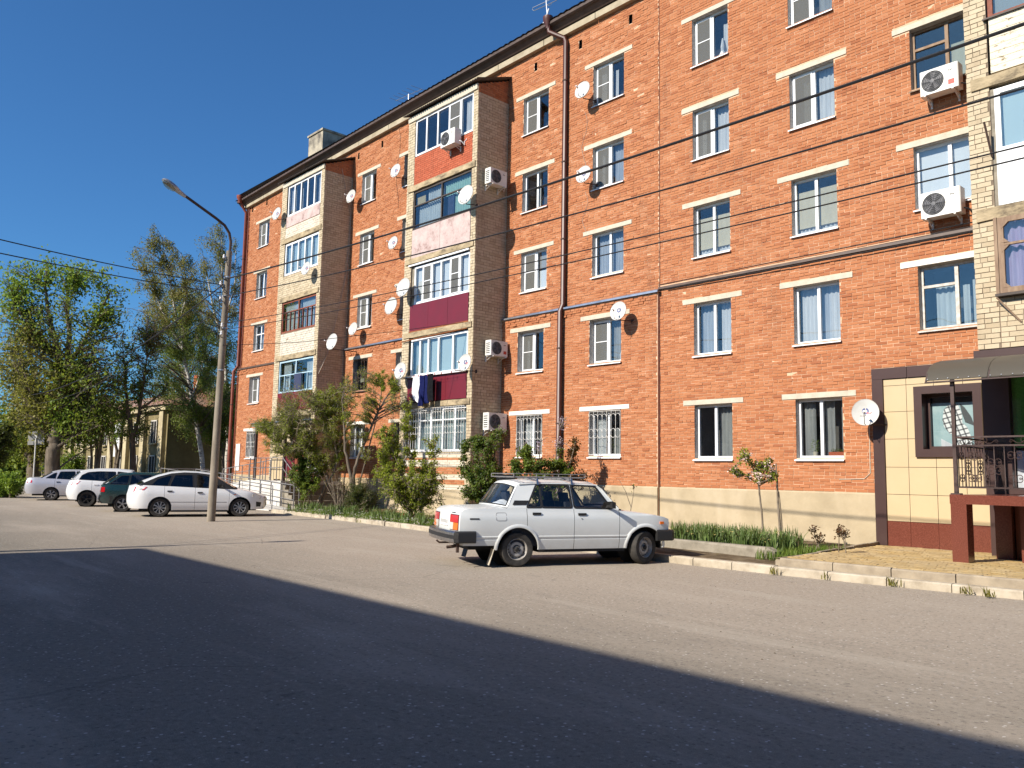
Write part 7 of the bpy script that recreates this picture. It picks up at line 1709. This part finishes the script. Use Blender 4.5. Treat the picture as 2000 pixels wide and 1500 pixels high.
# ---- the old white saloon in front
LS = dict(shelf=.30, seal=.030, paint='paint_w', glass='car_glass', xr=-1.02, xf=2.92, wb=2.424, arch=.365, rw=.290, rim_r=.185, track=.70, sill=.285, zl=.84, rows=[.40,.452,.462,.472,.505,.515,.60,.70,.78], rear_low=.36, front_low=.41,
 top=[(-1.02,.905),(-.96,.945),(-.85,.962),(-.2,.975),(1.0,.968),(1.75,.955),(1.95,.935),(2.4,.885),(2.80,.83),(2.92,.79)],
 side=[(.25,.755),(.285,.765),(.40,.790),(.452,.796),(.462,.788),(.472,.797),(.505,.800),(.515,.792),(.60,.802),(.70,.806),(.80,.805),(.86,.80),(.875,.788),(.93,.776),(.98,.765)],
 fp=[(.33,2.86),(.45,2.90),(.7,2.925),(.80,2.915)], rp=[(.36,-.95),(.45,-1.0),(.62,-1.03),(.85,-1.015),(.905,-1.00)], tF=(.5,.05,2.5), tR=(.45,.04,2.5), bF=.05, bR=.045, crown=.028,
 panels=[('rear_wing',-1.02,.155),('door',.155,1.03),('door',1.03,1.905),('front_wing',1.905,2.92)], handles=[(.33,.885),(1.18,.875)], hood=(1.93,), boot=-.20, steer=.36, wheel='steel', mirror=(1.66,1.0), mpaint=0, seat=.1,
 gh=dict(zb=.97, yb=.765, yr=.600, outer=[(-.20,.975),(.6,.972),(1.2,.968),(1.915,.945),(1.62,1.30),(1.52,1.372),(.9,1.392),(.3,1.392),(.05,1.372),(.02,1.345)],
  win=[[(.185,1.005),(.425,1.005),(.425,1.355),(.385,1.355)],[(.455,1.005),(.985,1.0),(.975,1.358),(.455,1.358)],[(1.055,1.0),(1.745,.985),(1.50,1.335),(1.045,1.358)]],
  roof=[(.02,1.345),(.05,1.372),(.3,1.392),(.6,1.396),(.9,1.392),(1.3,1.384),(1.52,1.372),(1.58,1.345)], rcrown=.062, wbulge=.05, rbulge=.07, ws=((1.93,.955),(1.58,1.345)), rw=((-.20,.985),(.02,1.345)), wsmat='paint_w', gutter=[(.06,1.372),(.3,1.39),(.9,1.39),(1.52,1.370),(1.62,1.30),(1.9,.96)]))
T, F = car(LS, 'old white boxy saloon with roof rack parked across the kerb', (-10.56,9.82), 22); T.scale = (1.025,)*3
lp, fpch = F['sidepatch'], F['facepatch']
for s0, s1, so in ((-.93,-.46,-1),(.46,.93,1)):
    lo = (s0,s1); out_ = (s0, s0+.26) if so < 0 else (s1-.26, s1); inn = (s0+.26, s1) if so < 0 else (s0, s1-.26)
    tl = fpch('tail_light', False, s0-.012, s1+.012, .605, .865, M['trim'], .006)
    fpch('lens', False, s0, s1, .735, .855, M['lamp_red'], .016, tl); fpch('lens', False, *out_, .615, .73, M['lamp_or'], .016, tl); fpch('lens', False, *inn, .615, .73, M['lamp_cl'], .016, tl)
np_ = fpch('number_plate', False, -.31, .31, .66, .80, M['plate'], .012)
for k in range(6): fpch('plate_character', False, -.28+.095*k, -.22+.095*k, .70, .76, M['sign_back'], .0135, np_)
fpch('boot_badge', False, -.72, -.5, .885, .90, M['trim'], .008)
fpch('boot_seam', False, -.93, .93, .588, .594, M['trim'], .003)
lp('side_badge', -1, [(-.86,.79),(-.70,.79),(-.70,.812),(-.86,.812)], M['trim'], .006); 
for s in (-1,1):
    lp('side_repeater', s, [(2.72,.70),(2.80,.70),(2.80,.745),(2.72,.745)], M['lamp_or'], .014)
    mb = MB(); yg = F['yg']; mb.add([(x,s*(yg(z)+.007),z) for x,z in ((-.10,1.03),(.155,1.03),(.205,1.105),(-.055,1.105))],[(0,1,2,3)]); mb.build('vent_trim', M['trim'], T, local=True)
    for cx in (0,2.424):
        mb = MB(); rows = []
        for a in np.linspace(-.12,PI+.12,26):
            ca, sa = math.cos(a), math.sin(a); rr = []
            for (r, o) in ((.362,.0),(.365,.012),(.385,.016),(.405,.010),(.425,.0)):
                x, z = cx+r*ca, max(.285,.29+r*sa); rr.append((x, s*(F['yw'](x,z)+o), z))
            rows.append(rr)
        mb.grid(rows); mb.build('arch_flare', M['paint_w'], T, local=True, smooth=True, angle=50)
    mb = MB(); mb.add([(-.42,s*.79,.30),(-.40,s*.60,.30),(-.48,s*.60,.04),(-.50,s*.78,.04),(-.43,s*.79,.30),(-.41,s*.60,.30),(-.49,s*.60,.04),(-.51,s*.78,.04)],[(0,1,2,3),(4,7,6,5),(0,3,7,4)]); mb.build('mud_flap', M['lintel'] if s < 0 else M['trim'], T, local=True)
# filler flap outline on the right wing
m2 = MB(); pf = rnd([(-.40,.77),(-.22,.77),(-.22,.90),(-.40,.90)],.03); m2.tube([(x,-(F['yw'](x,z)+.001),z) for x,z in pf+[pf[0]]], .003, 4); m2.build('filler_flap', M['steel_grey'], T, local=True)
m2 = MB(); m2.tube([(.0+1.17,-(F['yw'](1.17,.80)+.004),.80),(1.17,-(F['yw'](1.17,.80)+.006),.80)], .012, 8); m2.build('door_lock', M['chrome'], T, local=True)
def bumper(front):
    x0 = 2.93 if front else -1.035; sg = 1 if front else -1; rows = []
    pth = [(x0-sg*.28,-.81),(x0+sg*.02,-.805),(x0+sg*.065,-.775),(x0+sg*.10,-.5),(x0+sg*.115,0),(x0+sg*.10,.5),(x0+sg*.065,.775),(x0+sg*.02,.805),(x0-sg*.28,.81)]
    prof = [(.0,.405),(.025,.42),(.03,.50),(.025,.575),(.0,.60),(-.05,.60),(-.05,.405)]
    def rw_(i):
        x, y = pth[i]; a = Vector(pth[max(0,i-1)]); b = Vector(pth[min(len(pth)-1,i+1)]); d_ = (b-a).normalized(); n_ = Vector((d_.y,-d_.x))*sg; n_ = n_ if (n_.x*sg > -.2) else -n_
        if i in (0,): n_ = Vector((0,-1))
        if i in (len(pth)-1,): n_ = Vector((0,1))
        return [(x+n_.x*o, y+n_.y*o, z) for o,z in prof+[prof[0]]]
    R = [rw_(i) for i in range(len(pth))]
    mb = MB(); mb.grid(R[2:7]); bp = mb.build('bumper', M['chrome'], T, local=True, smooth=True, angle=30)
    for seg in (R[:3], R[6:]):
        mb = MB(); mb.grid(seg); mb.poly(seg[0][:-1]); mb.poly(seg[-1][:-1]); mb.build('bumper_end', M['trim'], bp, local=True, smooth=True, angle=30)
    mb = MB(); mb.grid([[(a+sg*.012*0+ (sg*.004), b, z) for (a,b,_),z in ((r[2],.475),(r[2],.535))] for r in R[1:8]]); mb.build('bumper_strip', M['trim'], bp, local=True)
bumper(False); bumper(True)
m2 = MB(); m2.tube([(-.9,-.35,.33),(-1.12,-.36,.31)], .026, 8); m2.build('exhaust', M['iron_grey'], T, local=True); m2 = MB(); m2.tube([(-.85,0,.36),(-1.15,0,.36),(-1.20,0,.40)], .018, 6); m2.build('tow_hook', M['iron_grey'], T, local=True); m2 = MB(); m2.box(-1.02,-.98,-.62,-.56,.24,.40); m2.build('bracket', M['iron_grey'], T, local=True)
for s in (-1,1):
    fpch('headlight', True, .52*s-.34*.5, .52*s+.34*.5, .60, .75, M['lamp_cl'], .012)
fpch('grille', True, -.33, .33, .56, .80, M['trim'], .014)
# roof rack
m2 = MB()
for x in (.40,1.05):
    z = 1.475; m2.box(x-.015,x+.015,-.62,.62,z-.012,z+.012)
for y in (-.58,.58): m2.tube([(-.02,y,1.50),(1.33,y,1.50)], .010, 5); m2.tube([(-.02,y,1.555),(1.33,y,1.555)], .008, 5)
for x in (-.02,1.33): m2.tube([(x,-.58,1.50),(x,.58,1.50)], .010, 5); m2.tube([(x,-.58,1.555),(x,.58,1.555)], .008, 5)
for y in np.linspace(-.42,.42,5): m2.tube([(-.02,y,1.492),(1.33,y,1.492)], .007, 4)
for x in (-.02,.40,1.05,1.33):
    for y in (-.58,.58): m2.tube([(x,y,1.49),(x,y,1.56)], .010, 4)
rk = m2.build('roof_rack', M['steel_grey'], T, local=True)
for x in (.40,1.05):
    for s in (-1,1):
        m3 = MB(); m3.prism([(x-.02,s*.63,1.375),(x+.02,s*.63,1.375),(x+.014,s*.60,1.49),(x-.014,s*.60,1.49)], (0,s*.018,0)); m3.tube([(x,s*.615,1.44),(x-.16,s*.52,1.49)], .008, 4); m3.build('clamp_foot', M['chrome'], rk, local=True)
m2 = MB(); m2.box(.02,.36,.30,.50,1.50,1.54); m2.box(.04,.34,.28,.48,1.44,1.485); m2.build('wooden_block', M['black'], rk, local=True)
m2 = MB(); pts = [[(-.16+.36*u, y_, .99+.10*math.sin(PI*u)*(.6+.4*math.sin(y_*9))+.02*math.sin(u*9+y_*7)) for y_ in np.linspace(-.62,.5,14)] for u in np.linspace(0,.8,7)]; m2.grid(pts); m2.build('rear_shelf_cloth', M['cloth_w'], T, local=True, smooth=True)
# ---- parked row
GS = dict(paint='paint_w2', xr=-.86, xf=3.30, wb=2.476, arch=.355, rw=.302, rim_r=.20, track=.715, sill=.21, zl=.78, rows=[.32,.42,.50,.60,.70], rear_low=.27, front_low=.24,
 top=[(-.86,.955),(-.70,1.01),(-.5,1.015),(.3,.985),(1.1,.945),(2.2,.905),(2.5,.88),(2.9,.80),(3.15,.72),(3.30,.65)],
 side=[(.2,.77),(.25,.80),(.34,.825),(.5,.84),(.65,.85),(.78,.845),(.90,.82),(1.02,.785)], fp=[(.22,3.20),(.4,3.27),(.6,3.28),(.7,3.22)], rp=[(.27,-.78),(.45,-.86),(.7,-.865),(.95,-.80)], tF=(.75,.30,2.6), tR=(.6,.24,2.8), bF=.16, bR=.13, crown=.035,
 panels=[('rear_wing',-.86,.12),('door',.12,1.05),('door',1.05,2.12),('front_wing',2.12,3.30)], handles=[(.28,.83),(1.20,.79)], hood=(2.30,), boot=-.55, wheel='spoke', spokes=9, mirror=(1.86,.97), mpaint=0, seat=.2,
 gh=dict(zb=.93, yb=.79, yr=.60, fmat='trim', outer=[(-.62,1.005),(.3,.985),(1.1,.945),(2.32,.895),(1.85,1.20),(1.50,1.385),(1.1,1.435),(.7,1.445),(.3,1.405),(-.1,1.29),(-.5,1.10)],
  win=[[(-.28,1.02),(.20,.995),(.32,1.33),(.22,1.32),(-.1,1.21)],[(.28,.99),(.98,.962),(.95,1.36),(.42,1.345)],[(1.09,.955),(1.84,.93),(1.60,1.22),(1.36,1.345),(1.08,1.37)]],
  roof=[(-.5,1.10),(-.1,1.29),(.3,1.405),(.7,1.445),(1.1,1.435),(1.50,1.385)], rcrown=.05, wbulge=.10, rbulge=.06, ws=((2.30,.905),(1.50,1.385)), rw=((-.66,1.02),(-.5,1.10)), wsmat='trim'))
T, F = car(GS, 'white liftback parked nearest the lamp post with swept roof', (-27.45,9.75), 18)
lp, fpch = F['sidepatch'], F['facepatch']
for s in (-1,1):
    tl = lp('tail_light', s, [(-.83,.80),(-.50,.86),(-.40,.96),(-.62,.985),(-.80,.96)], M['lamp_red'], .012); lp('light_glass', s, [(-.66,.885),(-.55,.90),(-.58,.92),(-.66,.915)], M['lamp_cl'], .018)
    lp('headlight', s, [(2.86,.66),(3.16,.58),(3.22,.66),(3.02,.745),(2.88,.755)], M['lamp_cl'], .012); lp('fog_lamp_vent', s, [(3.02,.33),(3.2,.33),(3.2,.47),(3.0,.50)], M['trim'], .008)
    lp('side_moulding', s, [(.30,.475),(2.05,.475),(2.05,.485),(.30,.485)], M['trim'], .003); lp('side_repeater', s, [(2.26,.72),(2.34,.72),(2.34,.745),(2.26,.745)], M['lamp_or'], .008)
fpch('grille', True, -.6, .6, .30, .45, M['trim'], .008); fpch('grille', True, -.5, .5, .55, .62, M['chrome'], .008)
NS = dict(paint='paint_g', xr=-.72, xf=3.26, wb=2.46, arch=.335, rw=.283, rim_r=.19, track=.69, sill=.24, zl=.76, rows=[.32,.44,.56,.66], rear_low=.30, front_low=.27,
 top=[(-.72,.90),(-.66,.95),(-.3,.955),(1,.93),(2.0,.905),(2.3,.875),(3.0,.75),(3.26,.68)], side=[(.22,.75),(.26,.77),(.44,.805),(.6,.815),(.78,.81),(.95,.77)], fp=[(.27,3.2),(.5,3.26),(.68,3.22)], rp=[(.3,-.68),(.5,-.76),(.56,-.72),(.9,-.70)], tF=(.5,.10,2.5), tR=(.4,.07,2.5), bF=.08, bR=.05, crown=.02,
 panels=[('rear_wing',-.72,.10),('door',.10,1.0),('door',1.0,2.0),('front_wing',2.0,3.26)], handles=[(.24,.83),(1.13,.81)], hood=(2.2,), boot=-.55, wheel='pair', spokes=5, mirror=(1.75,.96), mpaint=0, seat=.15,
 gh=dict(zb=.93, yb=.765, yr=.60, outer=[(-.60,.955),(1,.93),(2.22,.88),(1.42,1.335),(1.0,1.355),(.4,1.355),(-.05,1.32),(-.15,1.30)],
  win=[[(-.45,.985),(.12,.965),(.18,1.28),(-.08,1.265)],[(.2,.962),(.93,.952),(.90,1.305),(.24,1.30)],[(1.0,.95),(1.82,.925),(1.34,1.285),(.99,1.305)]],
  roof=[(-.15,1.30),(-.05,1.32),(.4,1.355),(1.0,1.355),(1.42,1.335)], rcrown=.045, wbulge=.05, rbulge=.05, ws=((2.2,.89),(1.42,1.335)), rw=((-.63,.965),(-.15,1.30)), wsmat='trim'))
T, F = car(NS, 'dark green hatchback parked between two white cars', (-31.0,9.72), 18)
for s in (-1,1): F['sidepatch']('tail_light', s, [(-.715,.70),(-.60,.70),(-.60,.87),(-.715,.87)], M['lamp_red'], .010); F['facepatch']('tail_light', False, .72*s-.2, .72*s+.2, .70, .86, M['lamp_red'], .012); F['sidepatch']('bumper_wrap', s, [(-.74,.32),(-.36,.36),(-.36,.56),(-.74,.58)], M['trim'], .012); F['facepatch']('headlight', True, .6*s-.2, .6*s+.2, .52, .64, M['lamp_cl'], .01)
F['facepatch']('rear_bumper', False, -1, 1, .33, .58, M['trim'], .03)
HS = dict(paint='paint_w2', xr=-.66, xf=3.32, wb=2.54, arch=.36, rw=.305, rim_r=.20, track=.73, sill=.21, zl=.80, rows=[.32,.45,.55,.66], rear_low=.28, front_low=.24,
 top=[(-.66,.98),(-.5,1.06),(.1,1.03),(1.0,.97),(2.2,.92),(2.6,.88),(3.0,.78),(3.32,.62)], side=[(.2,.78),(.25,.81),(.4,.845),(.6,.86),(.8,.85),(.95,.82),(1.06,.77)], fp=[(.24,3.22),(.45,3.3),(.62,3.2)], rp=[(.28,-.58),(.5,-.68),(.75,-.66),(1.0,-.56)], tF=(.8,.32,2.6), tR=(.5,.22,2.8), bF=.16, bR=.12, crown=.035,
 panels=[('rear_wing',-.66,.15),('door',.15,1.05),('door',1.05,2.1),('front_wing',2.1,3.32)], handles=[(.30,.86),(1.20,.84)], hpaint=1, hood=(2.4,), boot=-.5, wheel='black', spokes=5, mirror=(1.9,.99), mpaint=1, seat=.2,
 gh=dict(zb=.95, yb=.78, yr=.58, outer=[(-.52,1.05),(.1,1.03),(1.0,.97),(2.42,.90),(1.85,1.25),(1.50,1.41),(1.0,1.465),(.4,1.46),(0,1.42),(-.25,1.36)],
  win=[[(-.30,1.06),(.10,1.035),(.98,1.0),(.96,1.37),(.4,1.375),(.0,1.34),(-.22,1.22)],[(1.06,.99),(1.92,.955),(1.62,1.22),(1.40,1.34),(1.05,1.375)]],
  roof=[(-.25,1.36),(0,1.42),(.4,1.46),(1.0,1.465),(1.50,1.41)], rcrown=.05, wbulge=.10, rbulge=.08, ws=((2.4,.91),(1.50,1.41)), rw=((-.53,1.065),(-.25,1.36)), wsmat='paint_w2'))
T, F = car(HS, 'white rounded hatchback with black wheels beside the dark green car', (-35.4,9.75), 18)
for s in (-1,1): F['sidepatch']('tail_light', s, [(-.63,.84),(-.38,.88),(-.26,1.0),(-.45,1.02),(-.60,.98)], M['lamp_red'], .012); F['sidepatch']('headlight', s, [(2.75,.72),(3.12,.58),(3.16,.66),(2.9,.80)], M['lamp_cl'], .012)
F['facepatch']('grille', True, -.6, .6, .28, .5, M['trim'], .01)
SS = dict(paint='paint_s', xr=-1.04, xf=3.24, wb=2.492, arch=.335, rw=.287, rim_r=.19, track=.70, sill=.23, zl=.80, rows=[.32,.45,.55,.66], rear_low=.30, front_low=.25,
 top=[(-1.04,.95),(-.96,1.01),(-.6,1.02),(0,.99),(1.0,.94),(2.1,.90),(2.5,.86),(3.0,.74),(3.24,.66)], side=[(.2,.76),(.25,.78),(.42,.815),(.6,.83),(.8,.825),(.92,.79),(1.02,.76)], fp=[(.25,3.16),(.5,3.24),(.66,3.18)], rp=[(.3,-.98),(.5,-1.06),(.75,-1.04),(.98,-.96)], tF=(.6,.2,2.6), tR=(.5,.14,2.8), bF=.12, bR=.08, crown=.03,
 panels=[('rear_wing',-1.04,.12),('door',.12,1.0),('door',1.0,2.02),('front_wing',2.02,3.24)], handles=[(.26,.84),(1.15,.81)], hood=(2.3,), boot=-.32, wheel='pair', spokes=6, mirror=(1.80,.96), mpaint=1, seat=.2,
 gh=dict(zb=.94, yb=.765, yr=.58, outer=[(-.42,1.005),(0,.99),(1.0,.94),(2.32,.875),(1.8,1.2),(1.45,1.345),(1.0,1.38),(.5,1.375),(.2,1.34),(.0,1.27)],
  win=[[(-.24,1.02),(.12,1.0),(.16,1.25),(.06,1.22)],[(.2,.995),(.93,.965),(.90,1.32),(.32,1.30)],[(1.0,.96),(1.86,.925),(1.55,1.18),(1.36,1.29),(.99,1.32)]],
  roof=[(.0,1.27),(.2,1.34),(.5,1.375),(1.0,1.38),(1.45,1.345)], rcrown=.045, wbulge=.08, rbulge=.06, ws=((2.3,.885),(1.45,1.345)), rw=((-.42,1.01),(.0,1.27)), wsmat='trim'))
T, F = car(SS, 'silver saloon parked at the far end of the row beside the hedge', (-42.2,10.1), 17)
for s in (-1,1): F['sidepatch']('tail_light', s, [(-1.03,.80),(-.80,.80),(-.80,.90),(-1.03,.93)], M['lamp_red'], .010); F['sidepatch']('headlight', s, [(2.95,.58),(3.2,.54),(3.2,.64),(2.97,.70)], M['lamp_cl'], .012)
F['facepatch']('grille', True, -.5, .5, .5, .62, M['trim'], .01)
